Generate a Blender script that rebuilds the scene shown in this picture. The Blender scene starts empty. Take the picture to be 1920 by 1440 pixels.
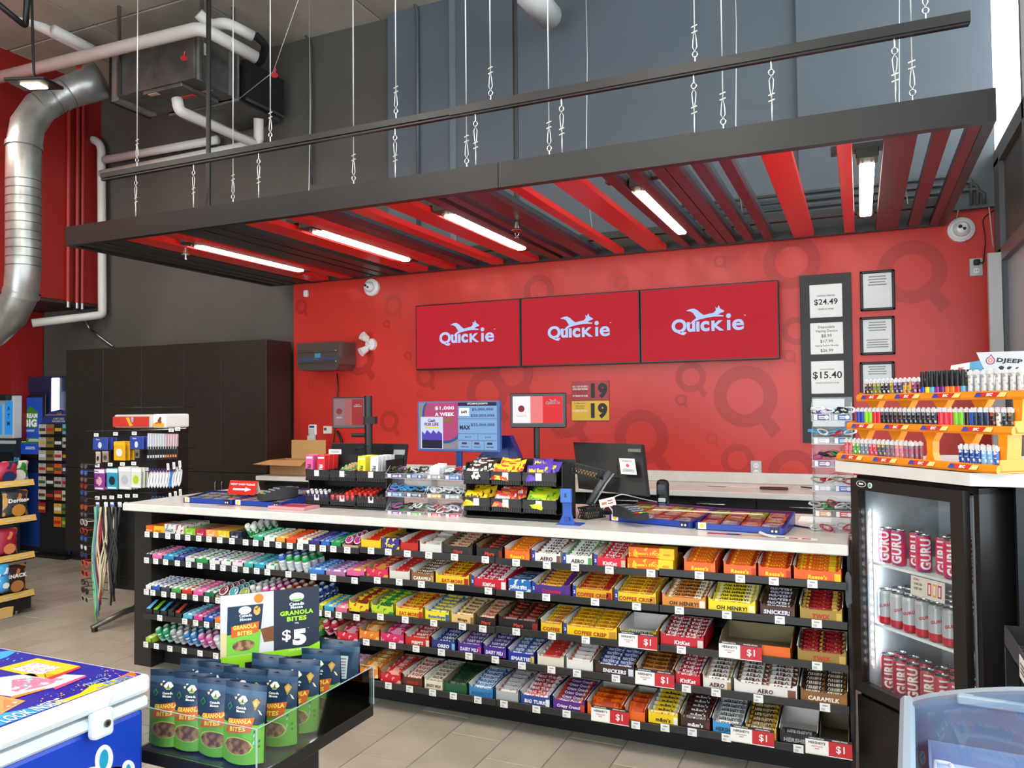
import bpy, bmesh, math, random
from mathutils import Vector, Matrix
from mathutils.geometry import tessellate_polygon
random.seed(7)
R = random.uniform
SC = bpy.context.scene
COL = SC.collection

# ---------------------------------------------------------------- camera
FPX = 1467.82
EYE = Vector((0, 0, 1.53))
CR = Vector((0.913606308, 0.406481277, -0.009822687))
CU = Vector((0.020683146, -0.022333421, 0.999536606))
CF = Vector((-0.406073541, 0.913386112, 0.028811266))
cam = bpy.data.cameras.new('camera'); camo = bpy.data.objects.new('camera', cam); COL.objects.link(camo)
cam.sensor_width = 36; cam.lens = 36 * FPX / 1920; cam.clip_start = 0.02; cam.clip_end = 200
M = Matrix((CR, CU, -CF)).transposed().to_4x4(); M.translation = EYE
camo.matrix_world = M
SC.camera = camo

# ---------------------------------------------------------------- world, lights, exposure
W = bpy.data.worlds.new('sky'); SC.world = W; W.use_nodes = True
bgn = W.node_tree.nodes['Background']
bgn.inputs[0].default_value = (0.86, 0.94, 1.0, 1); bgn.inputs[1].default_value = 7.0
SC.view_settings.view_transform = 'Standard'
SC.view_settings.look = 'None'
SC.view_settings.gamma = 1.0
SC.view_settings.exposure = -0.36
SC.view_settings.use_curve_mapping = False

def area(name, loc, size, energy, color, rot=(0, 0, 0)):
    l = bpy.data.lights.new(name, 'AREA'); l.shape = 'RECTANGLE'; l.size, l.size_y = size
    l.energy = energy; l.color = color
    o = bpy.data.objects.new(name, l); COL.objects.link(o); o.location = loc; o.rotation_euler = rot
    return o
# unseen warm area lamps added over the aisles to light the store
WARM = (1.0, 0.91, 0.80)
for i, (x, y, e) in enumerate([(-1.2, 1.2, 75), (-3.4, 1.6, 75), (-5.8, 2.2, 70), (-1.0, -1.8, 70), (-4.0, -1.8, 70), (-7.0, 3.6, 45)]):
    area('overhead_fill_light', (x, y, 4.3), (1.0, 0.5), e, WARM)
# area lamp added behind the camera, standing in for shop front daylight
area('shop_front_fill', (-2.2, -4.6, 2.0), (6.5, 3.0), 70, (0.86, 0.94, 1.0), (math.radians(90), 0, 0))

# ---------------------------------------------------------------- pixel -> world point on a known plane
def ray(px, py): return CF + CR * ((px - 960) / FPX) - CU * ((py - 720) / FPX)
def PY(px, py, Y): d = ray(px, py); return EYE + d * (Y / d.y)
def PZ(px, py, z): d = ray(px, py); return EYE + d * ((z - EYE.z) / d.z)
def PX(px, py, x): d = ray(px, py); return EYE + d * (x / d.x)
def XY(px, Y): return PY(px, 1000, Y).x            # x at a pixel column for things about counter height
def pxw(w, P): return w * (P - EYE).dot(CF) / FPX   # pixel length -> metres at point P

# ---------------------------------------------------------------- materials
def lin(h):
    if not isinstance(h, str): return tuple(h) + ((1,) if len(h) == 3 else ())
    c = [int(h[i:i + 2], 16) / 255 for i in (0, 2, 4)]
    return tuple((x / 12.92 if x <= .04045 else ((x + .055) / 1.055) ** 2.4) for x in c) + (1,)
_mats = {}
def mat(h, rough=.5, metal=0, emit=0, name=None, spec=None, alpha=None):
    key = (h, rough, metal, emit, name, spec)
    if key in _mats: return _mats[key]
    m = bpy.data.materials.new(name or 'paint_%s' % h); m.use_nodes = True
    b = m.node_tree.nodes['Principled BSDF']
    b.inputs['Base Color'].default_value = lin(h); b.inputs['Roughness'].default_value = rough
    b.inputs['Metallic'].default_value = metal
    if spec is not None: b.inputs['Specular IOR Level'].default_value = spec
    if emit:
        b.inputs['Base Color'].default_value = (.02, .02, .02, 1); b.inputs['Specular IOR Level'].default_value = .04; b.inputs['Emission Color'].default_value = lin(h); b.inputs['Emission Strength'].default_value = emit
    _mats[key] = m; return m
def noisemat(name, c1, c2, scale=5, rough=.6, detail=4, lo=.35, hi=.65, bump=0, metal=0, stretch=None, const=False, c3=None):
    key = (name, c1, c2, scale, rough, lo, hi, bump, c3, metal)
    if key in _mats: return _mats[key]
    m = bpy.data.materials.new(name); m.use_nodes = True; nt = m.node_tree; b = nt.nodes['Principled BSDF']
    tc = nt.nodes.new('ShaderNodeTexCoord'); mp = nt.nodes.new('ShaderNodeMapping'); nz = nt.nodes.new('ShaderNodeTexNoise'); cr = nt.nodes.new('ShaderNodeValToRGB')
    nt.links.new(tc.outputs['Object'], mp.inputs[0]); nt.links.new(mp.outputs[0], nz.inputs['Vector'])
    if stretch: mp.inputs['Scale'].default_value = stretch
    nz.inputs['Scale'].default_value = scale; nz.inputs['Detail'].default_value = detail
    nt.links.new(nz.outputs['Fac'], cr.inputs[0])
    e = cr.color_ramp.elements; e[0].position = lo; e[0].color = lin(c1); e[1].position = hi; e[1].color = lin(c2)
    if c3: q = cr.color_ramp.elements.new(min(.98, hi + .1)); q.color = lin(c3)
    if const: cr.color_ramp.interpolation = 'CONSTANT'; e[0].position = 0; e[1].position = lo
    nt.links.new(cr.outputs[0], b.inputs['Base Color']); b.inputs['Roughness'].default_value = rough; b.inputs['Metallic'].default_value = metal
    if bump:
        bn = nt.nodes.new('ShaderNodeBump'); bn.inputs['Strength'].default_value = bump; bn.inputs['Distance'].default_value = .01
        nt.links.new(nz.outputs['Fac'], bn.inputs['Height']); nt.links.new(bn.outputs[0], b.inputs['Normal'])
    _mats[key] = m; return m
def wrap(c1, c2, c3=None, sc=38):
    return noisemat('printed_wrapper', c1, c2, sc, .32, 1, .56, .57, 0, 0, None, False, c3)
def glassmat(name, tint, ref=.12, rough=.02, opacity=.0, fixed=None):
    if name in _mats: return _mats[name]
    m = bpy.data.materials.new(name); m.use_nodes = True; nt = m.node_tree; nt.nodes.clear()
    o = nt.nodes.new('ShaderNodeOutputMaterial'); t = nt.nodes.new('ShaderNodeBsdfTransparent'); g = nt.nodes.new('ShaderNodeBsdfGlossy')
    mx = nt.nodes.new('ShaderNodeMixShader'); lw = nt.nodes.new('ShaderNodeLayerWeight'); lw.inputs[0].default_value = ref
    t.inputs[0].default_value = lin(tint); g.inputs['Roughness'].default_value = rough
    mx.inputs[0].default_value = fixed or 0
    if fixed is None: nt.links.new(lw.outputs['Fresnel'], mx.inputs[0])
    nt.links.new(t.outputs[0], mx.inputs[1]); nt.links.new(g.outputs[0], mx.inputs[2])
    out = mx
    if opacity:
        d = nt.nodes.new('ShaderNodeBsdfDiffuse'); d.inputs[0].default_value = (.8, .85, .88, 1); m2 = nt.nodes.new('ShaderNodeMixShader'); m2.inputs[0].default_value = opacity
        nt.links.new(mx.outputs[0], m2.inputs[1]); nt.links.new(d.outputs[0], m2.inputs[2]); out = m2
    nt.links.new(out.outputs[0], o.inputs[0]); _mats[name] = m; return m
BLACK = mat('161616', .45); BLK2 = mat('242322', .4); DARK = mat('2E2C2A', .45); WHITE = mat('EDEDEA', .35); CHROME = mat('C9CBCC', .25, 1)
STEEL = mat('9A9C9C', .3, 1); GREY = mat('808486', .5); PAPER = mat('F2F1EC', .7); REDW = mat('C9201C', .45); LGREY = mat('B9BDBF', .4)
CLEAR = glassmat('clear_acrylic', (.95, .97, .98), .18); GLASS = glassmat('window_glass', (.96, .98, .98), .1, fixed=.05)
ACR = glassmat('acrylic_bin', (.93, .95, .96), .22, .05, .10)
EDGE = mat('B4C2C8', .3)

# ---------------------------------------------------------------- mesh builder
_txt = {}
def textgeo(s, bold=0, shear=0, res=1):
    k = (s, bold, shear, res)
    if k in _txt: return _txt[k]
    cu = bpy.data.curves.new('t', 'FONT'); cu.body = s; cu.resolution_u = res; cu.offset = bold; cu.shear = shear
    cu.space_character = 1 + bold * 2.2
    o = bpy.data.objects.new('t', cu); me = bpy.data.meshes.new_from_object(o)
    vs = [(v.co.x, v.co.y) for v in me.vertices]; fs = [tuple(p.vertices) for p in me.polygons if p.normal.z >= 0 or True]
    bpy.data.objects.remove(o); bpy.data.curves.remove(cu); bpy.data.meshes.remove(me)
    if vs:
        x0 = min(v[0] for v in vs); x1 = max(v[0] for v in vs); y0 = min(v[1] for v in vs); y1 = max(v[1] for v in vs)
        vs = [(x - (x0 + x1) / 2, y - (y0 + y1) / 2) for x, y in vs]
        _txt[k] = (vs, fs, x1 - x0, y1 - y0)
    else: _txt[k] = ([], [], 1, 1)
    return _txt[k]

class MB:
    def __init__(s): s.v = []; s.f = []; s.mi = []; s.sm = []; s.mats = []; s.M = None
    def mid(s, m):
        if m not in s.mats: s.mats.append(m)
        return s.mats.index(m)
    def add(s, vs, fs, m, smooth=False):
        n = len(s.v); i = s.mid(m)
        vs = [Vector(v) for v in vs]
        if s.M is not None: vs = [s.M @ v for v in vs]
        s.v += vs
        for f in fs: s.f.append([a + n for a in f]); s.mi.append(i); s.sm.append(smooth)
        return s
    def box(s, x0, y0, z0, x1, y1, z1, m):
        if x0 > x1: x0, x1 = x1, x0
        if y0 > y1: y0, y1 = y1, y0
        if z0 > z1: z0, z1 = z1, z0
        return s.add([(x0, y0, z0), (x1, y0, z0), (x1, y1, z0), (x0, y1, z0), (x0, y0, z1), (x1, y0, z1), (x1, y1, z1), (x0, y1, z1)],
                     [(0, 3, 2, 1), (4, 5, 6, 7), (0, 1, 5, 4), (1, 2, 6, 5), (2, 3, 7, 6), (3, 0, 4, 7)], m)
    def cbox(s, cx, cy, cz, w, d, h, m): return s.box(cx - w / 2, cy - d / 2, cz - h / 2, cx + w / 2, cy + d / 2, cz + h / 2, m)
    def rbox(s, x0, y0, z0, x1, y1, z1, m, r=.004):     # box with every edge chamfered
        r = min(r, (x1 - x0) / 2.01, (y1 - y0) / 2.01, (z1 - z0) / 2.01)
        bm = bmesh.new(); bmesh.ops.create_cube(bm, size=1)
        for v in bm.verts: v.co = Vector((x0 if v.co.x < 0 else x1, y0 if v.co.y < 0 else y1, z0 if v.co.z < 0 else z1))
        bmesh.ops.bevel(bm, geom=bm.edges[:], offset=r, segments=2 if r > .008 else 1, profile=.5, affect='EDGES')
        bm.verts.index_update(); s.add([v.co.copy() for v in bm.verts], [[v.index for v in f.verts] for f in bm.faces], m, False); bm.free(); return s
    def cyl(s, p0, p1, r0, r1, m, n=12, caps=True, smooth=True):
        p0, p1 = Vector(p0), Vector(p1); d = (p1 - p0).normalized(); a = d.orthogonal().normalized(); b = d.cross(a)
        vs = []
        for p, r in ((p0, r0), (p1, r1)):
            for k in range(n): t = 2 * math.pi * k / n; vs.append(p + a * math.cos(t) * r + b * math.sin(t) * r)
        s.add(vs, [(k, (k + 1) % n, n + (k + 1) % n, n + k) for k in range(n)], m, smooth)
        if caps: s.add(vs, [list(range(n))[::-1], list(range(n, 2 * n))], m)
        return s
    def tube(s, pts, r, m, n=8, caps=True, closed=False):
        pts = [Vector(p) for p in pts]; N = len(pts); vs = []; a = None
        for i, p in enumerate(pts):
            if closed: d = (pts[(i + 1) % N] - pts[i - 1]).normalized()
            else: d = (pts[min(i + 1, N - 1)] - pts[max(i - 1, 0)]).normalized()
            if a is None: a = d.orthogonal().normalized()
            else:
                a = a - d * a.dot(d); a = a.normalized() if a.length > 1e-6 else d.orthogonal().normalized()
            b = d.cross(a); rr = r[i] if isinstance(r, (list, tuple)) else r
            for k in range(n): t = 2 * math.pi * k / n; vs.append(p + a * math.cos(t) * rr + b * math.sin(t) * rr)
        fs = []
        for i in range(N if closed else N - 1):
            j = (i + 1) % N
            for k in range(n): fs.append((i * n + k, i * n + (k + 1) % n, j * n + (k + 1) % n, j * n + k))
        if caps and not closed: fs += [list(range(n))[::-1], list(range((N - 1) * n, N * n))]
        return s.add(vs, fs, m, True)
    def lathe(s, prof, m, o=(0, 0, 0), n=14, mats=None):     # prof: (r, z) pairs
        o = Vector(o)
        for i in range(len(prof) - 1):
            (r0, z0), (r1, z1) = prof[i], prof[i + 1]; vs = []
            for r, z in ((r0, z0), (r1, z1)):
                for k in range(n): t = 2 * math.pi * k / n; vs.append(o + Vector((r * math.cos(t), r * math.sin(t), z)))
            s.add(vs, [(k, (k + 1) % n, n + (k + 1) % n, n + k) for k in range(n)], mats[i] if mats else m, abs(z1 - z0) > 1e-5)
        return s
    def quad(s, a, b, c, d, m): return s.add([a, b, c, d], [(0, 1, 2, 3)], m)
    def prism(s, poly, a, b, m, axis='y', side=None):      # extrude a 2-D outline from a to b along an axis
        def P(u, v, w): return {'y': (u, w, v), 'x': (w, u, v), 'z': (u, v, w)}[axis]
        n = len(poly); vs = [P(u, v, a) for u, v in poly] + [P(u, v, b) for u, v in poly]
        tri = tessellate_polygon([[Vector((u, v, 0)) for u, v in poly]])
        s.add(vs, [tuple(t) for t in tri] + [tuple(n + k for k in t) for t in tri], m)
        s.add(vs, [(k, (k + 1) % n, n + (k + 1) % n, n + k) for k in range(n)], side or m)
        return s
    def flat(s, poly, O, ux, uy, m):
        O, ux, uy = Vector(O), Vector(ux), Vector(uy)
        tri = tessellate_polygon([[Vector((u, v, 0)) for u, v in poly]])
        return s.add([O + ux * u + uy * v for u, v in poly], [tuple(t) for t in tri], m)
    def text(s, t, O, ux, uy, h, m, w=None, bold=.02, shear=0, maxw=None, res=2):
        if res == 2 and h > .03: res = 4
        if '$' in t: bold = min(bold, .016)
        vs, fs, tw, th = textgeo(t, bold, shear, res)
        if not vs: return s
        O, ux, uy = Vector(O), Vector(ux).normalized(), Vector(uy).normalized()
        sy = h / max(th, .3); sx = sy
        if w: sx = w / tw
        if maxw and tw * sx > maxw: sx = maxw / tw
        return s.add([O + ux * (x * sx) + uy * (y * sy) for x, y in vs], fs, m)
    def lines(s, O, ux, uy, w, h, n, m, jitter=.25):        # rows of small print too small to read
        O, ux, uy = Vector(O), Vector(ux).normalized(), Vector(uy).normalized()
        for i in range(n):
            y = h / 2 - h * (i + .5) / n; ww = w * (1 - R(0, jitter)) / 2; t = h / n * .22
            s.add([O + ux * -ww + uy * (y - t), O + ux * ww + uy * (y - t), O + ux * ww + uy * (y + t), O + ux * -ww + uy * (y + t)], [(0, 1, 2, 3)], m)
        return s
    def mesh(s, name):
        me = bpy.data.meshes.new(name); me.from_pydata([tuple(v) for v in s.v], [], s.f)
        for m in s.mats: me.materials.append(m)
        me.polygons.foreach_set('material_index', s.mi); me.polygons.foreach_set('use_smooth', s.sm); me.update()
        return me
    def build(s, name, parent=None, loc=None, rot=None):
        return obj(name, s.mesh(name), parent, loc, rot)

def obj(name, me, parent=None, loc=None, rot=None):
    o = bpy.data.objects.new(name, me); COL.objects.link(o)
    if parent: o.parent = parent
    if loc is not None: o.location = loc
    if rot is not None: o.rotation_euler = rot
    return o
def tag(o, label=None, cat=None, group=None, kind=None):
    if label: o['label'] = label
    if cat: o['category'] = cat
    if group: o['group'] = group
    if kind: o['kind'] = kind
    return o
def thing(name, label, cat, loc=(0, 0, 0), rot=(0, 0, 0), group=None):
    o = bpy.data.objects.new(name, None); COL.objects.link(o); o.location = loc; o.rotation_euler = rot; o.empty_display_size = .05
    return tag(o, label, cat, group)
def struct(o): o['kind'] = 'structure'; return o
def clone(o, loc=None, rot=None, label=None, group=None, parent=None):
    c = o.copy(); COL.objects.link(c)
    if parent: c.parent = parent
    if loc is not None: c.location = loc
    if rot is not None: c.rotation_euler = rot
    if label: c['label'] = label
    if group: c['group'] = group
    for ch in o.children: clone(ch, parent=c)
    return c
def Tr(x, y, z, rz=0, rx=0): return Matrix.Translation((x, y, z)) @ Matrix.Rotation(rz, 4, 'Z') @ Matrix.Rotation(rx, 4, 'X')
UX, UY, UZ = Vector((1, 0, 0)), Vector((0, 1, 0)), Vector((0, 0, 1))
# ================================================================ SETTING
YW = 5.85           # red wall
YB = 5.92           # dark wall to its left
XR = 0.81           # window wall
XL = -7.51          # left bulkhead
ZC = 5.05           # ceiling
# floor with rectangular tiles, each one a part
fl = MB().box(-12, -5, -.12, 1.2, 6.3, -.006, mat('A8A49A', .7)).build('floor'); struct(fl)
TW, TL = .2648, .5296
tm = [noisemat('floor_tile_stone', a, b, 3.2, .38, 6, .3, .7, .04) for a, b in (('A09688', 'B8AEA1'), ('9B9284', 'B3A99B'), ('A59B8D', 'BCB3A6'))]
tmesh = []
for k in range(3):
    tmesh.append(MB().rbox(-TW / 2 + .0025, -TL / 2 + .0025, -.010, TW / 2 - .0025, TL / 2 - .0025, 0, tm[k], .0015).mesh('floor_tile'))
tiles = []
for i in range(-44, 4):
    for j in range(-10, 13):
        cx = -2.061 + TW * (i + 6) + TW / 2
        cy = 3.434 + TL * j + TL / 2 - (.182 * i) % TL
        if not (-11.6 < cx < .95 and -4.6 < cy < 6): continue
        d = Vector((cx, cy, -1.53)); f = d.dot(CF)
        vis = f > .3 and abs(d.dot(CR) / f) < .72 and d.dot(CU) / f > -.56
        hid = cy > 3.75 and cx > -4.3
        tiles.append((0 if (vis and not hid) else 1, d.length, cx, cy))
tiles.sort(); rest = MB()
for n, (a, dd, cx, cy) in enumerate(tiles):
    if n < 300 and a == 0:
        obj('tile', tmesh[n % 3], fl, (cx, cy, 0))
    else:
        rest.box(cx - TW / 2 + .0025, cy - TL / 2 + .0025, -.01, cx + TW / 2 - .0025, cy + TL / 2 - .0025, 0, tm[n % 3])
r_ = rest.build('tile_field', fl); r_['kind'] = 'stuff'

g_wall0 = mat('5A5E60', .6)
# ceiling: cast concrete panels
conc = [noisemat('cast_concrete', a, b, 1.6, .9, 8, .3, .72, .2) for a, b in (('A29A8A', 'C2BAAB'), ('989184', 'B8B0A1'))]
struct(MB().box(-12, -5.1, 0, -6.5, -5, ZC, g_wall0).box(.2, -5.1, 0, 1.2, -5, ZC, g_wall0).box(-6.5, -5.1, 3.2, .2, -5, ZC, g_wall0).build('wall_front_unseen'))  # unseen wall added behind the camera; its opening shapes the incoming daylight
ce = MB().box(-13, -5, ZC + .03, 1.2, 6.3, ZC + .2, conc[0]).build('ceiling'); struct(ce)
cm = [MB().rbox(-.595, -1.19, 0, .595, 1.19, .04, c, .006).mesh('concrete_panel') for c in conc]
k = 0
for i in range(-11, 2):
    for j in range(-2, 3):
        obj('concrete_panel', cm[(i + j) % 2], ce, (i * 1.2 + .3, 1.2 + j * 2.4 + .1, ZC - .01)); k += 1

# walls
g_wall = noisemat('grey_wall_paint', '59626A', '5D666E', 2, .55)
d_wall = noisemat('dark_wall_paint', '57534E', '5C5853', 2, .55)
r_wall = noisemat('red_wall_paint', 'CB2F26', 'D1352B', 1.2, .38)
wb = MB()
wb.box(-3.78, YW, 2.78, -.36, YW + .3, ZC + .1, g_wall).box(-.36, YW - .05, 2.78, XR + .01, YW + .3, ZC + .1, g_wall)
wb.box(-12, YB, 0, -3.78, YB + .3, ZC + .1, d_wall).box(-3.78, YW + .02, 0, XR + .01, YW + .3, 2.78, d_wall)
wb = struct(wb.build('wall_back'))
rp = MB().box(-4.83, YW, 0, XR, YW + .08, 2.80, r_wall).build('wall_red'); struct(rp)
# printed letters on the red wall: tone-on-tone rings with a tail
qm = noisemat('red_wall_print', 'B0261F', 'B62A22', 1.2, .4)
qm2 = noisemat('red_wall_print_pale', 'BC2A22', 'C22E26', 1.2, .4)
def qmark(px, py, rad, mm, k=0):
    P = PY(px, py, YW); r = pxw(rad, P) * 1.02; ri = r * .58
    m = MB(); n = 32; vs = []
    y = YW - .0012 - .0004 * k
    for t in range(n):
        a = 2 * math.pi * t / n
        vs.append((P.x + r * math.cos(a), y, P.z + r * math.sin(a))); vs.append((P.x + ri * math.cos(a), y, P.z + ri * math.sin(a)))
    fs = [(2 * t, 2 * ((t + 1) % n), 2 * ((t + 1) % n) + 1, 2 * t + 1) for t in range(n)]
    m.add(vs, fs, mm)
    a = math.radians(-52); c, s_ = math.cos(a), math.sin(a)
    def q(u, v): return (P.x + u * c - v * s_, y - .0003, P.z + u * s_ + v * c)
    m.add([q(r * .55, -r * .16), q(r * 1.55, -r * .2), q(r * 1.5, r * .2), q(r * .55, r * .2)], [(0, 1, 2, 3)], mm)
    m.build('printed_letter', rp)
for k, (a, b, c) in enumerate([(737, 573, 20), (725, 608, 7), (673, 670, 33), (765, 667, 8), (583, 720, 7), (730, 790, 20), (787, 737, 7), (913, 737, 42), (1047, 812, 9),
        (797, 706, 20), (1295, 707, 28), (1277, 750, 11), (1397, 743, 57), (1202, 820, 51), (1335, 822, 11), (1383, 863, 30), (1488, 890, 46), (1493, 620, 26), (1480, 667, 12),
        (1709, 510, 58), (1484, 491, 50), (1350, 490, 12), (1165, 530, 14), (1010, 545, 30), (960, 700, 42), (565, 575, 14), (1062, 780, 40)]):
    qmark(a, b, c, qm if c > 25 or k % 2 else qm2, k % 5)

# left red bulkhead with three painted pipes on its face
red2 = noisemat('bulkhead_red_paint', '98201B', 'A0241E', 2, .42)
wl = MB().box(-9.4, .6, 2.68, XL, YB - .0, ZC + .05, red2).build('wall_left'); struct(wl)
for k, yy in enumerate((5.52, 5.62, 5.68)):
    p = MB().cyl((XL + .03, yy, 2.66), (XL + .03, yy, ZC), .022, .022, red2, 10)
    p.cyl((XL + .03, yy, 2.60), (XL + .03, yy, 2.67), .02, .02, STEEL, 10)
    tag(struct(p.build('wall_pipe', wl)))
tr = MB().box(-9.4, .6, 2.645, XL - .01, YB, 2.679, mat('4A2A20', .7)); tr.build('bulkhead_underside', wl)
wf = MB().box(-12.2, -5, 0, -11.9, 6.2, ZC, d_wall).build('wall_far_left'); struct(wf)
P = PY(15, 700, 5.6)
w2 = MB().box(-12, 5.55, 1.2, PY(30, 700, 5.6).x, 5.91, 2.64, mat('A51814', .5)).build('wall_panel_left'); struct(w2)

# window wall on the right: frames, panes, spandrel panel
fr = mat('6A655F', .4); ww = MB()
def wbx(y0, y1, z0, z1, x0=XR, x1=XR + .09, m=fr): ww.box(x0, y0, z0, x1, y1, z1, m)
wbx(5.62, 5.9, 0, 3.05, XR - .0, XR + .09, mat('5C6266', .5))
wbx(-4.6, 5.9, 3.02, 3.12); wbx(-4.6, 5.9, 2.40, 2.48); wbx(-4.6, 5.9, .0, .12); wbx(-4.6, 5.9, ZC - .15, ZC)
for y in (4.80, 3.6, 2.4, 1.2, 0, -1.2, -2.4, -3.6): wbx(y, y + .05, 0, ZC, XR, XR + .05)
wbx(-4.6, 5.62, 2.48, 3.02, XR + .03, XR + .07, mat('55524E', .5))
wbx(-4.6, 5.62, 0.12, 1.0, XR + .03, XR + .07, mat('55524E', .5))
wd = MB()
ww = ww.build('wall_right'); struct(ww)
MB().box(XR + .035, -4.6, 3.12, XR + .045, 5.62, ZC - .15, GLASS).build('glass_pane', ww)
MB().box(XR + .035, 4.84, 1.0, XR + .05, 5.62, 2.40, mat('A9B2B8', .3)).build('frosted_panel', ww)
MB().box(XR + .035, -4.6, 1.0, XR + .045, 4.78, 2.40, GLASS).build('glass_pane', ww)
MB().box(XR - .07, 5.60, 0, XR - .0, 5.655, 2.45, mat('C9CACA', .4)).build('conduit_trunking', ww)
struct(MB().box(-6.0, YB - .06, 2.1, -5.9, YB, 2.1001, DARK).build('trim_1'))

# ================================================================ CANOPY
fb = noisemat('canopy_black_metal', '1B1917', '211F1D', 3, .42); ZB = 2.683
cx0, cx1, cyf, cyb = -5.06, .534, 3.71, 5.80
cp = thing('slatted_canopy', 'long black-framed canopy with red and maroon slats hanging above the counter', 'canopy', (-2.3, 4.7, ZB))
def cpart(m, n): return m.build(n, cp, loc=-Vector(cp.location))
m = MB().box(cx0, cyf, ZB, -1.72, cyf + .05, ZB + .135, fb).box(-1.716, cyf, ZB, cx1, cyf + .05, ZB + .135, fb); cpart(m, 'front_beam')
cpart(MB().box(cx0 + .05, cyb - .04, ZB, cx1 - .045, cyb, ZB + .12, fb), 'back_beam')
cpart(MB().box(cx0, cyf + .05, ZB, cx0 + .05, cyb, ZB + .135, fb), 'side_beam')
cpart(MB().box(cx1 - .045, cyf + .05, ZB, cx1, cyb, ZB + .135, fb), 'side_beam')
cpart(MB().box(cx0 + .05, 5.52, ZB + .075, cx1 - .045, 5.57, ZB + .125, fb), 'cross_rail')
rd = mat('D2201C', .28); mr = mat('4A161A', .35); bk = mat('2E2B29', .4)
lip = mat('3A4046', .4)
def Lx(px): return PY(px, 462 - .1369 * (px - 122), 3.71).x
slats = [(140, 154, 'k'), (160, 178, 'k'), (184, 212, 'k'), (219, 257, 'r'), (287, 312, 'r'), (322, 360, 'k'), (367, 390, 'k'), (396, 424, 'k'), (443, 485, 'r'), (525, 552, 'r'), (572, 602, 'm'), (640, 665, 'r'), (709, 752, 'r'),
         (785, 808, 'm'), (822, 841, 'm'), (862, 900, 'm'), (944, 967, 'r'), (1028, 1078, 'r'), (1120, 1142, 'm'), (1168, 1189, 'm'), (1215, 1239, 'm'), (1241, 1266, 'm'), (1289, 1314, 'm'), (1342, 1366, 'm'),
         (1423, 1481, 'r'), (1567, 1597, 'r'), (1658, 1723, 'm'), (1753, 1787, 'm'), (1818, 1850, 'm')]
lab = {'r': 'bright red slat', 'm': 'dark maroon slat', 'k': 'black slat'}
for a, b, c in slats:
    x0, x1 = Lx(a), Lx(b); mm = {'r': rd, 'm': mr, 'k': bk}[c]
    m = MB().rbox(x0, cyf + .05, ZB + .004, x1, cyb - .04, ZB + .042, mm, .002)
    if c != 'r': m.box(x1 - .006, cyf + .06, ZB + .042, x1 - .001, cyb - .05, ZB + .075, lip)
    o = cpart(m, 'slat'); tag(o, lab[c])
# five linear lamps
lampm = mat('FFF6E6', .4, 0, 14.0, 'lamp_diffuser'); fixm = mat('1B1A19', .4)
names = ['leftmost', 'second from left', 'middle', 'second from right', 'rightmost']
for k, (pa, pb) in enumerate(((257, 287), (485, 525), (752, 785), (1142, 1168), (1597, 1658))):
    x = (Lx(pa) + Lx(pb)) / 2; bw = min(.05, (Lx(pb) - Lx(pa)) / 2 - .006)
    t = thing('linear_lamp', '%s of the five glowing linear lamps between the canopy slats' % names[k], 'lamp', (x, 4.72, 2.693), group='linear lamps of the canopy')
    MB().rbox(-bw, -.68, .0, bw, -.56, .05, fixm, .004).box(-.16, -.67, .042, .16, -.61, .075, fixm).build('mounting_bracket', t)
    MB().rbox(-bw, .56, .0, bw, .66, .05, fixm, .004).build('mounting_bracket', t)
    MB().rbox(-min(bw, .036), -.56, .012, min(bw, .036), .56, .05, mat('D8D8D4', .3), .004).build('housing', t)
    MB().rbox(-min(bw, .034), -.565, -.012, min(bw, .034), .565, .012, lampm, .01).build('diffuser', t)
    MB().cyl((-.02, -.6, -.004), (-.02, -.6, .0), .004, .004, CHROME, 6).cyl((.02, -.6, -.004), (.02, -.6, 0), .004, .004, CHROME, 6).build('screw', t)

# rail above the canopy front
m = MB().box(-4.70, 3.70, 3.113, -2.0, 3.735, 3.148, fb).box(-2.0, 3.697, 3.108, .45, 3.737, 3.152, fb).box(-4.7, 3.705, 3.098, .445, 3.73, 3.108, BLACK)
tag(m.build('hanging_rail'), 'thin black metal rail hanging level above the canopy front', 'rail')
# suspension wires, each with its knotted loop and eye bolt
wm = mat('D5D6D2', .35, .6)
def wire(px, top, bot, Y, lab_, knot_at_bottom=True, slack=0):
    x = PY(px, 300, Y).x
    t = thing('suspension_wire', lab_, 'wire', (x, Y, bot), group='steel wires holding the canopy')
    L = top - bot; z0 = .0
    m = MB(); 
    if knot_at_bottom: z1, z2 = .16, L
    else: z1, z2 = 0, L - .17
    m.tube([(0, 0, z1), (slack * .5, 0, (z1 + z2) / 2), (0, 0, z2)], .0035, wm, 6)
    s = 1 if knot_at_bottom else -1; k0 = z1 if knot_at_bottom else z2
    m.tube([(0, 0, k0), (.007, 0, k0 - s * .04), (.010, 0, k0 - s * .08), (0, 0, k0 - s * .10), (-.010, 0, k0 - s * .08), (-.007, 0, k0 - s * .04), (0, 0, k0 + s * .015)], .0026, wm, 5)
    for dz in (.0, .028):
        m.cyl((-.014, .002, k0 + s * dz * 1 - s * .01), (.014, -.002, k0 + s * dz + .006 - s * .01), .004, .004, wm, 6)
    m.build('wire_rope', t)
    e = k0 - s * .115; n = 12
    MB().tube([(.012 * math.cos(2 * math.pi * i / n), 0, e + .014 * math.sin(2 * math.pi * i / n)) for i in range(n)], .0035, CHROME, 6, closed=True).cyl((0, 0, e - s * .012), (0, 0, 0 if knot_at_bottom else L), .004, .004, CHROME, 6).build('eye_bolt', t)
ordn = ['leftmost', 'second', 'third', 'fourth', 'fifth', 'sixth', 'seventh', 'eighth', 'ninth', 'tenth', 'eleventh']
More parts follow.
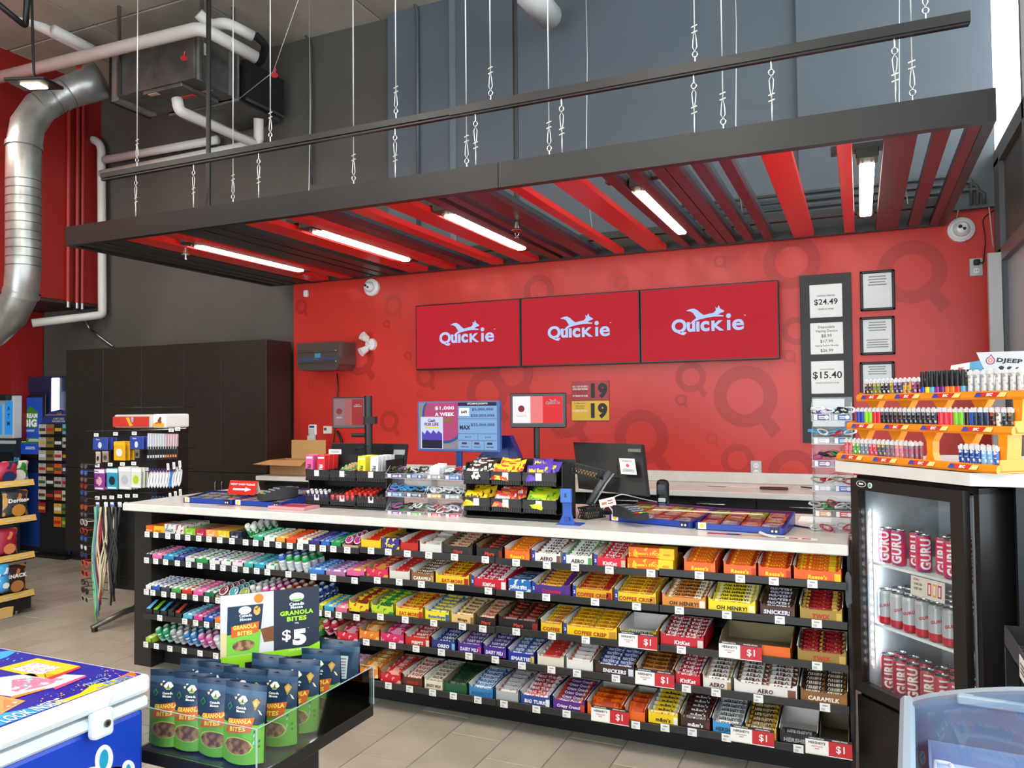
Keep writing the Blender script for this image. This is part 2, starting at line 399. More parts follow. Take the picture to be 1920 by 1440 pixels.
for k, px in enumerate((257, 507, 743, 921, 1306, 1742)):
    wire(px, ZC, 3.15, 3.717, 'wire from ceiling to hanging rail, %s' % (('%s from left' % ordn[k]) if k else 'leftmost one'))
for k, px in enumerate((255, 363, 485, 741, 892, 1054, 1303, 1449, 1682)):
    wire(px, 3.10, 2.818, 3.717, 'short wire between hanging rail and canopy front beam, %s' % (('%s from left' % ordn[k]) if k else 'leftmost one'), False)
for k, px in enumerate((437, 663, 875, 1030, 1357, 1714)):
    wire(px, ZC, 2.818, 3.75, 'long wire from ceiling passing behind hanging rail, %s' % (('%s from left' % ordn[k]) if k else 'leftmost one'))
for k, px in enumerate((580, 1101, 1382, 1690)):
    x = PY(px, 300, 5.2).x
    tag(MB().tube([(x, 5.2, ZC), (x + .01, 5.2, 4.0), (x - .01, 5.2, 3.1), (x + .03, 5.22, 2.72)], .0035, wm, 6).build('slack_wire'), 'loose thin wire hanging behind the canopy, %s' % (('%s from left' % ordn[k]) if k else 'leftmost one'), 'wire', 'loose wires behind the canopy')
# two sprinkler drop rods
for k, (px, Y, zb) in enumerate(((391, 4.0, 2.84), (967, 4.45, 2.66))):
    x = PY(px, 200, Y).x
    t = thing('sprinkler_drop', ['black sprinkler drop pipe at the left end of the canopy', 'black sprinkler drop pipe through the middle of the canopy'][k], 'pipe', (x, Y, zb))
    MB().cyl((0, 0, .02), (0, 0, ZC - zb), .016, .016, BLACK, 10).build('pipe', t)
    MB().cyl((0, 0, -.02), (0, 0, .03), .02, .014, STEEL, 10).build('fitting', t)
    h = MB().cyl((0, 0, -.035), (0, 0, -.032), .035, .035, mat('8C5A4A', .3, .8), 12)
    h.tube([(-.012, 0, -.035), (-.010, 0, -.06), (0, 0, -.075), (.010, 0, -.06), (.012, 0, -.035)], .003, CHROME, 6).cyl((0, 0, -.08), (0, 0, -.077), .014, .014, CHROME, 10)
    h.build('sprinkler_head', t)
x = PY(392, 470, 4.6); t = thing('ceiling_sprinkler', 'small sprinkler head in front of the leftmost canopy lamp', 'sprinkler', (x.x + .07, 4.3, 2.71))
MB().cyl((0, 0, -.06), (0, 0, .06), .008, .008, CHROME, 8).build('pipe', t); MB().cyl((0, 0, -.03), (0, 0, -.026), .03, .03, mat('D9C9B8', .3, .5), 12).cyl((0, 0, -.066), (0, 0, -.062), .012, .012, CHROME, 8).build('deflector', t)

# ================================================================ SERVICES ABOVE
galv = noisemat('galvanised_steel', '9A9A96', 'C0BFBA', 7, .34, 5, .3, .7, .05, .7); gald = noisemat('galvanised_steel_dull', '5D5D59', '83827E', 5, .42, 5, .3, .7, .05, .7)
zh = 4.262
hv = thing('hvac_unit', 'large galvanised steel air handling unit hung under the ceiling at left', 'air conditioner', (-5.4, 5.2, zh))
def hp(m, n): return m.build(n, hv, loc=-Vector(hv.location))
x0, x1 = -5.86, -4.96
hp(MB().rbox(x0, 4.77, zh, x1, 5.24, 4.72, gald, .004), 'casing')
hp(MB().box(x0 + .25, 4.765, zh + .01, x0 + .262, 4.772, 4.71, galv).box(x1, 4.80, zh, x1 + .02, 4.84, 4.74, galv).box(x1, 5.16, zh, x1 + .02, 5.20, 4.74, galv), 'corner_post')
hp(MB().box(x1 + .001, 4.87, 4.50, x1 + .003, 4.95, 4.60, PAPER), 'rating_label')
hp(MB().box(x0 + .1, 5.24, zh - .01, x1 - .02, YW - .02, 4.6, gald).box(x0 + .1, 5.24, zh - .02, x1 + .02, 5.26, 4.64, galv), 'plenum')
hp(MB().box(x1 + .0, 5.30, zh + .02, x1 + .06, YW - .05, zh + .36, mat('15181A', .6)).box(x1 + .055, 5.30, zh, x1 + .07, YW - .05, zh + .02, STEEL), 'filter_frame')
hp(MB().box(x0 - .10, 4.80, zh - .02, x0 - .01, 5.2, 4.66, galv).box(x0 - .12, 4.79, zh - .03, x0 - .10, 5.22, 4.68, BLACK), 'flexible_collar')
hp(MB().rbox(x0 + .3, 4.78, zh - .035, x1 - .15, 5.2, zh, gald, .01), 'drain_pan')
hp(MB().box(x0 + .35, 4.79, zh - .04, x0 + .45, 4.83, zh - .034, mat('C9A890', .6)).box(x0 + .55, 4.95, zh - .04, x0 + .7, 4.99, zh - .034, mat('C8402A', .5)).box(x1 - .2, 5.0, zh - .003, x1 - .05, 5.03, zh - .0005, mat('D08A70', .5)), 'sticker')
for (px, yy) in ((x1 + .03, 4.82), (x1 + .03, 5.18), (x0 + .05, 4.75)):
    hp(MB().box(px - .012, yy - .012, zh, px + .012, yy + .012, ZC, STEEL), 'hanger_strut')
# round spiral duct
Yd = 4.42
def dp(px, py, Y=Yd): return PY(px, py, Y)
pv = [dp(192, 150, 4.95), dp(150, 165, 4.85), dp(110, 180, 4.72), dp(75, 202, 4.58), dp(52, 235, 4.48), dp(45, 275), dp(44, 340), dp(44, 420), dp(44, 500), dp(40, 550), dp(20, 590), dp(-14, 622), dp(-60, 650)]
t = thing('spiral_duct', 'round spiral metal duct bending down beside the red bulkhead', 'duct', pv[7])
rr = pxw(29.5, pv[7])
MB().tube(pv, [rr * 1.2, rr * 1.08] + [rr] * 11, galv, 28).build('duct_tube', t, loc=-pv[7])
m = MB()
def ring(p, d, r, w, mm, mb):
    d = d.normalized(); mb.cyl(p - d * w, p + d * w, r, r, mm, 28, False)
for i in range(11): 
    a = pv[6] + (pv[8] - pv[6]) * (i / 10); m = MB(); ring(a, pv[8] - pv[6], rr * 1.02, .004, gald, m); m.build('seam', t, loc=-pv[7])
for i in range(4): a = pv[1] + (pv[3] - pv[1]) * (i / 3); m = MB(); ring(a, pv[3] - pv[1], rr * 1.035, .004, gald, m); m.build('seam', t, loc=-pv[7])
for q in (2, 5, 9):
    m = MB(); ring(pv[q], pv[q + 1] - pv[q - 1], rr * 1.06, .022, galv, m); m.build('joint_band', t, loc=-pv[7])
# insulated white pipes
wp = mat('D9D4CE', .5); brn = mat('7A3A28', .5)
def bend(pts, r=.09, n=5):
    pts = [Vector(p) for p in pts]; out = [pts[0]]
    for i in range(1, len(pts) - 1):
        a = (pts[i - 1] - pts[i]); b = (pts[i + 1] - pts[i]); ra = min(r, a.length * .45, b.length * .45); a.normalize(); b.normalize()
        A, B = pts[i] + a * ra, pts[i] + b * ra
        for k in range(n + 1):
            u = k / n; out.append(A * (1 - u) ** 2 + pts[i] * 2 * u * (1 - u) + B * u * u)
    return out + [pts[-1]]
def pipe(pts, r, label, mm=wp, name='insulated_pipe', rb=.09, extra=None):
    m = MB().tube(bend(pts, rb), r, mm, 14); o = m.build(name); tag(o, label, 'pipe'); return o
A = lambda px, py, Y: PY(px, py, Y)
a = A(-30, 152, 4.6); b = A(378, 52, 4.6); c_ = A(478, 106, 5.4)
pipe([a, b, A(480, 108, 5.05)], .052, 'thick white insulated pipe crossing in front of the air unit')
pipe([A(372, 25, 4.7), A(395, 48, 4.8), A(425, 42, 4.8), A(474, 68, 5.0)], .045, 'short white insulated pipe kinked above the air unit corner')
pipe([A(-30, -5, 4.3), A(160, 92, 5.0), A(165, 100, 5.2)], .05, 'white pipe slanting across the top left corner')
pipe([A(100, 55, 4.6), A(222, 118, 5.3)], .045, 'white pipe slanting behind the first one at top left')
pipe([A(-30, 106, 5.3), A(90, 66, 5.3)], .05, 'upper of two pale pipes running towards the left edge')
pipe([A(-30, 134, 5.3), A(140, 86, 5.3)], .045, 'lower of two pale pipes running towards the left edge')
pipe([A(332, 186, 4.72), A(336, 208, 4.72), A(480, 270, 5.6), A(485, 262, 5.6), A(485, 222, 5.55)], .045, 'white drain pipe looping under the air unit', rb=.07)
pipe([A(196, 300, 5.8), A(408, 262, 5.8)], .042, 'white pipe ending in a cap on the dark wall')
pipe([A(190, 326, 5.8), A(486, 268, 5.8)], .040, 'long white pipe low on the dark wall above the rail')
pipe([A(-30, 188, 5.7), A(10, 200, 5.8), A(190, 268, 5.83), A(192, 590, 5.83), A(178, 592, 5.8), A(60, 606, 5.3)], .042, 'white pipe turning down the wall then left below the red bulkhead', rb=.1)
pipe([A(130, 572, 5.75), A(158, 590, 5.8), A(165, 615, 5.88), A(212, 650, 5.9)], .012, 'thin metal conduit under the red bulkhead', STEEL, 'conduit')
pipe([A(975, -30, 4.9), A(1030, 30, 5.6)], .10, 'stub of a white vent pipe at the top middle', mat('D6D6D2', .5), 'vent_pipe')
tag(MB().box(A(1205, 2, 5.5).x, 5.4, 4.9, A(1260, 2, 5.5).x, 5.8, 4.96, LGREY).build('ceiling_tray'), 'end of a pale cable tray at the top edge', 'cable tray')
pipe([A(570, 60, 5.87), A(582, 84, 5.87), A(584, 345, 5.87)], .012, 'grey conduit running down the wall left of centre', mat('4A4E50', .4), 'conduit')
pipe([A(762, -10, 5.8), A(782, 12, 5.82), A(784, 470, 5.82)], .014, 'grey conduit running down the wall near centre', mat('51565A', .4), 'conduit')
tag(MB().box(PY(845, 200, YW).x, YW - .02, 2.8, PY(856, 200, YW).x, YW - .001, ZC, mat('6E777D', .4)).build('wall_channel'), 'pale grey vertical channel on the grey wall', 'channel')
for k, (ya, yb) in enumerate(((412, 396), (420, 404), (430, 416))):
    p0 = A(1385, ya, 5.78); p1 = A(1800, yb - 40 + 12 * k, 5.78); p1 = Vector((XR - .1, 5.78, p0.z + .02))
    tag(MB().tube([(-1.2, 5.78, 2.9 + .05 * k), (XR - .10 - .035 * k, 5.78, 2.9 + .05 * k), (XR - .06 - .035 * k, 5.78, 2.86 + .05 * k), (XR - .06 - .035 * k, 5.78, 2.80)], .012, mat('4E5457', .35), 10).build('conduit'), 'grey conduit behind the canopy along the wall, %s of three' % ('lowest', 'middle', 'topmost')[k], 'pipe', 'conduits behind the canopy')
# black pipes at top left corner
pipe([A(-20, -6, 3.6), A(48, 50, 3.9), A(52, -30, 3.8)], .022, 'black steel pipe elbow at the top left corner', BLACK, 'black_pipe', .03)
# round blower-like flexible hoses behind
pipe([A(478, 66, 5.5), A(500, 85, 5.6), A(488, 120, 5.7), A(440, 132, 5.6)], .035, 'black foam covered pipe curling beside the air unit', mat('1C1C1C', .8), 'foam_pipe')
for k, (px, py) in enumerate(((148, 125), (345, 110), (515, 142))):
    P = A(px, py, (4.7, 4.76, 5.0)[k])
    tag(MB().cyl(P, P + Vector((.004, -.006, .004)), .028, .028, mat('C8323A', .5), 14).cyl(P + Vector((0, 0, .02)), P + Vector((.01, 0, .06)), .008, .006, mat('C8323A', .5), 6).build('warning_tag'), 'round red tag hanging %s' % ('above the duct elbow', 'on the air unit front', 'from a wire right of the air unit')[k], 'tag', 'round red tags')
tag(MB().tube([A(446, 187, 5.0), A(512, 135, 4.9), Vector((A(600, 50, 4.7).x, 4.7, ZC))], .003, wm, 5).build('brace_wire'), 'thin brace wire slanting from air unit to the ceiling', 'wire')
# square pendant lamp with rod
P = PY(64, 160, 3.9); t = thing('pendant_lamp', 'square black pendant lamp with a lit warm panel near the duct', 'lamp', P, (math.radians(3), 0, math.radians(20)))
MB().rbox(-.16, -.12, .0, .16, .12, .025, BLACK, .01).build('housing', t)
MB().rbox(-.075, -.055, -.012, .075, .055, .001, mat('FFE9C8', .4, 0, 14, 'pendant_diffuser'), .004).build('diffuser', t)
MB().cyl((0, 0, .02), (0, 0, ZC - P.z), .010, .010, BLACK, 8).build('rod', t)
# ================================================================ RED WALL ITEMS
fox = [(1363, 212), (1385, 203), (1405, 203), (1420, 212), (1437, 228), (1452, 238), (1476, 233), (1500, 229), (1511, 217), (1509, 201), (1518, 208), (1525, 192), (1532, 210), (1552, 222), (1548, 228), (1535, 231), (1520, 239), (1549, 245), (1546, 250), (1500, 248), (1465, 252), (1432, 258), (1405, 268), (1378, 283), (1396, 263), (1415, 250), (1406, 238), (1398, 224), (1385, 216)]
def logo(m, O, w, mm, ux=UX, uy=UZ):      # running fox over the word; w = width of the word
    k = w / 355.0; O, ux, uy = Vector(O), Vector(ux), Vector(uy)
    m.flat([((x - 1467) * k, (292 - y) * k) for x, y in fox][::-1], O, ux, uy, mm)
    m.text('Q', O + ux * (-140 * k) + uy * (-1 * k), ux, uy, 82 * k, mm, w=76 * k, bold=.04, res=6)
    for ch, cx_, h, ww in (('u', -80, 50, 42), ('i', -46, 50, 15), ('c', -11, 52, 44), ('K', 52, 52, 62), ('i', 105, 76, 15), ('e', 150, 54, 56)):
        if ch == 'i':
            m.flat([((cx_ - 8) * k, -27 * k), ((cx_ + 8) * k, -27 * k), ((cx_ + 8) * k, 23 * k), ((cx_ - 8) * k, 23 * k)], O, ux, uy, mm)
            if h > 60: m.flat([((cx_ + 12 * math.cos(a)) * k, (44 + 12 * math.sin(a)) * k) for a in [j * math.pi / 6 for j in range(12)]], O, ux, uy, mm)
        else: m.text(ch, O + ux * (cx_ * k) + uy * (-2 * k), ux, uy, h * k, mm, w=ww * k, bold=.022 if ch == 'e' else .04, res=6)
    m.text('TM', O + ux * (182 * k) + uy * (42 * k), ux, uy, 5 * k, mm)
    return m
YT = 5.75
scr = mat('D4102A', .5, 0, .95, 'screen_red'); scw = mat('B9D2FF', .3, 0, 1.25, 'screen_white')
tvx = [PY(779, 633, YT).x, PY(976, 620, YT).x, PY(1200, 610, YT).x, PY(1461, 594, YT).x]; zt, zb = 2.398, 1.846
for k in range(3):
    a, b = tvx[k] + .002, tvx[k + 1] - .002
    t = thing('wall_screen', ['left', 'middle', 'right'][k] + ' one of the three red wall screens with a running fox logo', 'screen', ((a + b) / 2, YT, (zt + zb) / 2), group='wall screens in a row')
    hw, hh = (b - a) / 2, (zt - zb) / 2
    MB().rbox(-hw, 0, -hh, hw, .05, hh, mat('141212', .35), .003).build('bezel', t)
    m = MB().box(-hw + .010, -.0015, -hh + .012, hw - .010, 0, hh - .010, scr); m.build('display', t)
    logo(MB(), (-.0, -.003, -.02), .50 * hw * 2 * (.52 / .5), scw).build('fox_logo', t)
    MB().box(-.2, .05, -.15, .2, YW - YT, .15, BLACK).build('wall_bracket', t)
# price board with four cards
Yp = YW - .03; a = PY(1503, 700, Yp); b = PY(1597, 600, Yp); zt_ = PY(1503, 517, Yp).z; zb_ = PY(1509, 830, Yp).z
t = thing('price_board', 'tall black board with white price cards on the red wall', 'sign', ((a.x + b.x) / 2, Yp, (zt_ + zb_) / 2)); hw = (b.x - a.x) / 2
MB().rbox(-hw, 0, -(zt_ - zb_) / 2, hw, .028, (zt_ - zb_) / 2, mat('211F1E', .5), .002).build('board', t)
tk = mat('26262A', .6); cw = .055
for k, (y0, y1, rows) in enumerate(((533, 595, [('VAPING PRICES', .007, .022), ('$24.49', .026, -.006), ('SERIES & MORE', .006, -.036)]), (605, 664, [('Disposable', .013, .048), ('Vaping Device', .013, .031), ('$8.99', .014, .010), ('$17.99', .014, -.013), ('Vaping Starter Bundle', .009, -.032), ('$26.99', .014, -.053)]),
        (677, 738, [('PREMIUM PRICES', .005, .034), ('$15.40', .032, .008), ('KINGS CARTON 10 PK', .006, -.024)]), (748, 800, []))):
    zc = (PY(1550, y0, Yp).z + PY(1550, y1, Yp).z) / 2; hh = abs(PY(1550, y0, Yp).z - PY(1550, y1, Yp).z) / 2; xc = PY(1550, 640, Yp).x + .0 - t.location.x
    m = MB().rbox(xc - .105, -.006, zc - t.location.z - hh, xc + .105, 0, zc - t.location.z + hh, PAPER, .004)
    for s_, h_, dz in rows: m.text(s_, (xc, -.0075, zc - t.location.z + dz * 1.6), UX, UZ, h_ * 1.75, tk, bold=.03 if h_ > .02 else .0, maxw=.19)
    m.build('price_card', t)
# three framed certificates
for k, (y0, y1) in enumerate(((505, 580), (591, 664), (675, 742))):
    c0 = PY(1612, y0 + 4, Yp); c1 = PY(1679, y1, Yp)
    t = thing('picture_frame', ['top', 'middle', 'lowest'][k] + ' of the three black framed certificates right of the price board', 'frame', ((c0.x + c1.x) / 2, Yp + .005, (c0.z + c1.z) / 2), group='framed certificates')
    hw, hh = (c1.x - c0.x) / 2, abs(c0.z - c1.z) / 2; f = .018; m = MB()
    m.rbox(-hw, 0, -hh, hw, .022, -hh + f, BLACK, .004).rbox(-hw, 0, hh - f, hw, .022, hh, BLACK, .004).rbox(-hw, 0, -hh, -hw + f, .022, hh, BLACK, .004).rbox(hw - f, 0, -hh, hw, .022, hh, BLACK, .004); m.build('frame', t)
    m = MB().box(-hw + f, .012, -hh + f, hw - f, .016, hh - f, mat('DFE0DE', .4)); m.lines((0, .0105, hh * .5), UX, UZ, hw * 1.1, hh * .55, 4, mat('8E9092', .6)); 
    if k == 1: m.lines((0, .0105, -hh * .4), UX, UZ, hw * 1.3, hh * .5, 4, mat('8E9092', .6))
    m.build('certificate', t)
# age limit signs
for k, (c, y0, y1) in enumerate((('A3191B', 715, 751), ('E0B21E', 752, 789))):
    Yq = YW - .012; c0 = PY(1072, y0, Yq); c1 = PY(1142, y1, Yq); hw, hh = (c1.x - c0.x) / 2, (c0.z - c1.z) / 2
    t = thing('age_sign', ('dark red', 'yellow')[k] + ' warning sign with a big black 19', 'sign', ((c0.x + c1.x) / 2, Yq, (c0.z + c1.z) / 2))
    MB().box(-hw, 0, -hh, hw, .011, hh, mat(c, .35)).box(-hw, -.0005, -hh, hw, .001, -hh + .003, BLACK).build('plate', t)
    m = MB().text('19', (hw * .48, -.0015, 0), UX, UZ, hh * 1.55, BLACK, w=hw * .88, bold=.06, res=2)
    if k == 0:
        for s_, zz, cc, h_ in (('KILL 1 OUT OF EVERY 2', .45, PAPER, .014), ('LONG-TERM SMOKERS.', .2, PAPER, .014), ('It is illegal to sell or supply', -.05, BLACK, .010), ('to anyone under', -.25, BLACK, .01), ('19 YEARS OF AGE.', -.5, PAPER, .014)): m.text(s_, (-hw * .53, -.001, hh * zz), UX, UZ, h_, cc, bold=.02, maxw=hw * .84)
    else:
        for s_, zz, cc, h_ in (('It is illegal to sell or', .75, BLACK, .011), ('supply a cigarette', .5, BLACK, .01), ('to anyone under', .28, BLACK, .01), ('19 YEARS OF AGE.', 0, PAPER, .014)): m.text(s_, (-hw * .55, -.001, hh * zz), UX, UZ, h_, cc, bold=.02, maxw=hw * .8)
    m.build('lettering', t)
# dome cameras
for k, (px, py, r) in enumerate(((693, 538, 16), (1803, 429, 23))):
    P = PY(px, py, YW - .05); rr_ = pxw(r, P)
    t = thing('dome_camera', ('white dome security camera on the left of the red wall', 'larger white dome security camera at the right end of the red wall')[k], 'camera', (P.x, YW, P.z), (math.radians(90), 0, 0))
    MB().lathe([(0, .045), (rr_ * .75, .045), (rr_, .03), (rr_, .0)], WHITE, n=24).build('base', t)
    MB().lathe([(rr_ * .05, .10), (rr_ * .4, .092), (rr_ * .6, .07), (rr_ * .66, .045)], mat('E6E8E6', .2), n=20).build('turret', t)
    MB().cyl((-.012, .008, .092), (-.012, .008, .102), rr_ * .15, rr_ * .15, BLACK, 12).cyl((.012, -.008, .092), (.012, -.008, .102), rr_ * .12, rr_ * .12, BLACK, 12).build('lens', t)
# steel box at the left end, sensor, keypad, thermostat, outlets
P0 = PY(557, 650, 5.6); P1 = PY(636, 692, 5.6); w_ = P1.x - P0.x; h_ = abs(PY(590, 642, 5.6).z - PY(590, 694, 5.6).z)
t = thing('air_curtain', 'stainless steel ventilation box mounted high by the tall cabinet', 'ventilator', ((P0.x + P1.x) / 2, 5.6, PY(595, 668, 5.6).z))
m = MB().prism([(-w_ / 2, -h_ * .3), (-w_ / 2 + .03, -h_ / 2), (w_ / 2 - .03, -h_ / 2), (w_ / 2, -h_ * .3), (w_ / 2, h_ / 2), (-w_ / 2, h_ / 2)], 0, .25, mat('7E7A75', .3, .8)); m.build('casing', t)
m = MB()
for z in (-.05, .045): m.rbox(-w_ / 2 + .02, -.02, z - .006, w_ / 2 - .02, -.008, z + .006, CHROME, .003)
m.build('rail', t); MB().box(-w_ / 2 + .03, -.004, -.04, w_ / 2 - .03, 0, -.01, mat('3E4C6B', .3)).box(-.03, -.006, -.012, .03, -.001, .025, mat('3A8FB0', .4)).build('badge', t)
P = PY(690, 645, YW - .06); t = thing('emergency_lamp', 'small white swivel emergency lamp on the red wall', 'lamp', (P.x, YW, P.z))
MB().cyl((0, -.0, 0), (0, -.03, 0), .055, .05, WHITE, 18).build('base', t)
MB().cyl((-.015, -.05, .045), (-.035, -.10, .075), .030, .040, WHITE, 14).cyl((.0, -.02, .0), (-.015, -.06, .05), .012, .012, WHITE, 8).build('head', t)
MB().cyl((-.02, -.05, -.04), (-.05, -.10, -.075), .028, .040, WHITE, 14).cyl((.0, -.02, .0), (-.02, -.06, -.045), .012, .012, WHITE, 8).build('head', t)
P = PY(576, 551, YW); t = thing('motion_sensor', 'small white motion sensor in the top left corner of the red wall', 'sensor', (P.x, YW, P.z))
MB().rbox(-.022, -.035, -.032, .022, 0, .032, WHITE, .008).build('case', t); MB().box(-.014, -.037, -.02, .014, -.034, 0, PAPER).build('lens', t)
P = PY(588, 812, YW); t = thing('alarm_keypad', 'white alarm keypad with a flipped down cover', 'keypad', (P.x, YW, P.z))
MB().rbox(-.045, -.025, -.02, .045, 0, .08, WHITE, .012).build('case', t); MB().rbox(-.038, -.05, -.085, .038, -.008, -.02, mat('DCDDDA', .35), .006).build('cover', t)
MB().box(-.028, -.027, .05, .028, -.024, .068, mat('3656C8', .3, 0, .4)).build('display', t)
m = MB()
for i in range(4):
    for j in range(3): m.box(-.03 + i * .016, -.028, -.008 + j * .016, -.018 + i * .016, -.024, .002 + j * .016, mat('C2C4C4', .5))
m.build('key', t)
P = PY(616, 806, YW); t = thing('thermostat', 'small white thermostat right of the keypad', 'thermostat', (P.x, YW, P.z))
MB().rbox(-.045, -.022, -.035, .045, 0, .035, mat('E2E0D8', .4), .004).build('case', t); MB().box(-.035, -.024, -.005, -.005, -.021, .02, mat('5A5F58', .3)).build('display', t)
def outlet(P, y, label, cord=False, s=1.0):
    t = thing('power_outlet', label, 'outlet', (P.x, y, P.z))
    MB().rbox(-.038 * s, -.008, -.058 * s, .038 * s, 0, .058 * s, mat('B9BCBC', .35, .4), .003).build('cover_plate', t); 
    for z in (.024, -.024):
        m = MB().cyl((0, -.008, z * s), (0, -.011, z * s), .018 * s, .018 * s, WHITE, 14).box(-.008, -.012, z * s - .004, -.005, -.0105, z * s + .006, BLACK).box(.005, -.012, z * s - .004, .008, -.0105, z * s + .006, BLACK); m.build('socket', t)
    return t
outlet(PY(1418, 879, YW), YW, 'steel double outlet on the red wall above the back counter')
t = outlet(PY(1831, 500, YW - .02), YW, 'double outlet with a black plug high at the right corner'); 
MB().rbox(-.018, -.05, .008, .018, -.012, .045, BLACK, .006).build('plug', t)
P = PY(1833, 492, YW - .05)
tag(MB().tube(bend([P, P + Vector((.03, -.02, -.01)), P + Vector((.05, 0, .15)), P + Vector((.03, .0, .28)), P + Vector((.1, .02, .33))], .06), .004, BLACK, 6).build('outlet_cord'), 'black cord curving up from the high outlet', 'cord')
P = PY(1803, 410, YW - .03)
tag(MB().tube(bend([(P.x - .03, YW - .04, P.z + .0), (P.x + .0, YW - .04, P.z + .15), (P.x + .15, YW - .04, P.z + .12), (P.x + .17, YW - .04, P.z - .2)], .08), .004, mat('B8BCBC', .4), 6).build('camera_cable'), 'pale cable looping over the right dome camera', 'cord')

# ================================================================ TALL CABINETS
cab = noisemat('black_brown_laminate', '2B241F', '322A24', 6, .42, 3, .4, .6, 0, 0, (1, 1, 8))
cx_ = [PY(p, 800, 5.5).x for p in (123, 193, 265, 345, 415, 500)]; Zc = 2.155; zsplit = PY(330, 883, 5.5).z
for k in range(5):
    a, b = cx_[k], cx_[k + 1]
    t = thing('tall_cabinet', ['leftmost dark tall cupboard of the wall, beside the blue machine', 'second dark tall cupboard from the left', 'middle dark tall cupboard behind the spinner rack', 'fourth dark tall cupboard with silver handles on its right edge', 'rightmost dark tall cupboard next to the red wall'][k], 'cabinet', ((a + b) / 2, 5.5, 0), group='tall cupboards along the dark wall')
    hw = (b - a) / 2
    MB().box(-hw + .001, .022, .10, hw - .001, YB - 5.5 - .09, Zc - .002, cab).box(-hw + .01, .07, 0, hw - .01, .35, .10, cab).build('body', t)
    for z0, z1 in ((zsplit + .003, Zc), (.105, zsplit - .003)):
        d = MB().rbox(-hw + .002, 0, z0, hw - .002, .021, z1, cab, .0015).build('door', t)
        if k in (3, 4):
            hx = (hw - .04) * (1 if k == 3 else -1); hz = zsplit + (.17 if z0 > 1 else -.17)
            MB().tube(bend([(hx, 0, hz - .09), (hx, -.035, hz - .09), (hx, -.035, hz + .09), (hx, 0, hz + .09)], .012), .006, CHROME, 8).build('handle', d)
            if k == 3 and z0 > 1: MB().cyl((hx, 0, hz + .16), (hx, -.01, hz + .16), .014, .014, CHROME, 12).build('lock', d)
# ================================================================ BACK COUNTER
ct = noisemat('white_quartz', 'D6D2CC', 'E0DDD7', 9, .25)
tag(MB().rbox(-4.72, 5.22, .925, -.0, YW, .962, ct, .003).build('back_worktop'), 'white worktop along the red wall', 'worktop')
tag(MB().rbox(-3.8, YW - .03, .963, -.0, YW - .001, 1.04, ct, .003).build('backsplash'), 'low white upstand behind the back worktop', 'backsplash')
t = thing('back_cabinet', 'black base cabinets with small silver handles under the back worktop', 'cabinet', (-2.3, 5.3, 0))
MB().box(-2.38, 0, .1, 2.25, .5, .924, BLACK).box(-2.38, .05, 0, 2.25, .5, .1, BLACK).build('carcass', t)
for k in range(8):
    x = -2.38 + k * .579; d = MB().rbox(x + .003, -.02, .72, x + .576, 0, .915, mat('1A1818', .4), .002).build('drawer', t)
    MB().tube([(x + .2, -.02, .875), (x + .2, -.04, .875), (x + .38, -.04, .875), (x + .38, -.02, .875)], .005, CHROME, 6).build('handle', d)
    MB().rbox(x + .003, -.02, .11, x + .576, 0, .715, mat('1A1818', .4), .002).build('door', t)
P = PZ(1410, 912, .965)
tag(MB().box(P.x - .16, P.y - .12, .963, P.x + .25, P.y + .1, .966, mat('E9DCDC', .7)).box(P.x - .3, P.y - .05, .966, P.x + .1, P.y + .12, .968, PAPER).build('paper_sheet'), 'loose papers spread on the back worktop', 'paper')
P = PZ(1451, 916, .97); tag(MB().rbox(P.x - .09, P.y - .015, .963, P.x + .09, P.y + .015, .98, mat('4A1A18', .4), .005).build('pen_case'), 'narrow brown case on the back worktop papers', 'case')
P = PZ(1508, 912, .97); tag(MB().cyl((P.x - .02, P.y, .967), (P.x + .05, P.y - .06, .967), .004, .004, BLACK, 8).build('black_pen'), 'black pen at the right end of the back worktop', 'pen')
# cardboard box
t = thing('cardboard_box', 'open brown cardboard box on the left end of the back worktop', 'box', (PY(551, 890, 5.45).x, 5.45, .963), (0, 0, .12)); kb = mat('B28A5A', .8); kb2 = mat('C79A62', .8)
MB().box(-.16, -.12, 0, .2, .12, .004, kb).box(-.16, -.12, 0, .2, -.116, .13, kb).box(-.16, .116, 0, .2, .12, .13, kb).box(-.16, -.12, 0, -.156, .12, .13, kb).box(.196, -.12, 0, .2, .12, .13, kb).build('carton', t)
MB().add([(-.16, -.12, .13), (.2, -.12, .13), (.22, -.25, .09), (-.24, -.25, .10)], [(0, 1, 2, 3)], kb2).add([(-.16, -.12, .13), (.2, -.12, .13), (.2, -.13, .125), (-.2, -.24, .095)], [(0, 1, 2, 3)], kb2).build('flap', t)
MB().box(-.1, .12, .13, .24, .126, .29, kb2).build('flap', t); MB().add([(-.16, -.12, .13), (-.16, .12, .13), (-.26, .12, .07), (-.26, -.12, .07)], [(0, 1, 2, 3)], kb).build('flap', t)
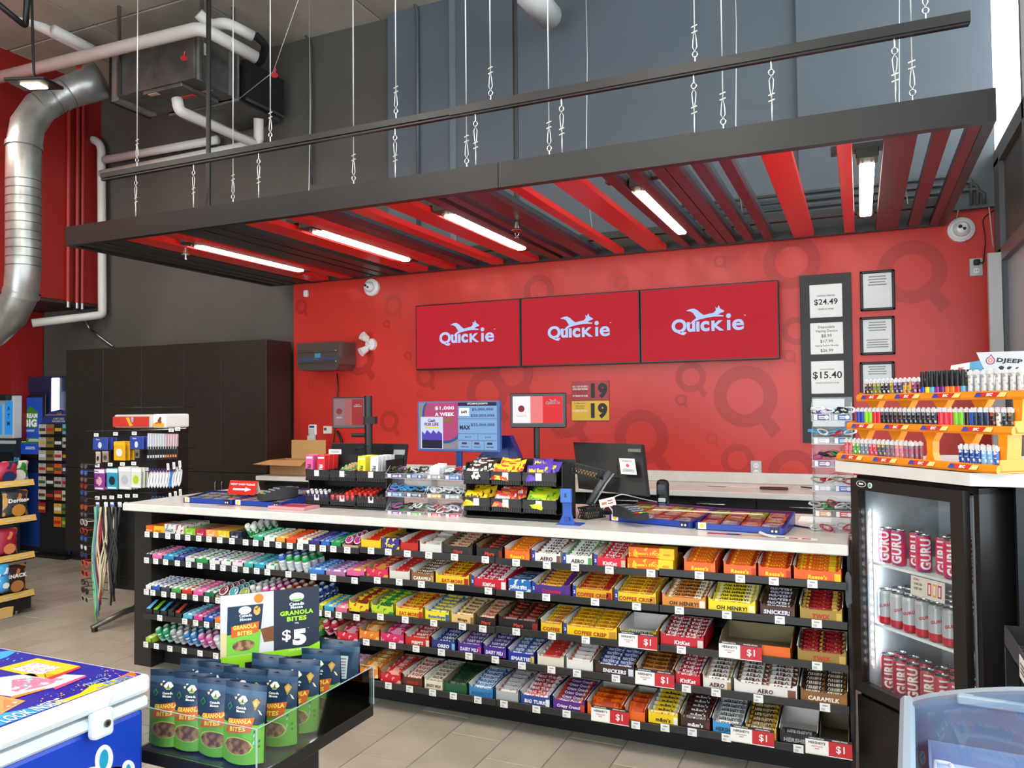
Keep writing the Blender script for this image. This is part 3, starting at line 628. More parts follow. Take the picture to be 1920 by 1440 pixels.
# ================================================================ CANDY COUNTER
WT = .975; YF = 3.36
tag(MB().rbox(-4.045, 3.345, .932, -.055, 4.22, WT, ct, .004).build('counter_worktop'), 'long white quartz worktop of the candy counter', 'worktop')
sec = [(-3.885, XY(674, YF)), (XY(674, YF), XY(928, YF)), (XY(928, YF), XY(1234, YF)), (XY(1234, YF), -.062)]
zrail = [[.784, .632, .447, .306, .140], [.791, .646, .464, .328, .127], [.788, .641, .469, .316, .128], [.796, .641, .474, .315, .136]]
RH = .030; DEP = .40
dc = thing('candy_counter', 'long black shop counter with five tiers of candy shelves facing the aisle', 'counter', (-2.05, 3.4, 0))
def dpart(m, n, par=None):
    o = m.build(n, par or dc); 
    if par is None: o.location = -Vector(dc.location)
    return o
db = mat('211D1B', .5)
dpart(MB().box(-4.03, 3.42, 0, -3.89, 4.18, .932, db), 'side_panel'); dpart(MB().box(-.062, 3.42, 0, -.05, 4.18, .932, db), 'side_panel')
dpart(MB().box(-3.89, 3.83, .05, -.06, 3.86, .932, mat('0E0D0D', .6)), 'back_panel'); dpart(MB().box(-3.89, 3.52, 0, -.06, 3.83, .07, mat('0E0D0D', .6)), 'kick_panel')
for k in range(1, 4): dpart(MB().box(sec[k][0] - .012, 3.76, .07, sec[k][0] + .012, 3.83, .932, BLACK), 'upright')
rail_m = mat('2C2A29', .38); shm = mat('1A1918', .5)
lin_m = mat('8A8A88', .7)
tagm = MB().box(-.019, -.0015, -.016, .019, 0, .016, mat('ECECE8', .5)); tagm.box(-.010, -.002, .004, .010, -.0016, .009, mat('9C9C9A', .6)).box(-.014, -.002, -.012, .0, -.0016, -.002, mat('C0C0BE', .6)); tagmesh = tagm.mesh('price_tag')
shelves = {}
for s in range(4):
    a, b = sec[s]
    for r in range(5):
        z = zrail[s][r]
        sh = dpart(MB().box(a + .003, YF + .004, z + .002, b - .003, YF + DEP, z + .018, shm), 'shelf'); sh.location = -Vector(dc.location)
        MB().rbox(a + .002, YF - .004, z, b - .002, YF + .004, z + RH, rail_m, .001).build('price_rail', sh)
        shelves[(s, r)] = sh
def sect(x):
    for s in range(4):
        if x < sec[s][1]: return s
    return 3

WX = WHITE
def barmesh(L, Wd, H, m1, text, tcol, flat=False, res=1):
    """a wrapped bar lying along X: crimped flat ends and a puffed middle"""
    m = MB()
    if flat: m.rbox(-L / 2, -Wd / 2, 0, L / 2, Wd / 2, H, m1, .002); top = H + .0006
    else:
        st = [(-L / 2, .45, .12), (-L / 2 + .010, .42, .12), (-L / 2 + .016, 1, 1), (L / 2 - .016, 1, 1), (L / 2 - .010, .42, .12), (L / 2, .45, .12)]
        vs = []
        for x, kw, kh in st:
            w = Wd / 2 * (.85 + .15 * kw) if kh < 1 else Wd / 2
            for (yy, zz) in ((-1, .5), (-.75, .5 + .42 * kh), (.75, .5 + .42 * kh), (1, .5), (.75, .5 - .42 * kh), (-.75, .5 - .42 * kh)): vs.append((x, yy * w, zz * H))
        fs = []
        for i in range(5):
            for k in range(6): fs.append((i * 6 + k, i * 6 + (k + 1) % 6, i * 6 + 6 + (k + 1) % 6, i * 6 + 6 + k))
        fs += [list(range(6)), list(range(30, 36))[::-1]]
        m.add(vs, fs, m1); top = H * .92 + .0006
    if text: m.text(text, (0, 0, top), UX, UY, Wd * .5, tcol, bold=.04, maxw=L * .72, shear=.12, res=res)
    return m
def tray(w, d, hf, hb, mo, mi, notch=True):
    m = MB(); t = .003; c = w * .2
    if notch: pf = [(-w / 2, 0), (w / 2, 0), (w / 2, hf * 1.25), (w / 2 - c * .5, hf * .9), (-w / 2 + c * .5, hf * .9), (-w / 2, hf * 1.25)]
    else: pf = [(-w / 2, 0), (w / 2, 0), (w / 2, hf), (-w / 2, hf)]
    m.prism(pf, 0, t, mo)
    for sx in (-1, 1):
        x = sx * w / 2; sp = [(0, 0), (d, 0), (d, hb), (d * .35, hb), (0, pf[2][1])]
        m.prism(sp, x - (t if sx > 0 else 0), x + (0 if sx > 0 else t), mo, 'x', mi)
        n = [(y, z) for y, z in sp]; xi = x - sx * (t + .0004)
        m.add([(xi, y, z) for y, z in n], [tuple(range(5))], mi)
    m.box(-w / 2, d - t, 0, w / 2, d, hb, mi).box(-w / 2, 0, 0, w / 2, d, t, mi)
    return m
ROWN = ['top shelf', 'second shelf', 'third shelf', 'fourth shelf', 'bottom shelf']
DATA = '''
0|268|287|carton|E8641E|E8641E||HALLS|F8D8A0|orange cough drop cartons
0|288|307|carton|F0B41C|F0B41C||HALLS|B05010|golden yellow drop cartons
0|308|329|carton|D9DAD8|D9DAD8|8A8C8A|HALLS|505050|white and silver cartons|big
0|330|344|carton|E0D8D4|E0D8D4|9A1A2A||9A1A2A|white cartons with dark red stripes|big
0|345|366|carton|7DB32A|7DB32A|A8D048|HALLS|E8F4C8|lime green drop cartons
0|366|386|carton|A81C3C|A81C3C|C84060|HALLS|F4D0D8|crimson drop cartons
0|386|407|carton|F0984A|F0984A|F4C080|HALLS|F8ECD8|peach drop cartons
0|407|430|carton|E8BC20|E8BC20|F4D860|HALLS|F8F0D0|mustard yellow drop cartons
0|430|452|carton|1C2036|1C2036|50546A|HALLS|F0F0F0|black drop cartons
0|453|473|bottle|2FA04A|2FA04A|F0F0EC||FFFFFF|green mint bottles with white caps
0|474|494|gum|2FA070|49B583|C8E8DC||FFFFFF|mint green gum packs
0|495|516|gum|E8EEE8|E4ECE6|7CC090||FFFFFF|white and green gum packs
0|517|535|gum|E8A030|E8A030|F0D0A0||FFFFFF|amber gum packs
0|536|556|gum|E84818|E84818|F06030||FFFFFF|bright orange gum packs
0|557|579|gum|F0E8DC|E8DCC8|D06040||FFFFFF|cream and red gum packs
0|580|600|gum|3A2E78|3C3080|6A60A8||FFFFFF|purple gum packs
0|601|619|gum|2A62B0|2A62B0|88B0E0||FFFFFF|blue gum packs
0|620|640|gum|1E8A48|1E8A48|58B880||FFFFFF|forest green gum packs
0|641|673|tin|7C1C5C|B02878|F0C0DC||FFFFFF|pink candy tins
0|676|715|tray|F0C018|D8261C|F0C018||FFE060|red and yellow chewy candy|cols1
0|716|748|carton|3B2A86|3B2A86|F0D850|Mini|F4DC30|purple candy egg cartons|big
0|750|785|tray|B8201C|A81C1C|E0A040||FFFFFF|red candy rolls
0|786|829|jumble|D8D6D0|E4E0DA|C42A24||C0302A|white and red milk bars
0|830|887|tray|2A2420|B8A080|3A2C24|Mars|C0402A|beige wrapped caramel bars
0|892|943|tray|241E1C|33241E|7A2018|Mars|D04830|black wrapped caramel bars
0|945|994|tray|EE6A1C|EE6A1C|F08030|Reese's|F4D820|orange peanut butter cups
0|996|1052|tray|E4E2DC|E8E4DE|7A4A34|AERO|4A2418|white bubbly chocolate bars with brown lettering
0|1054|1111|tray|E6EAE2|E6EAE2|5A9A4C|AERO|4A2418|white and green mint bars
0|1112|1174|tray|D0203A|C81C30|C8B890|KitKat|F4E8E8|red wafer bars
0|1175|1262|carton|EE6C1A|EE6C1A|F0C820|Reese's STICKS|FFE020|large orange and yellow wafer stick cartons|flat2
0|1280|1342|tray|EE6420|E85A18|F07830|Reese's|F4D820|orange cups beside the shelf gap
0|1354|1418|tray|EE6420|E85A18|C04010|Reese's|F4D820|orange cups in a notched box
0|1419|1483|tray|EC6018|E05414|B83C10|Reese's|F4D820|dark orange cups in a notched box
0|1485|1578|tray|EC6018|E85A18|F0C420|Reese's|F4D820|long orange and yellow cups
1|268|284|gum|30303A|33333C|B0B0B8||FFFFFF|charcoal gum packs
1|285|305|gum|E070A0|DC6C9C|F4B8D0||FFFFFF|rose pink gum packs
1|306|327|gum|2A8CC0|2A8CC0|8CC8E4||FFFFFF|sky blue gum packs
1|328|346|gum|2A3478|2C3678|7A84C0||FFFFFF|navy gum packs
1|347|366|gum|D8DCDC|C8CCCC|8A8E90||FFFFFF|silver gum packs
1|367|391|gum|2A9A48|F0F0EC|2A9A48||FFFFFF|green and white gum packs
1|392|413|gum|E0E0E0|E4E6E8|38407C||FFFFFF|white and navy gum packs
1|414|434|gum|E4E6E0|DDE2DC|3C9A58||FFFFFF|white gum packs with green stripe
1|435|456|gum|E8D8E0|E4D4DC|C06088||FFFFFF|pale pink gum packs
1|457|475|gum|3CB0A0|45B4A6|A8DCD4||FFFFFF|teal gum packs
1|476|497|gum|2A9AB4|2A8CB0|8CD0DC||FFFFFF|turquoise gum packs
1|498|516|gum|D8E4D8|CCDCCC|3A8A50||FFFFFF|grey green gum packs
1|517|576|bottle4|2FA04A|2A9C50|D8DCE0||FFFFFF|see-through candy bottles with green and blue caps
1|578|609|gum|3C7CC8|3C78C4|A8C8EC||FFFFFF|light blue mint rolls
1|610|648|gum|A8709C|8C6AA8|E8C8DC||FFFFFF|lilac candy rolls
1|649|684|gum|D85C90|DC6898|E8D048||FFFFFF|pink candy sticks
1|686|728|bag|D42A58|D42858|F0A040||F8E060|raspberry red gummy bags
1|729|769|tray|D8D0C8|D02C28|E8E0DC||FFFFFF|red and white candy tubes
1|770|814|tray|8A5A34|3A2218|C89858|CARAMILK|F4ECD8|brown caramel chocolate bars
1|815|880|tray|E8C420|D8B818|B02A18|EAT-MORE|C02818|yellow toffee bars with green box ends
1|882|950|tray|C81C30|B81A2C|E8E0DC|KitKat|F8F0F0|red chunky wafer bars
1|952|994|carton|1C4C9C|2C6CB8|D8E4F0|SMARTIES|F4F4FC|blue candy bean cartons|big
1|996|1070|tray|4A2C80|D8A824|5A2C80|Crunchie|C82820|gold and purple honeycomb bars
1|1072|1148|tray|D8A41C|C88A24|A8201C|COFFEE CRISP|A8201C|yellow and red coffee wafer bars
1|1150|1230|tray|ECC420|E4B81C|C88A30|COFFEE CRISP|A82818|bright yellow coffee wafer bars
1|1238|1323|tray|D88A34|C8782C|F0E0C8|OH HENRY!|3A1E10|orange peanut bars
1|1324|1416|tray|F0D420|ECD020|F4E8A0|OH HENRY!|2A1A10|yellow peanut bars
1|1421|1489|tray|4A2A22|3A2420|5A3A30|SNICKERS|E4E8F8|dark brown peanut bars
1|1495|1578|tray|A8883C|7A1A18|D8B050|TWIX|C8242C|gold twin biscuit bars
2|264|284|gum|E4E4E0|E4E4E0|B0B4B4||404040|white gum cartons
2|285|301|gum|2C5CB4|D8DCE4|2C5CB4||FFFFFF|blue and white gum packs
2|302|320|gum|40444C|D4D8D8|343A44||FFFFFF|slate gum packs
2|321|340|gum|50A050|DCE4D8|50A050||FFFFFF|leaf green gum packs
2|341|361|gum|C83C28|E0D4CC|C83C28||FFFFFF|brick red gum packs
2|362|382|gum|E85CA0|E85CA0|F4C0D8||FFFFFF|hot pink gum packs
2|383|403|gum|2A7058|D0DCD4|2A7058||FFFFFF|pine green gum packs
2|404|421|tin|7C2038|7C2038|E8DCDC||FFFFFF|maroon round tins
2|422|440|tin|3A9AA8|3A9AA8|E0ECEC||FFFFFF|teal round tins
2|441|461|tin|90A038|98A440|E8ECD8||FFFFFF|olive round tins
2|463|484|bottle|C8CCCC|C8CCCC|DCE0E0||FFFFFF|silver gum bottles
2|485|514|bottle|E050A0|E050A0|F0B0D4||FFFFFF|magenta gum bottles
2|515|552|bottle|E06028|E06028|F0A080||FFFFFF|orange gum bottles
2|553|592|bottle|2A48A0|2A48A0|B0C0E8||FFFFFF|royal blue gum bottles
2|594|606|gum|A8B830|A8B830|E0D040||FFFFFF|olive sour candy packs
2|607|627|gum|2C9CD0|2C98CC|E8D030||FFFFFF|sky blue sour candy packs
2|628|651|gum|E06C90|E06C90|F0C8A0||FFFFFF|pink sour candy packs
2|653|692|bag|E0C81C|E4CC20|B02830||3A3A20|black and yellow sour candy bags
2|694|738|bag|B8CC28|C0D430|289048||2A2A20|lime sour candy bags
2|740|793|tray|ECCC20|E0B81C|C83018|EAT-MORE|C83018|yellow toffee bars in a yellow box
2|795|842|tray|F0DC28|F0D828|2C64B4|Butterfinger|2050A8|yellow bars with blue lettering
2|844|888|tray|E4C080|DCC088|8A6A40|Mirage|5A3820|tan bubbly bars
2|890|929|tray|2A201C|C0A888|4A3428|Mars|D04830|beige caramel bars in a black box
2|932|1009|tray2|241C1A|30221E|8A2818|Mars|D04830|black caramel bars in two columns
2|1011|1053|tray|E4BC28|E0B424|68A8D8|COFFEE|A82818|yellow and blue coffee bars
2|1054|1156|tray2|F0C81C|E8BC18|C89030|COFFEE CRISP|A82818|coffee wafer bars in two yellow columns
2|1158|1229|few|E4C41C|C8C4B8|E4C820|OH HENRY!|2A1A10|few silver peanut bars
2|1234|1318|tray2|C81C30|9A1420|D8D0CC|KitKat|F8F0F0|dark red wafer bars in two columns
2|1344|1480|empty|E86A20|8A7A5A|||FFFFFF|empty long orange box
2|1489|1590|tray2|9A7C38|6A1618|C8A850|TWIX|C8242C|gold twin biscuit bars in two columns
3|263|342|visor|2A2A2C|38383C|48B0D8||FFFFFF|dark gum sleeves with open blue lids
3|343|362|gum|5CB4D0|5CB4D0|D8ECF4||FFFFFF|pale blue gum packs
3|363|381|gum|D84890|D84890|F0C8DC||FFFFFF|deep pink gum packs
3|382|401|gum|2C54B8|2C54B8|C0D0F0||FFFFFF|cobalt gum packs
3|402|421|gum|F08028|F08028|F8D0A0||FFFFFF|tangerine gum packs
3|422|460|gum|48A058|48A058|C8E0C8||FFFFFF|grass green gum packs
3|461|500|gum|B83838|B83838|F0D0D0||FFFFFF|dull red gum packs
3|501|545|gum|7848A0|7848A0|D8C8E8||FFFFFF|violet gum packs
3|546|596|gum|38A048|38A048|D8E840||FFFFFF|bright green gum packs
3|597|629|bottle|D02C48|D02C48|F0DCDC||FFFFFF|red and white candy bottles
3|631|671|bag|CC2438|CC2438|F0B0C0||FFFFFF|cherry gummy bags
3|672|711|bag|E88028|E88028|F4C080||F8F0D0|orange peach gummy bags
3|712|757|bag|D8285C|D8285C|F0A0C0||F8F0D0|berry pink gummy bags
3|758|805|tray|C82820|D02C24|E0D0C8|M&M'S|F4F0EC|red candy tubes
3|807|853|tray|283078|28347C|7CB0DC|OREO|F0F4FC|navy and light blue cookie bars
3|856|902|tray|4A2890|3E2480|C03C90|DAIRY MILK|E8E0F4|purple and pink milk chocolate bars
3|904|948|tray|44288C|36207A|5A3CA0|DAIRY MILK|F0E8F8|deep purple milk chocolate bars
3|950|1001|tray2|20389C|2C58B0|D8B840|SMARTIES|F4F4FC|blue candy bean packs in two columns
3|1004|1056|tray|E0D4C4|C8302C|D8DCDC||FFFFFF|red and silver nougat bars
3|1058|1110|tray|E4E2DE|E6E2DC|C04830||3A2018|white hazelnut bars
3|1111|1187|tray2|3E2620|2A3C88|E0E4F4|SNICKERS|F0F4FC|peanut bars in two brown columns
3|1189|1259|tray|D08A3C|B06A28|5A3018|OH HENRY!|2A1408|brown orange peanut bars
3|1261|1310|tray|C81C30|B01828|E8E0DC|KitKat|F8F0F0|red chunky wafer bars in a small box
3|1312|1367|tray|E0DCD4|E4E0D8|B89060|AERO|4A2418|cream white bubbly bars
3|1369|1491|tray2|E6E2DC|E8E4DC|7A4A34|AERO|5A1E1C|white bubbly bars in two columns
3|1493|1596|tray2|8A5C30|3E2418|A06830|CARAMILK|F4ECDC|brown caramel bars in two columns
4|265|284|gum|A8C838|A8C838|D8E490||FFFFFF|lime gum pouches
4|285|312|bottle|2AA868|2AA868|B8E4D0||FFFFFF|emerald gum bottles
4|313|337|bottle|A8ACB0|A8ACB0|D8DADC||FFFFFF|grey gum bottles
4|338|364|bottle|3C90D0|3C90D0|C8E0F4||FFFFFF|bright blue gum bottles
4|365|393|bottle|E070B0|E070B0|F4D0E4||FFFFFF|candy pink gum bottles
4|394|421|bottle|2A8C40|F0F0EC|2A8C40||FFFFFF|white gum bottles with green labels
4|422|470|bottle|C83848|C83848|F0D0D0||FFFFFF|red gum bottles
4|471|530|bottle|3C58B0|3C58B0|C8D0F0||FFFFFF|indigo gum bottles
4|531|600|gum|E8B830|E8B830|F8E8A0||FFFFFF|yellow gum packs
4|601|671|gum|C85090|C85090|F0C8E0||FFFFFF|plum pink gum packs
4|673|709|bag|E8842C|E8842C|F4C888||FFFFFF|orange gummy bags at the shelf end
4|711|751|bag|CC2430|CC2430|F0A8A0||FFFFFF|strawberry red gummy bags
4|753|791|tray|5A3020|D8CCB8|A82C20|ROLO|C82820|brown and cream toffee rolls
4|793|829|tray|E4DCC8|DCD4C0|9A9080|JERSEY MILK|6A4A30|cream milk chocolate bars
4|831|874|tray2|1E5A38|183828|2A4A38||E8F0E8|dark green thin mints
4|876|923|tray|3C84BC|D4E4F0|2C78B8|BOUNTY|1C60A8|white and blue coconut bars
4|926|970|tray|B0B4B8|C8CACC|8A3C60||A82838|silver whipped bars
4|972|1029|tray|2C4C9C|C8243C|ECECEC|BIG TURK|F4F0F0|red and white jelly bars in a blue box
4|1032|1094|tray|5A2C84|54286C|C83C28|Crispy Crunch|F0E8F4|purple crunchy peanut bars
4|1096|1163|bagw|EE6A1C|EC6418|B84010|REESE|F4D820|orange candy pouches behind a price card
4|1166|1206|bagw|EC6A20|E8601C|C84818||F4D820|orange candy pouches in a half empty box
4|1209|1267|tray|F0CC20|ECC41C|F0F0E0|m&m's|3A1E14|yellow peanut candy packs
4|1269|1327|tray|3E2420|3A221E|6A2C28|m&m's|F4F0F0|brown candy packs
4|1329|1387|tray|3C98D8|D8DADC|A0A4A8|HERSHEY'S|26262C|silver and blue chocolate bars
4|1390|1450|tray|ECC020|4A3018|D8A820|HERSHEY'S|E4D0A0|brown and gold almond bars
4|1453|1526|few|1E1A1C|1E1C20|3C3840|HERSHEY'S|A8A4A8|black dark chocolate bars
4|1528|1597|empty|3A3028|4A4034|||FFFFFF|empty brown carton'''
lines_ = [l.split('|') for l in DATA.strip().split('\n')]
ORD = ['frontmost', 'second from front', 'third from front', 'fourth from front', 'fifth from front', 'rearmost']
def ol(q, n, desc, shelf, col=''):
    d = desc
    for a_, b_ in ((' in two columns', ''), (' in two yellow columns', ''), (' in two brown columns', ''), (' with brown lettering', ''), (' with blue lettering', ''), (' with white caps', ''), (' with yellow ends', ''), (' with green box ends', ''), (' behind a price card', ''), (' in a notched box', ', notched box'), (' beside the shelf gap', ', by gap'), (' with dark red stripes', ''), (' in a small box', ', small box'), (' in a half empty box', ', half empty box')): d = d.replace(a_, b_)
    return '%s%s of the %s, %s' % (ORD[q] if q < n - 1 or n == 1 else 'rearmost', col, d, shelf)
seen = set()
KN = {'carton': 'candy_carton', 'gum': 'gum_pack', 'bottle': 'gum_bottle', 'bottle4': 'candy_bottle', 'tin': 'candy_tin', 'bag': 'gummy_bag', 'bagw': 'candy_pouch', 'visor': 'gum_sleeve'}
for L in lines_:
    r, a, b, kind, cf, c1, c2, text, tc, desc = L[:10]; opt = L[10] if len(L) > 10 else ''
    r = int(r); x0 = XY(int(a), YF + .012); x1 = XY(int(b), YF + .012); x0 = max(x0, -3.882); x1 = min(x1, -.067)
    s = sect((x0 + x1) / 2); z = max(zrail[s][r], zrail[sect(x0 + .004)][r], zrail[sect(x1 - .004)][r]) + .0186; zt_g = zrail[s][r]
    w = x1 - x0; xc = (x0 + x1) / 2; yc = YF + .012
    assert desc not in seen or True; seen.add(desc)
    # tag in front
    if not (r in (2, 3) and 421 < int(a) < 590) and not (int(a), r) in ((1158, 2), (1344, 2), (1189, 3), (1096, 4), (1390, 4), (1528, 4)):
        o = obj('price_tag', tagmesh, shelves[(s, r)], (xc + R(-.1, .1) * w, YF - .0045, zt_g + RH / 2 + R(-.001, .001)))
    loc = (xc, yc, z); big = r
    hf = .052; hb = .075; dep = .24; grp = '%s on the %s' % (desc, ROWN[r])
    w1 = wrap(c1, c2 or c1); tcm = mat(tc, .4); fm = mat(cf, .4); nice = ROWN[r]
    if kind == 'carton':
        if opt == 'flat2': n, h, d = 3, .045, .07
        elif opt == 'big': n, h, d = 2, .062, .10
        else: n, h, d = 4, .045, .05
        m = MB().rbox(-w / 2 + .001, 0, 0, w / 2 - .001, d, h, w1 if c2 else fm, .0015)
        m.text(text, (-w * .04, -.0008, h * .42), UX, UZ, h * (.26 if opt != 'flat2' else .3), tcm, bold=.04, maxw=w * .75)
        m.text(text, (0, d * .5, h + .0008), UX, UY, d * .3, tcm, bold=.03, maxw=w * .7)
        if opt == 'flat2': m.box(w * .18, -.0006, 0, w / 2 - .001, d + .0006, h + .0006, mat('F0CC20', .4)).text('KING', (w * .34, -.0014, h * .4), UX, UZ, .008, mat('E05A18'), bold=.03)
        me = m.mesh('candy_carton')
        for k in range(n):
            o = obj('candy_carton', me, None, (loc[0] + R(-.001, .001), yc + k * (d + .002), z + (.0 if opt == 'flat2' else 0)), (0, 0, R(-.02, .02)))
            tag(o, ol(k, n, desc, nice), 'candy', grp)
        if opt == 'flat2':
            o = obj('candy_carton', me, None, (loc[0], yc + .02, z + h + .001)); tag(o, 'topmost of the %s, %s' % (desc, nice), 'candy', grp)
    elif kind in ('gum', 'visor'):
        if kind == 'visor':
            for k in range(5):
                ww_ = w / 5; x = x0 + ww_ * (k + .5)
                t = thing('gum_sleeve', 'dark open gum sleeve with a raised flap, %s on the fourth shelf' % ('leftmost', 'second from left', 'third from left', 'fourth from left', 'fifth from left')[k], 'candy', (x, yc, z), (0, 0, 0), 'dark gum sleeves on the fourth shelf')
                tray(ww_ * .94, .2, .035, .05, mat('2C2C30', .4), mat('3C3C42', .5), False).build('sleeve', t)
                fc = ('48A8D4', '78C030', '3C98C8', '3A3A40', 'C84030')[k]
                MB().add([(-ww_ * .4, .0, .036), (ww_ * .1, .0, .036), (ww_ * .05, .07, .075), (-ww_ * .45, .07, .07)], [(0, 1, 2, 3)], mat(fc, .4)).build('flap', t)
                mm_ = barmesh(ww_ * .8, .03, .012, wrap('2C2E30', ('5A9A40', '48A8C8')[k % 2]), '', tcm, True).mesh('gum_pack')
                for q in range(5):
                    tag(obj('gum_pack', mm_, None, (x, yc + .03 + q * .034, z + .02 + q * .003), (math.radians(46), 0, 0)), '%s dark gum pack inside the %s open sleeve, fourth shelf' % (ORD[q], ('leftmost', 'second', 'third', 'fourth', 'fifth')[k]), 'gum', 'gum in the %s dark sleeve' % ('leftmost', 'second', 'third', 'fourth', 'fifth')[k])
            continue
        t = thing('gum_tray', 'low open tray holding the %s on the %s' % (desc, nice), 'tray', loc)
        tray(w * .985, .20, .030, .042, fm, mat('E6E6E2', .6) if c2 else fm, False).build('tray_card', t)
        me = barmesh(w * .88, .030, .017, w1, '', tcm, True)
        me.add([(-w * .2, -.004, .0178), (w * .2, -.004, .0178), (w * .14, .009, .0178), (-w * .14, .009, .0178)], [(0, 1, 2, 3)], mat(c2 or 'FFFFFF', .4)); me = me.mesh('gum_pack')
        for q in range(6):
            tag(obj('gum_pack', me, None, (xc + R(-.0015, .0015), yc + .028 + q * .030, z + .017 + q * .003), (math.radians(49 + R(-1, 1)), 0, 0)), ol(q, 6, desc, nice), 'gum', grp)
    elif kind in ('bottle', 'bottle4'):
        n = max(2, round(w / .055)) if kind == 'bottle' else 4
        rr_ = min(.0222, w / n * .46)
        def botmesh(body, cap):
            m = MB(); m.lathe([(0, 0), (rr_, 0), (rr_, .05), (rr_ * .82, .058)], wrap(body, 'E8E8E8', sc=60), n=12).lathe([(rr_ * .9, .058), (rr_ * .95, .075), (rr_ * .8, .082), (0, .083)], mat(cap, .35), n=12)
            m.cyl((0, 0, .083), (0, 0, .0835), rr_ * .6, rr_ * .6, mat('F0F0EE', .4), 12); return m.mesh('gum_bottle')
        if kind == 'bottle4':
            for i in range(4):
                for q in range(3):
                    cc = ('2C64C8', '2A9C50', '2A9C50', '2AA058')[i] if q == 0 else ('2C64C8', '2C64C8', '2A9C50', '2A9C50')[i]
                    o = obj('candy_bottle', botmesh('C4CCD4', cc), None, (x0 + w * (i + .5) / 4, yc + .04 + q * .06, z + .010 + q * .003), (math.radians(18), 0, 0)); cn = 'blue' if cc[1] == 'C' else 'green'
                    tag(o, 'see-through candy bottle with %s cap on the second shelf, row %s column %s' % (cn, ('one', 'two', 'three')[q], ('one', 'two', 'three', 'four')[i]), 'candy', 'candy bottles on the second shelf')
        else:
            me = botmesh(c1, c2 if 'caps' in desc else c1)
            for i in range(n):
                for q in range(4):
                    tag(obj('gum_bottle', me, None, (x0 + w * (i + .5) / n, yc + .066 + q * .054, z + .016 + q * .003), (math.radians(32), 0, R(-.04, .04))), ol(q, 4, desc, nice, (', %s column,' % ('left', 'middle', 'right', 'far right')[i if n > 2 else i * 2])), 'candy', grp)
    elif kind == 'tin':
        n = 2 if w > .09 else 1; rr_ = w / n * .44
        m = MB().cyl((0, 0, 0), (0, 0, .02), rr_, rr_, mat(c1, .4), 16).cyl((0, 0, .02), (0, 0, .0225), rr_, rr_ * .95, mat('E4E4E0', .4), 16).cyl((0, 0, .0225), (0, 0, .023), rr_ * .82, rr_ * .82, wrap(c1, c2), 16)
        me = m.mesh('candy_tin')
        for i in range(n):
            for q in range(4): tag(obj('candy_tin', me, None, (x0 + w * (i + .5) / n, yc + .045 + q * .045, z + .03 + q * .003), (math.radians(50), 0, 0)), ol(q, 4, desc, nice, (', %s column,' % ('left', 'right')[i]) if n > 1 else ''), 'candy', grp)
        t = thing('tin_tray', 'cardboard tray holding the %s on the %s' % (desc, nice), 'tray', loc); tray(w * .98, .22, .02, .04, mat('B4A488', .7), mat('A89878', .7), False).build('tray_card', t)
    elif kind in ('bag', 'bagw'):
        t = thing('candy_box', 'open box of %s on the %s' % (desc, nice), 'box', loc)
        m = tray(w * .985, dep, hf, hb, w1 if kind == 'bag' else fm, mat('B49A70' if kind == 'bag' else 'D8D0C4', .7)); m.text(text, (0, -.0008, hf * .4), UX, UZ, .014, tcm, maxw=w * .7); m.build('carton', t)
        m = barmesh(w * .84, .080, .018, w1, '', tcm); m.flat([(w * .3 * math.cos(i * .6283) * (1 if i % 2 else .6), .026 * math.sin(i * .6283) * (1 if i % 2 else .6)) for i in range(10)], (0, 0, .0175), UX, UY, mat(c2, .4)); m.text('sour' if 'sour' in desc else '', (0, 0, .0180), UX, UY, .02, tcm)
        me = m.mesh(KN[kind])
        for q in range(4 if kind == 'bag' else 3):
            tag(obj(KN[kind], me, None, (xc + R(-.003, .003), yc + .052 + q * .043, z + .032 + q * .005), (math.radians(40 + R(-1, 1)), 0, R(-.01, .01))), ol(q, 4 if kind == 'bag' else 3, desc, nice), 'candy', grp)
    elif kind in ('tray', 'tray2', 'jumble', 'few', 'empty'):
        cn = 2 if kind == 'tray2' else 1
        t = thing('candy_box', ('%s on the %s' % (desc, nice)) if kind == 'empty' else 'open box of %s on the %s' % (desc, nice), 'box', loc)
        inner = 'EAE6E0' if kind != 'empty' and cf not in ('2A2420', '241E1C', '2A201C', '241C1A', '4A2A22', '3E2620', '1E5A38') else ('9A8864' if kind == 'empty' else '8A7050')
        if kind == 'empty' and '3A' in cf: inner = '6E6048'
        m = tray(w * .985, dep, hf if kind != 'empty' else .05, hb, fm, mat(inner, .7), kind != 'empty'); ft = text
        if ft:
            m.text(ft, (0, -.0008, hf * .42), UX, UZ, hf * .34, tcm, bold=.045, maxw=w * .78, shear=.1)
            if c2 and w > .12: m.box(w * .34, -.0008, .003, w * .46, -.0002, hf * .75, mat(c2, .4))
            if w > .13 and int(a) in (996, 1054, 1112, 882, 1072, 1150): m.box(-w / 2 + .002, -.001, .002, -w / 2 + .018, -.0003, hf * 1.1, mat('20409A', .4)).text('3' if int(a) < 1100 and r == 0 else '2', (-w / 2 + .010, -.0016, hf * .6), UX, UZ, .014, WX, bold=.03)
        m.build('carton', t)
        if kind == 'empty': continue
        bw = w * .90 / cn; nrow = 6 if kind != 'few' else 2
        me = barmesh(bw * .98, .036, .017, w1, text, tcm, res=1).mesh('chocolate_bar')
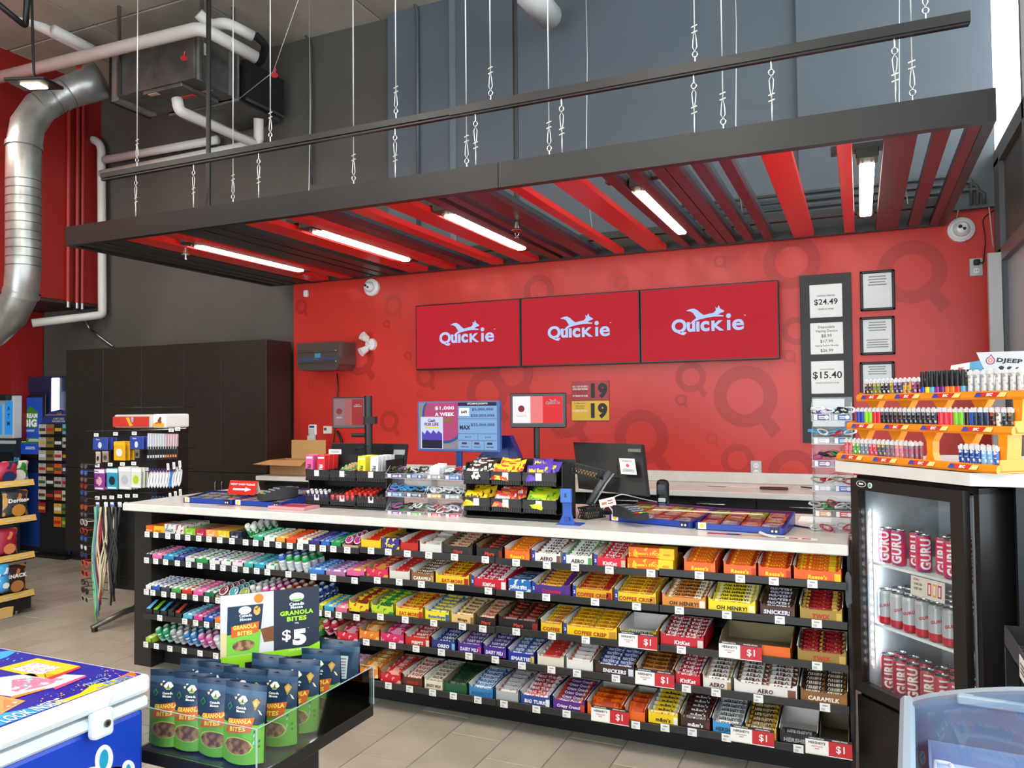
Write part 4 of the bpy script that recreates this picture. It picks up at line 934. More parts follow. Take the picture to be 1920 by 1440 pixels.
        for i in range(cn):
            for q in range(nrow):
                xx = x0 + w / 2 + (i - (cn - 1) / 2) * bw; k_ = q
                if kind == 'jumble': rot = (math.radians(R(15, 50)), R(-.15, .15), R(-.35, .35))
                else: rot = (math.radians(48 + R(-1.5, 1.5)), R(-.006, .006), R(-.01, .01))
                tag(obj('chocolate_bar', me, None, (xx + R(-.002, .002), yc + .031 + k_ * .0338, z + (.028 if kind != 'few' else .017) + k_ * .0068), rot), ol(q, nrow, desc, nice, (', %s column,' % ('left', 'right')[i]) if cn > 1 else ''), 'candy', grp)
# sale cards clipped on the rails
PC = [(2, 1157, 1229), (2, 1344, 1424), (3, 1187, 1260), (4, 1104, 1174), (4, 1363, 1444), (4, 1502, 1589)]
pl = ['beside the few silver peanut bars', 'on the empty long orange box', 'below the brown orange peanut bars', 'in front of the orange candy pouches', 'below the brown and gold almond bars', 'at the right end of the bottom shelf']
for (r, a, b), q in zip(PC, pl):
    x0, x1 = XY(a, YF - .01), XY(b, YF - .01); s = sect((x0 + x1) / 2); w = x1 - x0; h = .068
    t = thing('sale_card', 'white and red one dollar sale card ' + q, 'sign', ((x0 + x1) / 2, YF - .008, zrail[s][r] + .006 + h / 2), (math.radians(-4), 0, 0), 'dollar sale cards on the shelf rails')
    MB().box(-w / 2, 0, -h / 2, 0, .001, h / 2 - .011, PAPER).box(0, -.0002, -h / 2 + .003, w / 2, .001, h / 2 - .011, mat('C41E28', .4)).box(-w / 2, 0, -h / 2, w / 2, .0008, -h / 2 + .003, PAPER).box(-w / 2, -.0002, h / 2 - .011, w / 2, .001, h / 2, BLACK).build('card', t)
    m = MB().text('$1', (w * .25, -.001, -.004), UX, UZ, h * .46, WX, bold=.05, maxw=w * .4, res=2).text("HERSHEY'S", (-w * .25, -.001, .012), UX, UZ, .010, mat('3A3A3A'), bold=.03, maxw=w * .36)
    m.text('CHOCOLATE', (-w * .25, -.001, -.002), UX, UZ, .005, mat('C41E28'), maxw=w * .4).text('BARS', (-w * .25, -.001, -.010), UX, UZ, .005, mat('C41E28')).text('OPENING SPECIAL', (-w * .26, -.001, h / 2 - .0055), UX, UZ, .005, WX, maxw=w * .42).text('OPENING SPECIAL', (w * .24, -.001, h / 2 - .0055), UX, UZ, .005, WX, maxw=w * .42)
    m.build('lettering', t)
# ================================================================ ON THE WORKTOP
def Zp(px, py, Y): return PY(px, py, Y).z
def coil(r1, r2, n, mm, jig=.3, name='cable'):
    m = MB(); pts = []
    for i in range(n * 10 + 1):
        a = i / 10 * 2 * math.pi; rr = r1 * (1 + .12 * math.sin(i * 1.7)); pts.append((rr * math.cos(a), rr * .45 * math.sin(a), .003 * math.sin(i * .9) + .0015 * i / 10))
    m.tube(pts, r2, mm, 5); m.box(-.006, -r1 * .55, -.003, .006, -r1 * .38, .006, mm); return m.mesh(name)
def bin_(par, x0, x1, y0, z0, h, d, first_lab=None):
    m = MB(); w = x1 - x0; b = mat('232222', .45); b2 = mat('191818', .5)
    m.rbox(x0, y0, z0 + h * .35, x1, y0 + .004, z0 + h, b, .001)
    m.box(x0 + .004, y0 + .004, z0, x1 - .004, y0 + .006, z0 + h * .35, b2).box(x0 + .003, y0 + .004, z0, x1 - .003, y0 + d, z0 + .003, b2).box(x0 + .003, y0 + d - .003, z0, x1 - .003, y0 + d, z0 + h * 1.2, b2)
    for i in range(12):
        xx = x0 + .006 + (w - .012) * i / 12; m.box(xx, y0 + .001, z0 + .004, xx + (w / 12) * .5, y0 + .004, z0 + h * .35, b)
    for sx in (x0 + .002, x1 - .005):
        m.box(sx, y0, z0 + h * .8, sx + .003, y0 + d, z0 + h * 1.05, b).box(sx, y0, z0, sx + .003, y0 + d, z0 + h * .12, b)
        for i in range(9):
            ya = y0 + d * i / 9; m.add([(sx, ya, z0 + h * .1), (sx, ya + .006, z0 + h * .1), (sx, ya + d / 9 + .006, z0 + h * .85), (sx, ya + d / 9, z0 + h * .85)], [(0, 1, 2, 3)], b)
            m.add([(sx, ya + d / 9, z0 + h * .1), (sx, ya + d / 9 + .006, z0 + h * .1), (sx, ya + .006, z0 + h * .85), (sx, ya, z0 + h * .85)], [(0, 1, 2, 3)], b)
    o = m.build('bin', par)
    MB().box((x0 + x1) / 2 - .018, y0 - .0015, z0 + h * .42, (x0 + x1) / 2 + .014, y0, z0 + h * .95, mat('D2D2D0', .5)).build('price_label', o)
    return o
def rack(name, label, x0, x1, y0, zs, cuts, h, toph):
    t = thing(name, label, 'rack', (0, 0, 0)); t.location = ((x0 + x1) / 2, y0, WT); L = t.location; d = .17
    m = MB(); b = mat('151414', .5)
    zt_ = toph - WT; hw = (x1 - x0) / 2
    m.box(-hw, d, .01, hw, d + .006, zt_, b).box(-hw, .03, 0, -hw + .005, d + .01, zt_ * .95, b).box(hw - .005, .0, 0, hw, d + .01, zt_ * .95, b).box(-hw, .01, .004, hw, d, .012, b); m.build('frame', t)
    for j, z in enumerate(zs):
        for i in range(len(cuts) - 1):
            bin_(t, cuts[i] - L.x + .002, cuts[i + 1] - L.x - .002, 0, z - WT, h, .15)
    return t
YR = 3.58
xa = [PY(p, 900, YR).x for p in (572, 617, 667, 725)]
zu, zl = Zp(640, 903, YR), Zp(640, 949, YR)
rack('snack_rack', 'two-tier black bin rack of boxed gum and small bottles at the left of the worktop', xa[0], xa[3], YR, (zu, zl), xa, .062, Zp(640, 852, YR + .17))
# boxed drinks mix: tall cartons in the upper bins
def tallbox(c, c2, txt, w=.05, h=.138, d=.045):
    m = MB().rbox(-w / 2, 0, 0, w / 2, d, h, mat(c, .4), .001).box(-w / 2 - .0003, -.0004, 0, w / 2 + .0003, d, h * .28, mat(c2, .4))
    m.text(txt, (0, -.001, h * .42), UZ * -1, UX, .026, mat('26262A' if c in ('E8DA28', 'E4E4E4', 'D85A98') else 'F4F0F0'), w=.055, bold=.03)
    m.box(-w * .4, -.0006, h * .86, w * .4, -.0001, h * .93, mat('E8E8E8', .5)); m.box(-w * .3, d * .3, h, w * .3, d * .5, h + .0006, mat('EEEEEE', .5)); return m.mesh('boxed_gum')
for col, c2, px, desc, n in (('D85A98', 'D85A98', 577, 'pink', 2), ('D8282C', 'E8E8EC', 599, 'red and white', 3), ('E8DA28', 'E8DA28', 675, 'yellow', 3), ('E4E4E4', 'E4E4E4', 699, 'white', 4)):
    me = tallbox(col, c2, 'PRIME'); x = PY(px, 880, YR).x
    for q in range(n): tag(obj('gum_carton', me, None, (x + q * .002, YR + .008 + q * .038, zu + .004 + q * .001), (math.radians(-3), 0, 0)), 'tall %s gum carton standing in the upper left bins' % desc, 'carton', 'tall %s cartons in the left rack' % desc)
me = barmesh(.085, .06, .012, wrap('2E8A3C', 'E8E8D8', 'D86A30'), '', WX).mesh('gum_packet')
for q in range(6): tag(obj('gum_packet', me, None, (PY(642, 880, YR).x + R(-.006, .006), YR + .03 + .018 * q, zu + .05 + .005 * q), (math.radians(35), 0, R(-.3, .3))), 'flat green and white packet, upper middle bin of left rack', 'packet', 'green packets in the left rack')
def shot(capc, bodyc): return MB().lathe([(0, 0), (.014, 0), (.014, .045), (.008, .055), (.009, .057), (.009, .070), (0, .071)], None, n=10, mats=[mat(bodyc, .4)] * 3 + [mat(capc, .35)] * 3).mesh('shot_bottle')
for i, (cc, bc, ds) in enumerate((('1C1A24', '2A2450', 'black capped'), ('1E1A1A', 'C83C48', 'black capped'), ('E43C28', '3A1A1C', 'red capped'))):
    me = shot(cc, bc); me2 = shot('D8D8D8', bc) if i == 0 else (shot('E43C28', bc) if i == 1 else shot('1E1A1A', bc))
    for a_ in range(5):
        for b_ in range(4):
            w = xa[i + 1] - xa[i]; o = obj('shot_bottle', me2 if ((i == 0 and b_ < 2) or (i == 1 and a_ > 2) or (i == 2 and a_ > 2)) else me, None, (xa[i] + w * (a_ + .7) / 5.4, YR + .022 + b_ * .032, zl + .012 + b_ * .006), (math.radians(20), 0, 0))
            tag(o, 'small shot bottle, %s lower bin of left rack' % ('left', 'middle', 'right')[i], 'bottle', 'shot bottles in the %s lower bin' % ('left', 'middle', 'right')[i])
# right rack with candy bags
YR2 = 3.50
xb = [PY(p, 910, YR2).x for p in (868, 919, 978, 1044)]
zu2, zl2 = Zp(960, 911, YR2), Zp(960, 962, YR2)
rack('candy_rack', 'two-tier black bin rack of candy bags right of the acrylic bins', xb[0], xb[3] + .03, YR2, (zu2, zl2), xb, .068, Zp(960, 859, YR2 + .17))
def pillow(L, W2, th, mm, n=8):      # a puffed bag with pinched seams, lying along X
    m = MB()
    for sg in (1, -1):
        vs = []
        for i in range(n + 1):
            for j in range(n + 1):
                u, v = -1 + 2 * i / n, -1 + 2 * j / n; k = (max(0, 1 - u ** 4) * max(0, 1 - v * v)) ** .55
                vs.append((u * L / 2, v * W2 / 2 * (.90 + .10 * abs(u) ** 3) * (1 + .012 * math.sin(11 * u)), th / 2 + sg * th / 2 * k * (1 + .05 * math.sin(5 * u + 3 * v))))
        m.add(vs, [(i * (n + 1) + j, (i + 1) * (n + 1) + j, (i + 1) * (n + 1) + j + 1, i * (n + 1) + j + 1) for i in range(n) for j in range(n)], mm, True)
    return m
def bagmesh(c1, c2, txt, tcol, w=.12, h=.10, nm='candy_bag'):
    m = pillow(h, w * .8, .028, wrap(c1, c2)); m.text(txt, (0, 0, .0292), UX, UY, .034, mat(tcol, .4), bold=.05, maxw=h * .72); return m.mesh(nm)
for i, j, c1, c2, txt, tcol, ds, n in ((0, 1, '3A2220', 'E8E0D8', 'm&m', 'F4F0F0', 'brown', 4), (1, 1, 'E8D028', 'C83028', 'Maynards', 'D82828', 'yellow and red', 4), (2, 1, '5A3CB0', '5A3CB0', 'Mini Eggs', 'F0DC30', 'purple', 4),
        (0, 0, 'F0C81C', 'E0B010', 'm&m\'s', '2A1A12', 'yellow', 4), (1, 0, 'D83C38', 'F0A040', 'Maynards', 'F4F0F0', 'red and orange', 5), (2, 0, 'B8D828', 'E8E030', 'Sour', '3A8A28', 'lime green', 4)):
    me = bagmesh(c1, c2, txt, tcol); w = xb[i + 1] - xb[i]; z = (zu2 if j else zl2)
    for q in range(n):
        tag(obj('candy_bag', me, None, (xb[i] + w * (.35 + .3 * ((q * 7) % 3) / 2) + R(-.006, .006), YR2 + .035 + .026 * q, z + .055 + .010 * q), (math.radians(60 - 4 * q), R(-.12, .12), math.radians(90) + 0 * R(-.15, .15)) if False else (math.radians(55 - 4 * q), R(-.1, .1), R(-.2, .2))), '%s candy bag, %s %s bin of right rack' % (ds, 'upper' if j else 'lower', ('left', 'middle', 'right')[i]), 'candy', '%s bags in the right rack' % ds)
# acrylic cable bins
def acrylic(x0, x1, y0, zs, h, labs, name_lab, pos, rz=0, nb=2, topz=None):
    t = thing('acrylic_bins', name_lab, 'display', ((x0 + x1) / 2, y0, WT), (0, 0, rz)); hw = (x1 - x0) / 2
    MB().box(-hw, .13, .001, hw, .132, (topz or zs[0] + h * 2.2) - WT, ACR).build('back_plate', t)
    for s_ in (-1, 1):
        MB().prism([(0, .001), (.13, .001), (.13, (topz or zs[0] + h * 2) - WT), (.1, (topz or zs[0] + h * 2) - WT), (.0, zs[-1] - WT + h)], s_ * hw - .001, s_ * hw + .001, ACR, 'x').build('side_plate', t)
    out = []
    for j, z in enumerate(zs):
        z -= WT; m = MB().box(-hw, -.002, z, hw, 0, z + h, ACR).box(-hw, 0, z - .001, hw, .12, z + .001, ACR).box(-.001, 0, z, .001, .1, z + h * 1.4, ACR)
        m.box(-hw, -.0025, z + h - .0012, hw, .0008, z + h + .0004, EDGE).box(-hw, -.0025, z - .001, hw, .0008, z + .0008, EDGE)
        for s_ in (-1, 1): m.tube([(s_ * hw * .98, 0, z + h), (s_ * hw * .98, .045, z + h * 2.6)], .0011, EDGE, 4)
        m.build('shelf_bin', t)
        for i in range(nb):
            c = labs[j][i]; xx = -hw + (i + .5) * 2 * hw / nb
            m = MB().box(xx - hw / nb * .78, -.0042, z + .003, xx + hw / nb * .78, -.003, z + h - .003, mat(c, .4)).box(xx - hw / nb * .72, -.0048, z + .004, xx - hw / nb * .38, -.0042, z + h - .004, mat('E4E4E6', .5))
            m.lines((xx + hw / nb * .05, -.0049, z + h * .5), UX, UZ, hw / nb * .6, h * .5, 2, WX); m.cyl((xx + hw / nb * .55, -.0042, z + h / 2), (xx + hw / nb * .55, -.005, z + h / 2), h * .3, h * .3, mat('E0E0E4', .5), 10); m.build('label', t)
    return t
def fill(x0, x1, y0, z, cols, where, n=5, rz=0, r=.025):
    n += 2
    for q in range(n):
        c = cols[q % len(cols)]; me = coil(r, .0032, 2, mat(c, .35))
        tag(obj('cable_coil', me, None, (x0 + (x1 - x0) * (q + .5) / n + R(-.006, .006), y0 + .03 + R(0, .05), z + .022 + R(0, .018)), (math.radians(R(20, 80)), R(-.4, .4), R(-.8, .8))), 'coiled cable, %s' % where, 'cable', 'coiled cables in the %s' % where)
YA = 3.52
ax = [PY(p, 920, YA).x for p in (723, 796, 798, 866)]; az = [Zp(760, y, YA) for y in (897, 932, 967)]
acrylic(ax[0], ax[1], YA, az, .024, [('6C5A8C', '3A5CA8'), ('3A78C0', '4A4A60'), ('7A4A98', '5A9848')], 'left clear acrylic unit of three cable bins on the worktop', 'left')
acrylic(ax[2], ax[3], YA, az, .024, [('8C8C94', '3A6CC0'), ('D8A028', '9A9CA4'), ('C82C50', 'C82C50')], 'right clear acrylic unit of three cable bins beside the candy rack', 'right')
tiers = ('top', 'middle', 'lowest')
for j, (ca, cb, cc, cd) in enumerate(((['1A1A1C', 'E0C030', '1A1A1C', '8A4AA0'], ['1C1C1E', '141416', 'D8D8DC', '1C1C1E'], ['E0E0E2', 'D0D0D4', 'E0E0E2'], ['48A8D8', 'E8E8EC', 'D83838', '1C1C1E']),
        (['48A0D0', '8A48A8', '3A8AC8'], ['3A8AC8', '1A1A1C', 'E0E0E4'], ['E4E4E4', 'D8D8DC'], ['D8DADC', 'E8E8E8', 'C8CACC']), (['B03CA0', '2E9A50', '1A1A1C'], ['E8E8E8', '3AA848', '1A1A1C'], ['C8C8CC', 'E0E0E0', 'B83040'], ['D8D8DC', 'E8E8E8']))):
    mid1 = (ax[0] + ax[1]) / 2; mid2 = (ax[2] + ax[3]) / 2
    fill(ax[0], mid1, YA, az[j] + .01, ca, '%s left bin of the left acrylic unit' % tiers[j]); fill(mid1, ax[1], YA, az[j] + .01, cb, '%s right bin of the left acrylic unit' % tiers[j])
    if j == 0:
        me = MB().rbox(-.03, 0, 0, .03, .006, .05, mat('D4D6DA', .2), .002).box(-.028, -.0006, .036, .028, 0, .05, PAPER).mesh('blister_pack')
        for q in range(5): tag(obj('blister_pack', me, None, (ax[2] + .04 + R(-.005, .005), YA + .02 + q * .018, az[0] + .01 + q * .004), (R(-.1, .1), 0, R(-.2, .2))), 'clear blister pack, top bin of right acrylic unit', 'packet', 'clear blister packs')
    else: fill(ax[2], mid2, YA, az[j] + .01, cc, '%s left bin of the right acrylic unit' % tiers[j])
    fill(mid2, ax[3], YA, az[j] + .01, cd, '%s right bin of the right acrylic unit' % tiers[j])
# acrylic tower at the right end of the worktop
tx0, tx1 = PY(1524, 900, 3.66).x, PY(1600, 900, 3.60).x
tz = [Zp(1550, y, 3.62) for y in (789, 833, 876, 922, 970, 1013)]
acrylic(tx0, tx1, 3.62, tz, .030, [('5A4C7C', '2C5CA8'), ('B8B8BC', '3A6CB0'), ('7A5A8C', '5A4A80'), ('B8B4B8', '3C64B4'), ('C89838', 'B83C40'), ('C43848', 'C43848')], 'tall clear acrylic tower of six cable bins beside the drinks fridge', 'tower', topz=Zp(1550, 745, 3.75))
for j, cs in enumerate((['1C1C1E', 'E8E8EA', '7A48A0', 'E8E8EA', '4A98C8', '1C1C1E'], ['48A0C8', 'D8D8DC', '78B0D0', 'C83848'], ['B03C90', '2A2A40', '1C1C1E', '3A9A58'], ['A89888', 'C02C38', 'E0DCD8'], ['C8C8C4', 'D8D4D0', '4AA850', 'C83840', 'E0E0DC'], ['D8D8D8', 'C83048', 'E8E4E4'])):
    fill(tx0, tx1, 3.63, tz[j] + .014, cs, '%s bin of the tall acrylic tower' % ('top', 'second', 'third', 'fourth', 'fifth', 'lowest')[j], len(cs), 0, .026)
# scratch ticket trays
blue = mat('1A3C98', .35)
def ticket_tray(px0, px1, pyf, label, tcs, d=.30, rz=-.16, hi=.062, py1=None):
    P0 = PZ(px0, pyf, WT + .004); P1 = PZ(px1, py1 or pyf, WT + .004); w = (P1 - P0).length * .985; rz = math.atan2(P1.y - P0.y, P1.x - P0.x)
    t = thing('ticket_tray', label, 'tray', (P0.x, P0.y, WT + .0005), (0, 0, rz)); hf = .028
    m = MB().prism([(0, 0), (d, 0), (d, hi), (0, hf)], 0, .012, blue, 'x').prism([(0, 0), (d, 0), (d, hi), (0, hf)], w - .012, w, blue, 'x').box(0, 0, 0, w, .012, hf, blue).box(0, d - .012, 0, w, d, hi, blue).box(0, 0, 0, w, d, .004, blue); m.build('frame', t)
    sl = (hi - hf) / d; def_z = lambda y: hf - .008 + sl * y
    ty = Vector((0, 1, sl)).normalized()
    cols, rows = 4, 3
    for j in range(rows):
        for i in range(cols):
            c = tcs[(i * 3 + j * 5) % len(tcs)]; x = .014 + (w - .028) * i / cols; y = .016 + (d - .03) * j / rows; ww, hh = (w - .028) / cols * .94, (d - .03) / rows * .92
            a = [(x, y, def_z(y)), (x + ww, y, def_z(y)), (x + ww, y + hh, def_z(y + hh)), (x, y + hh, def_z(y + hh))]
            b = [(p[0], p[1], p[2] + .002) for p in a]
            m = MB().add(a + b, [(3, 2, 1, 0), (4, 5, 6, 7), (0, 1, 5, 4), (1, 2, 6, 5), (2, 3, 7, 6), (3, 0, 4, 7)], wrap(c[0], c[1], sc=30))
            m.lines((x + ww / 2, y + hh * .7, def_z(y + hh * .7) + .003), UX, ty, ww * .7, hh * .35, 2, mat(c[2], .4)).lines((x + ww / 2, y + hh * .28, def_z(y + hh * .28) + .003), UX, ty, ww * .8, hh * .3, 3, PAPER); m.build('scratch_ticket', t)
    MB().add([(.003, .003, hf + .001), (w - .003, .003, hf + .001), (w - .003, d - .003, hi + .001), (.003, d - .003, hi + .001)], [(0, 1, 2, 3)], CLEAR).build('clear_cover', t)
    m = MB().box(.012, -.002, .004, .048, 0, .032, PAPER).flat([(.030 + .013 * math.cos(a), .018 + .011 * math.sin(a)) for a in (0, 1.57, 3.14, 4.71)], (0, -.003, 0), UX, UZ, mat('E8C828', .4)); m.build('sticker', t)
    m = MB().box(w - .06, -.002, .006, w - .02, 0, .03, mat('141C3C', .4)).cyl((w - .05, -.002, .013), (w - .05, -.003, .013), .005, .005, WHITE, 8).cyl((w - .034, -.002, .013), (w - .034, -.003, .013), .005, .005, WHITE, 8); m.build('sticker', t)
    return t
tc1 = [('D84848', 'E88058', 'F4E8E0'), ('C83C60', 'E0A040', 'F8F0D0'), ('E06838', 'E8B850', 'FFFFFF'), ('8A4C9C', 'E8D8E8', 'FFFFFF'), ('C8D028', '6A9A30', '2A5A20'), ('C83848', 'D87080', 'FFFFFF')]
tc2 = [('3C6CA0', 'E8D060', 'F0F0F0'), ('4C5C58', 'C8CCC8', 'E0E0E0'), ('8C8848', 'D8D870', '404020'), ('5C6C98', 'D0A050', 'FFFFFF'), ('B04848', '48484C', 'FFFFFF')]
ticket_tray(1143, 1301, 975, 'blue framed scratch ticket tray behind the card reader, left of the front pair', tc1, .30, py1=990)
ticket_tray(1304, 1474, 991, 'blue framed scratch ticket tray at the right end of the worktop', tc1, .30, py1=1002)
ticket_tray(344, 437, 941, 'blue framed scratch ticket tray at the far left end of the worktop', tc2, .22, hi=.05, py1=946)
ticket_tray(439, 530, 946, 'blue framed scratch ticket tray under the black card terminal', tc2, .22, hi=.05, py1=951)
P = PZ(505, 930, WT); t = ticket_tray(500, 572, 934, 'blue framed scratch ticket tray behind the left rack end', tc2, .2, hi=.05, py1=938)
# card readers
def reader(P, rz, label, s=1.0, tilt=0.2):
    t = thing('card_reader', label, 'card reader', P, (0, 0, rz)); b = mat('2C2E32', .4)
    m = MB().prism([(-.09 * s, 0), (.09 * s, 0), (.09 * s, .055 * s), (.03 * s, .06 * s), (-.09 * s, .028 * s)], -.042 * s, .042 * s, b, 'x'); m.build('body', t)
    MB().add([(-.03 * s, .032 * s, .0585 * s), (.03 * s, .032 * s, .0585 * s), (.03 * s, .078 * s, .0575 * s), (-.03 * s, .078 * s, .0575 * s)], [(0, 1, 2, 3)], mat('8C98B0', .2)).build('display', t)
    m = MB()
    for i in range(3):
        for j in range(4):
            y = (-.078 + j * .024) * s; z = (.028 + (y / s + .09) * .267) * s + .001; x = (i - 1) * .022 * s
            c = ('C83028', 'D8C030', '30A048')[i] if j == 0 else '8A90A0'
            MB().box(x - .008 * s, y - .007 * s, z, x + .008 * s, y + .007 * s, z + .005 * s, mat(c, .4)).build('key', t)
    return t
P = PZ(1180, 968, WT + .045); reader((P.x, P.y + .02, WT + .035), .9, 'grey card reader resting on the left corner of the front ticket tray', .95)
P = PZ(514, 948, WT); reader((P.x, P.y + .03, WT + .035), -.5, 'black card terminal leaning over the left ticket trays', 1.15)
# next cash sign
P0, P1 = PZ(426, 926, WT + .05), PZ(474, 929, WT + .05); w = P1.x - P0.x; h = Zp(450, 903, P0.y) - Zp(450, 928, P0.y)
t = thing('tent_sign', 'red tent card with a white arrow reading next cash please', 'sign', ((P0.x + P1.x) / 2, P0.y, WT + .05), (0, 0, .0)); rs = mat('C4281E', .4)
yk = h * .32; up = Vector((0, yk, h)).normalized()
MB().add([(-w / 2, 0, 0), (w / 2, 0, 0), (w / 2, yk, h), (-w / 2, yk, h), (-w / 2, .002, -.001), (w / 2, .002, -.001), (w / 2, yk + .002, h), (-w / 2, yk + .002, h)], [(0, 1, 2, 3), (7, 6, 5, 4), (1, 5, 6, 2), (0, 3, 7, 4)], rs).build('front_panel', t)
MB().add([(-w / 2, 2 * yk, 0), (w / 2, 2 * yk, 0), (w / 2, yk + .002, h), (-w / 2, yk + .002, h), (-w / 2, 2 * yk + .002, 0), (w / 2, 2 * yk + .002, 0), (w / 2, yk + .004, h), (-w / 2, yk + .004, h)], [(0, 1, 2, 3), (7, 6, 5, 4), (1, 5, 6, 2), (0, 3, 7, 4)], PAPER).build('back_panel', t)
O = lambda k: Vector((0, yk * k - .002, h * k))
m = MB().text('NEXT CASH PLEASE', O(.74), UX, up, h * .14, WX, w=w * .88, bold=.03); m.flat([(-w * .32, -h * .07), (w * .12, -h * .07), (w * .12, -h * .17), (w * .34, h * .0), (w * .12, h * .17), (w * .12, h * .07), (-w * .32, h * .07)], O(.38), UX, up, WX); m.build('lettering', t)
# booklets, papers, ruler, pens
P = PZ(548, 954, WT); tag(MB().rbox(P.x - .13, P.y - .05, WT + .0005, P.x + .12, P.y + .09, WT + .016, mat('D8909C', .4), .002).box(P.x - .1, P.y - .03, WT + .016, P.x + .09, P.y + .07, WT + .0165, mat('B8344C', .4)).build('booklet_stack'), 'stack of pink booklets in front of the left rack', 'booklets')
P = PZ(445, 950, WT); tag(MB().box(P.x - .16, P.y - .012, WT + .0003, P.x + .17, P.y + .02, WT + .0008, mat('D8B478', .5)).box(P.x - .15, P.y - .01, WT + .0008, P.x - .03, P.y + .018, WT + .0012, mat('A8304C', .5)).build('flyer'), 'flat flyer at the front edge of the left worktop end', 'paper')
P = PZ(1385, 1003, WT); tag(MB().box(P.x - .13, P.y - .012, WT + .0003, P.x + .10, P.y + .02, WT + .0008, mat('B02438', .5)).box(P.x - .05, P.y - .012, WT + .0008, P.x + .0, P.y + .02, WT + .0012, mat('1C1C28', .5)).box(P.x + .01, P.y - .012, WT + .0008, P.x + .10, P.y + .02, WT + .0012, mat('D8A860', .5)).build('flyer'), 'flat red and tan flyer below the right ticket tray', 'paper')
P = PZ(1470, 1008, WT); m = MB(); n = 8; vs = []
for i in range(n + 1): x = -.10 + .23 * i / n; z = .016 * max(0, 1 - i / 2.5) ** 2; vs += [(x, -.02 - .02 * i / n, z), (x, .035 - .02 * i / n, z)]
m.add(vs, [(2 * i, 2 * i + 2, 2 * i + 3, 2 * i + 1) for i in range(n)], PAPER)
for i in range(3): m.box(-.03 + .05 * i, -.018, .0008, .005 + .05 * i, .0, .0012, mat(('4A5CA0', 'C8404C', 'C03040')[i], .5))
tag(m.build('receipt', None, (P.x, P.y, WT + .0008)), 'curled printed slip at the right front of the worktop', 'paper')
P = PZ(1515, 992, WT); tag(MB().cyl((P.x - .06, P.y + .05, WT + .005), (P.x + .035, P.y - .02, WT + .005), .0045, .0035, mat('1A2238', .3), 8).build('dark_pen'), 'dark blue pen lying near the acrylic tower', 'pen')
P = PZ(1322, 965, WT + .055); tag(MB().rbox(P.x - .24, P.y - .008, WT + .066, P.x + .25, P.y + .018, WT + .069, mat('E4D8B0', .5), .001).text('OHIO', (P.x - .16, P.y + .005, WT + .0695), UX, UY, .01, mat('303030')).build('ruler'), 'cream wooden ruler across the two right ticket trays', 'ruler')
P = PZ(1452, 978, WT + .05); tag(MB().cyl((P.x - .02, P.y + .03, WT + .06), (P.x + .03, P.y - .02, WT + .052), .0035, .0035, CHROME, 8).build('silver_pen'), 'small silver pen on the rightmost ticket tray', 'pen')
P = PZ(1490, 975, WT); tag(MB().box(P.x + .02, P.y - .05, WT + .0004, P.x + .16, P.y + .12, WT + .004, PAPER).build('paper_pad'), 'white paper pad behind the acrylic tower', 'paper')
# scanner
P = PZ(1243, 952, WT + .0); P = PY(1243, 940, 3.95); t = thing('barcode_scanner', 'black upright barcode scanner behind the right ticket trays', 'scanner', (P.x, 3.95, WT)); k = pxw(1, P)
MB().lathe([(0, 0), (20 * k, 0), (19 * k, 6 * k), (9 * k, 12 * k), (8 * k, 20 * k)], BLACK, n=18).build('base', t)
MB().rbox(-12 * k, -9 * k, 18 * k, 12 * k, 9 * k, 66 * k, mat('121214', .2), 8 * k).build('head', t); MB().rbox(-8 * k, -11 * k, 38 * k, 8 * k, -8 * k, 58 * k, mat('3A3E44', .08), 3 * k).build('window', t); MB().rbox(-7 * k, -10.5 * k, 24 * k, 7 * k, -8 * k, 32 * k, mat('B8BABC', .3), 2 * k).build('badge', t)
# monitors
def screen(name, label, x0, y0, x1, y1, Y, frame_c, bez, rz=0, rx=0, th=.03):
    a, b = PY(x0, (y0 + y1) / 2, Y), PY(x1, (y0 + y1) / 2, Y); cx = (x0 + x1) / 2; zt, zb = Zp(cx, y0, Y), Zp(cx, y1, Y)
    t = thing(name, label, 'monitor', ((a.x + b.x) / 2, Y, (zt + zb) / 2), (rx, 0, rz)); hw, hh = (b.x - a.x) / 2 / math.cos(rz), (zt - zb) / 2
    MB().rbox(-hw, 0, -hh, hw, th, hh, mat(frame_c, .35), .004).build('casing', t); return t, hw, hh
# lottery display
t, hw, hh = screen('lottery_display', 'blue framed jackpot display showing lottery prizes', 778, 752, 940, 847, 3.85, '3C64A4', 6, rz=-.10)
m = MB().box(-hw + .012, -.001, -hh + .012, hw - .012, 0, hh - .006, mat('A8A0A8', .3, 0, .9)); m.build('display', t)
sc_ = mat('8CB8EC', .3, 0, 1.1); nv = mat('1C3C84', .4, 0, .3)
m = MB().box(hw * .03, -.002, -hh + .014, hw - .014, -.001, hh - .008, sc_).box(hw * .03, -.0026, hh * .80, hw - .014, -.002, hh - .008, nv)
for z in (.30, -.28, -.55): m.box(hw * .03, -.0026, hh * z - .001, hw - .014, -.002, hh * z + .001, nv)
m.box(hw * .35, -.0026, -hh + .014, hw * .355, -.002, -hh * .55, nv).box(hw * .65, -.0026, -hh + .014, hw * .655, -.002, -hh * .55, nv).box(hw * .5, -.0026, -hh * .55, hw * .505, -.002, -hh * .28, nv)
m.text('UPCOMING JACKPOTS', (hw * .5, -.0032, hh * .88), UX, UZ, .012, WX, maxw=hw * .85); m.text('$5,000,000', (hw * .62, -.0032, hh * .66), UX, UZ, .016, nv, bold=.03, w=hw * .5).text('$20,000,000', (hw * .62, -.0032, hh * .42), UX, UZ, .016, nv, bold=.03, w=hw * .56)
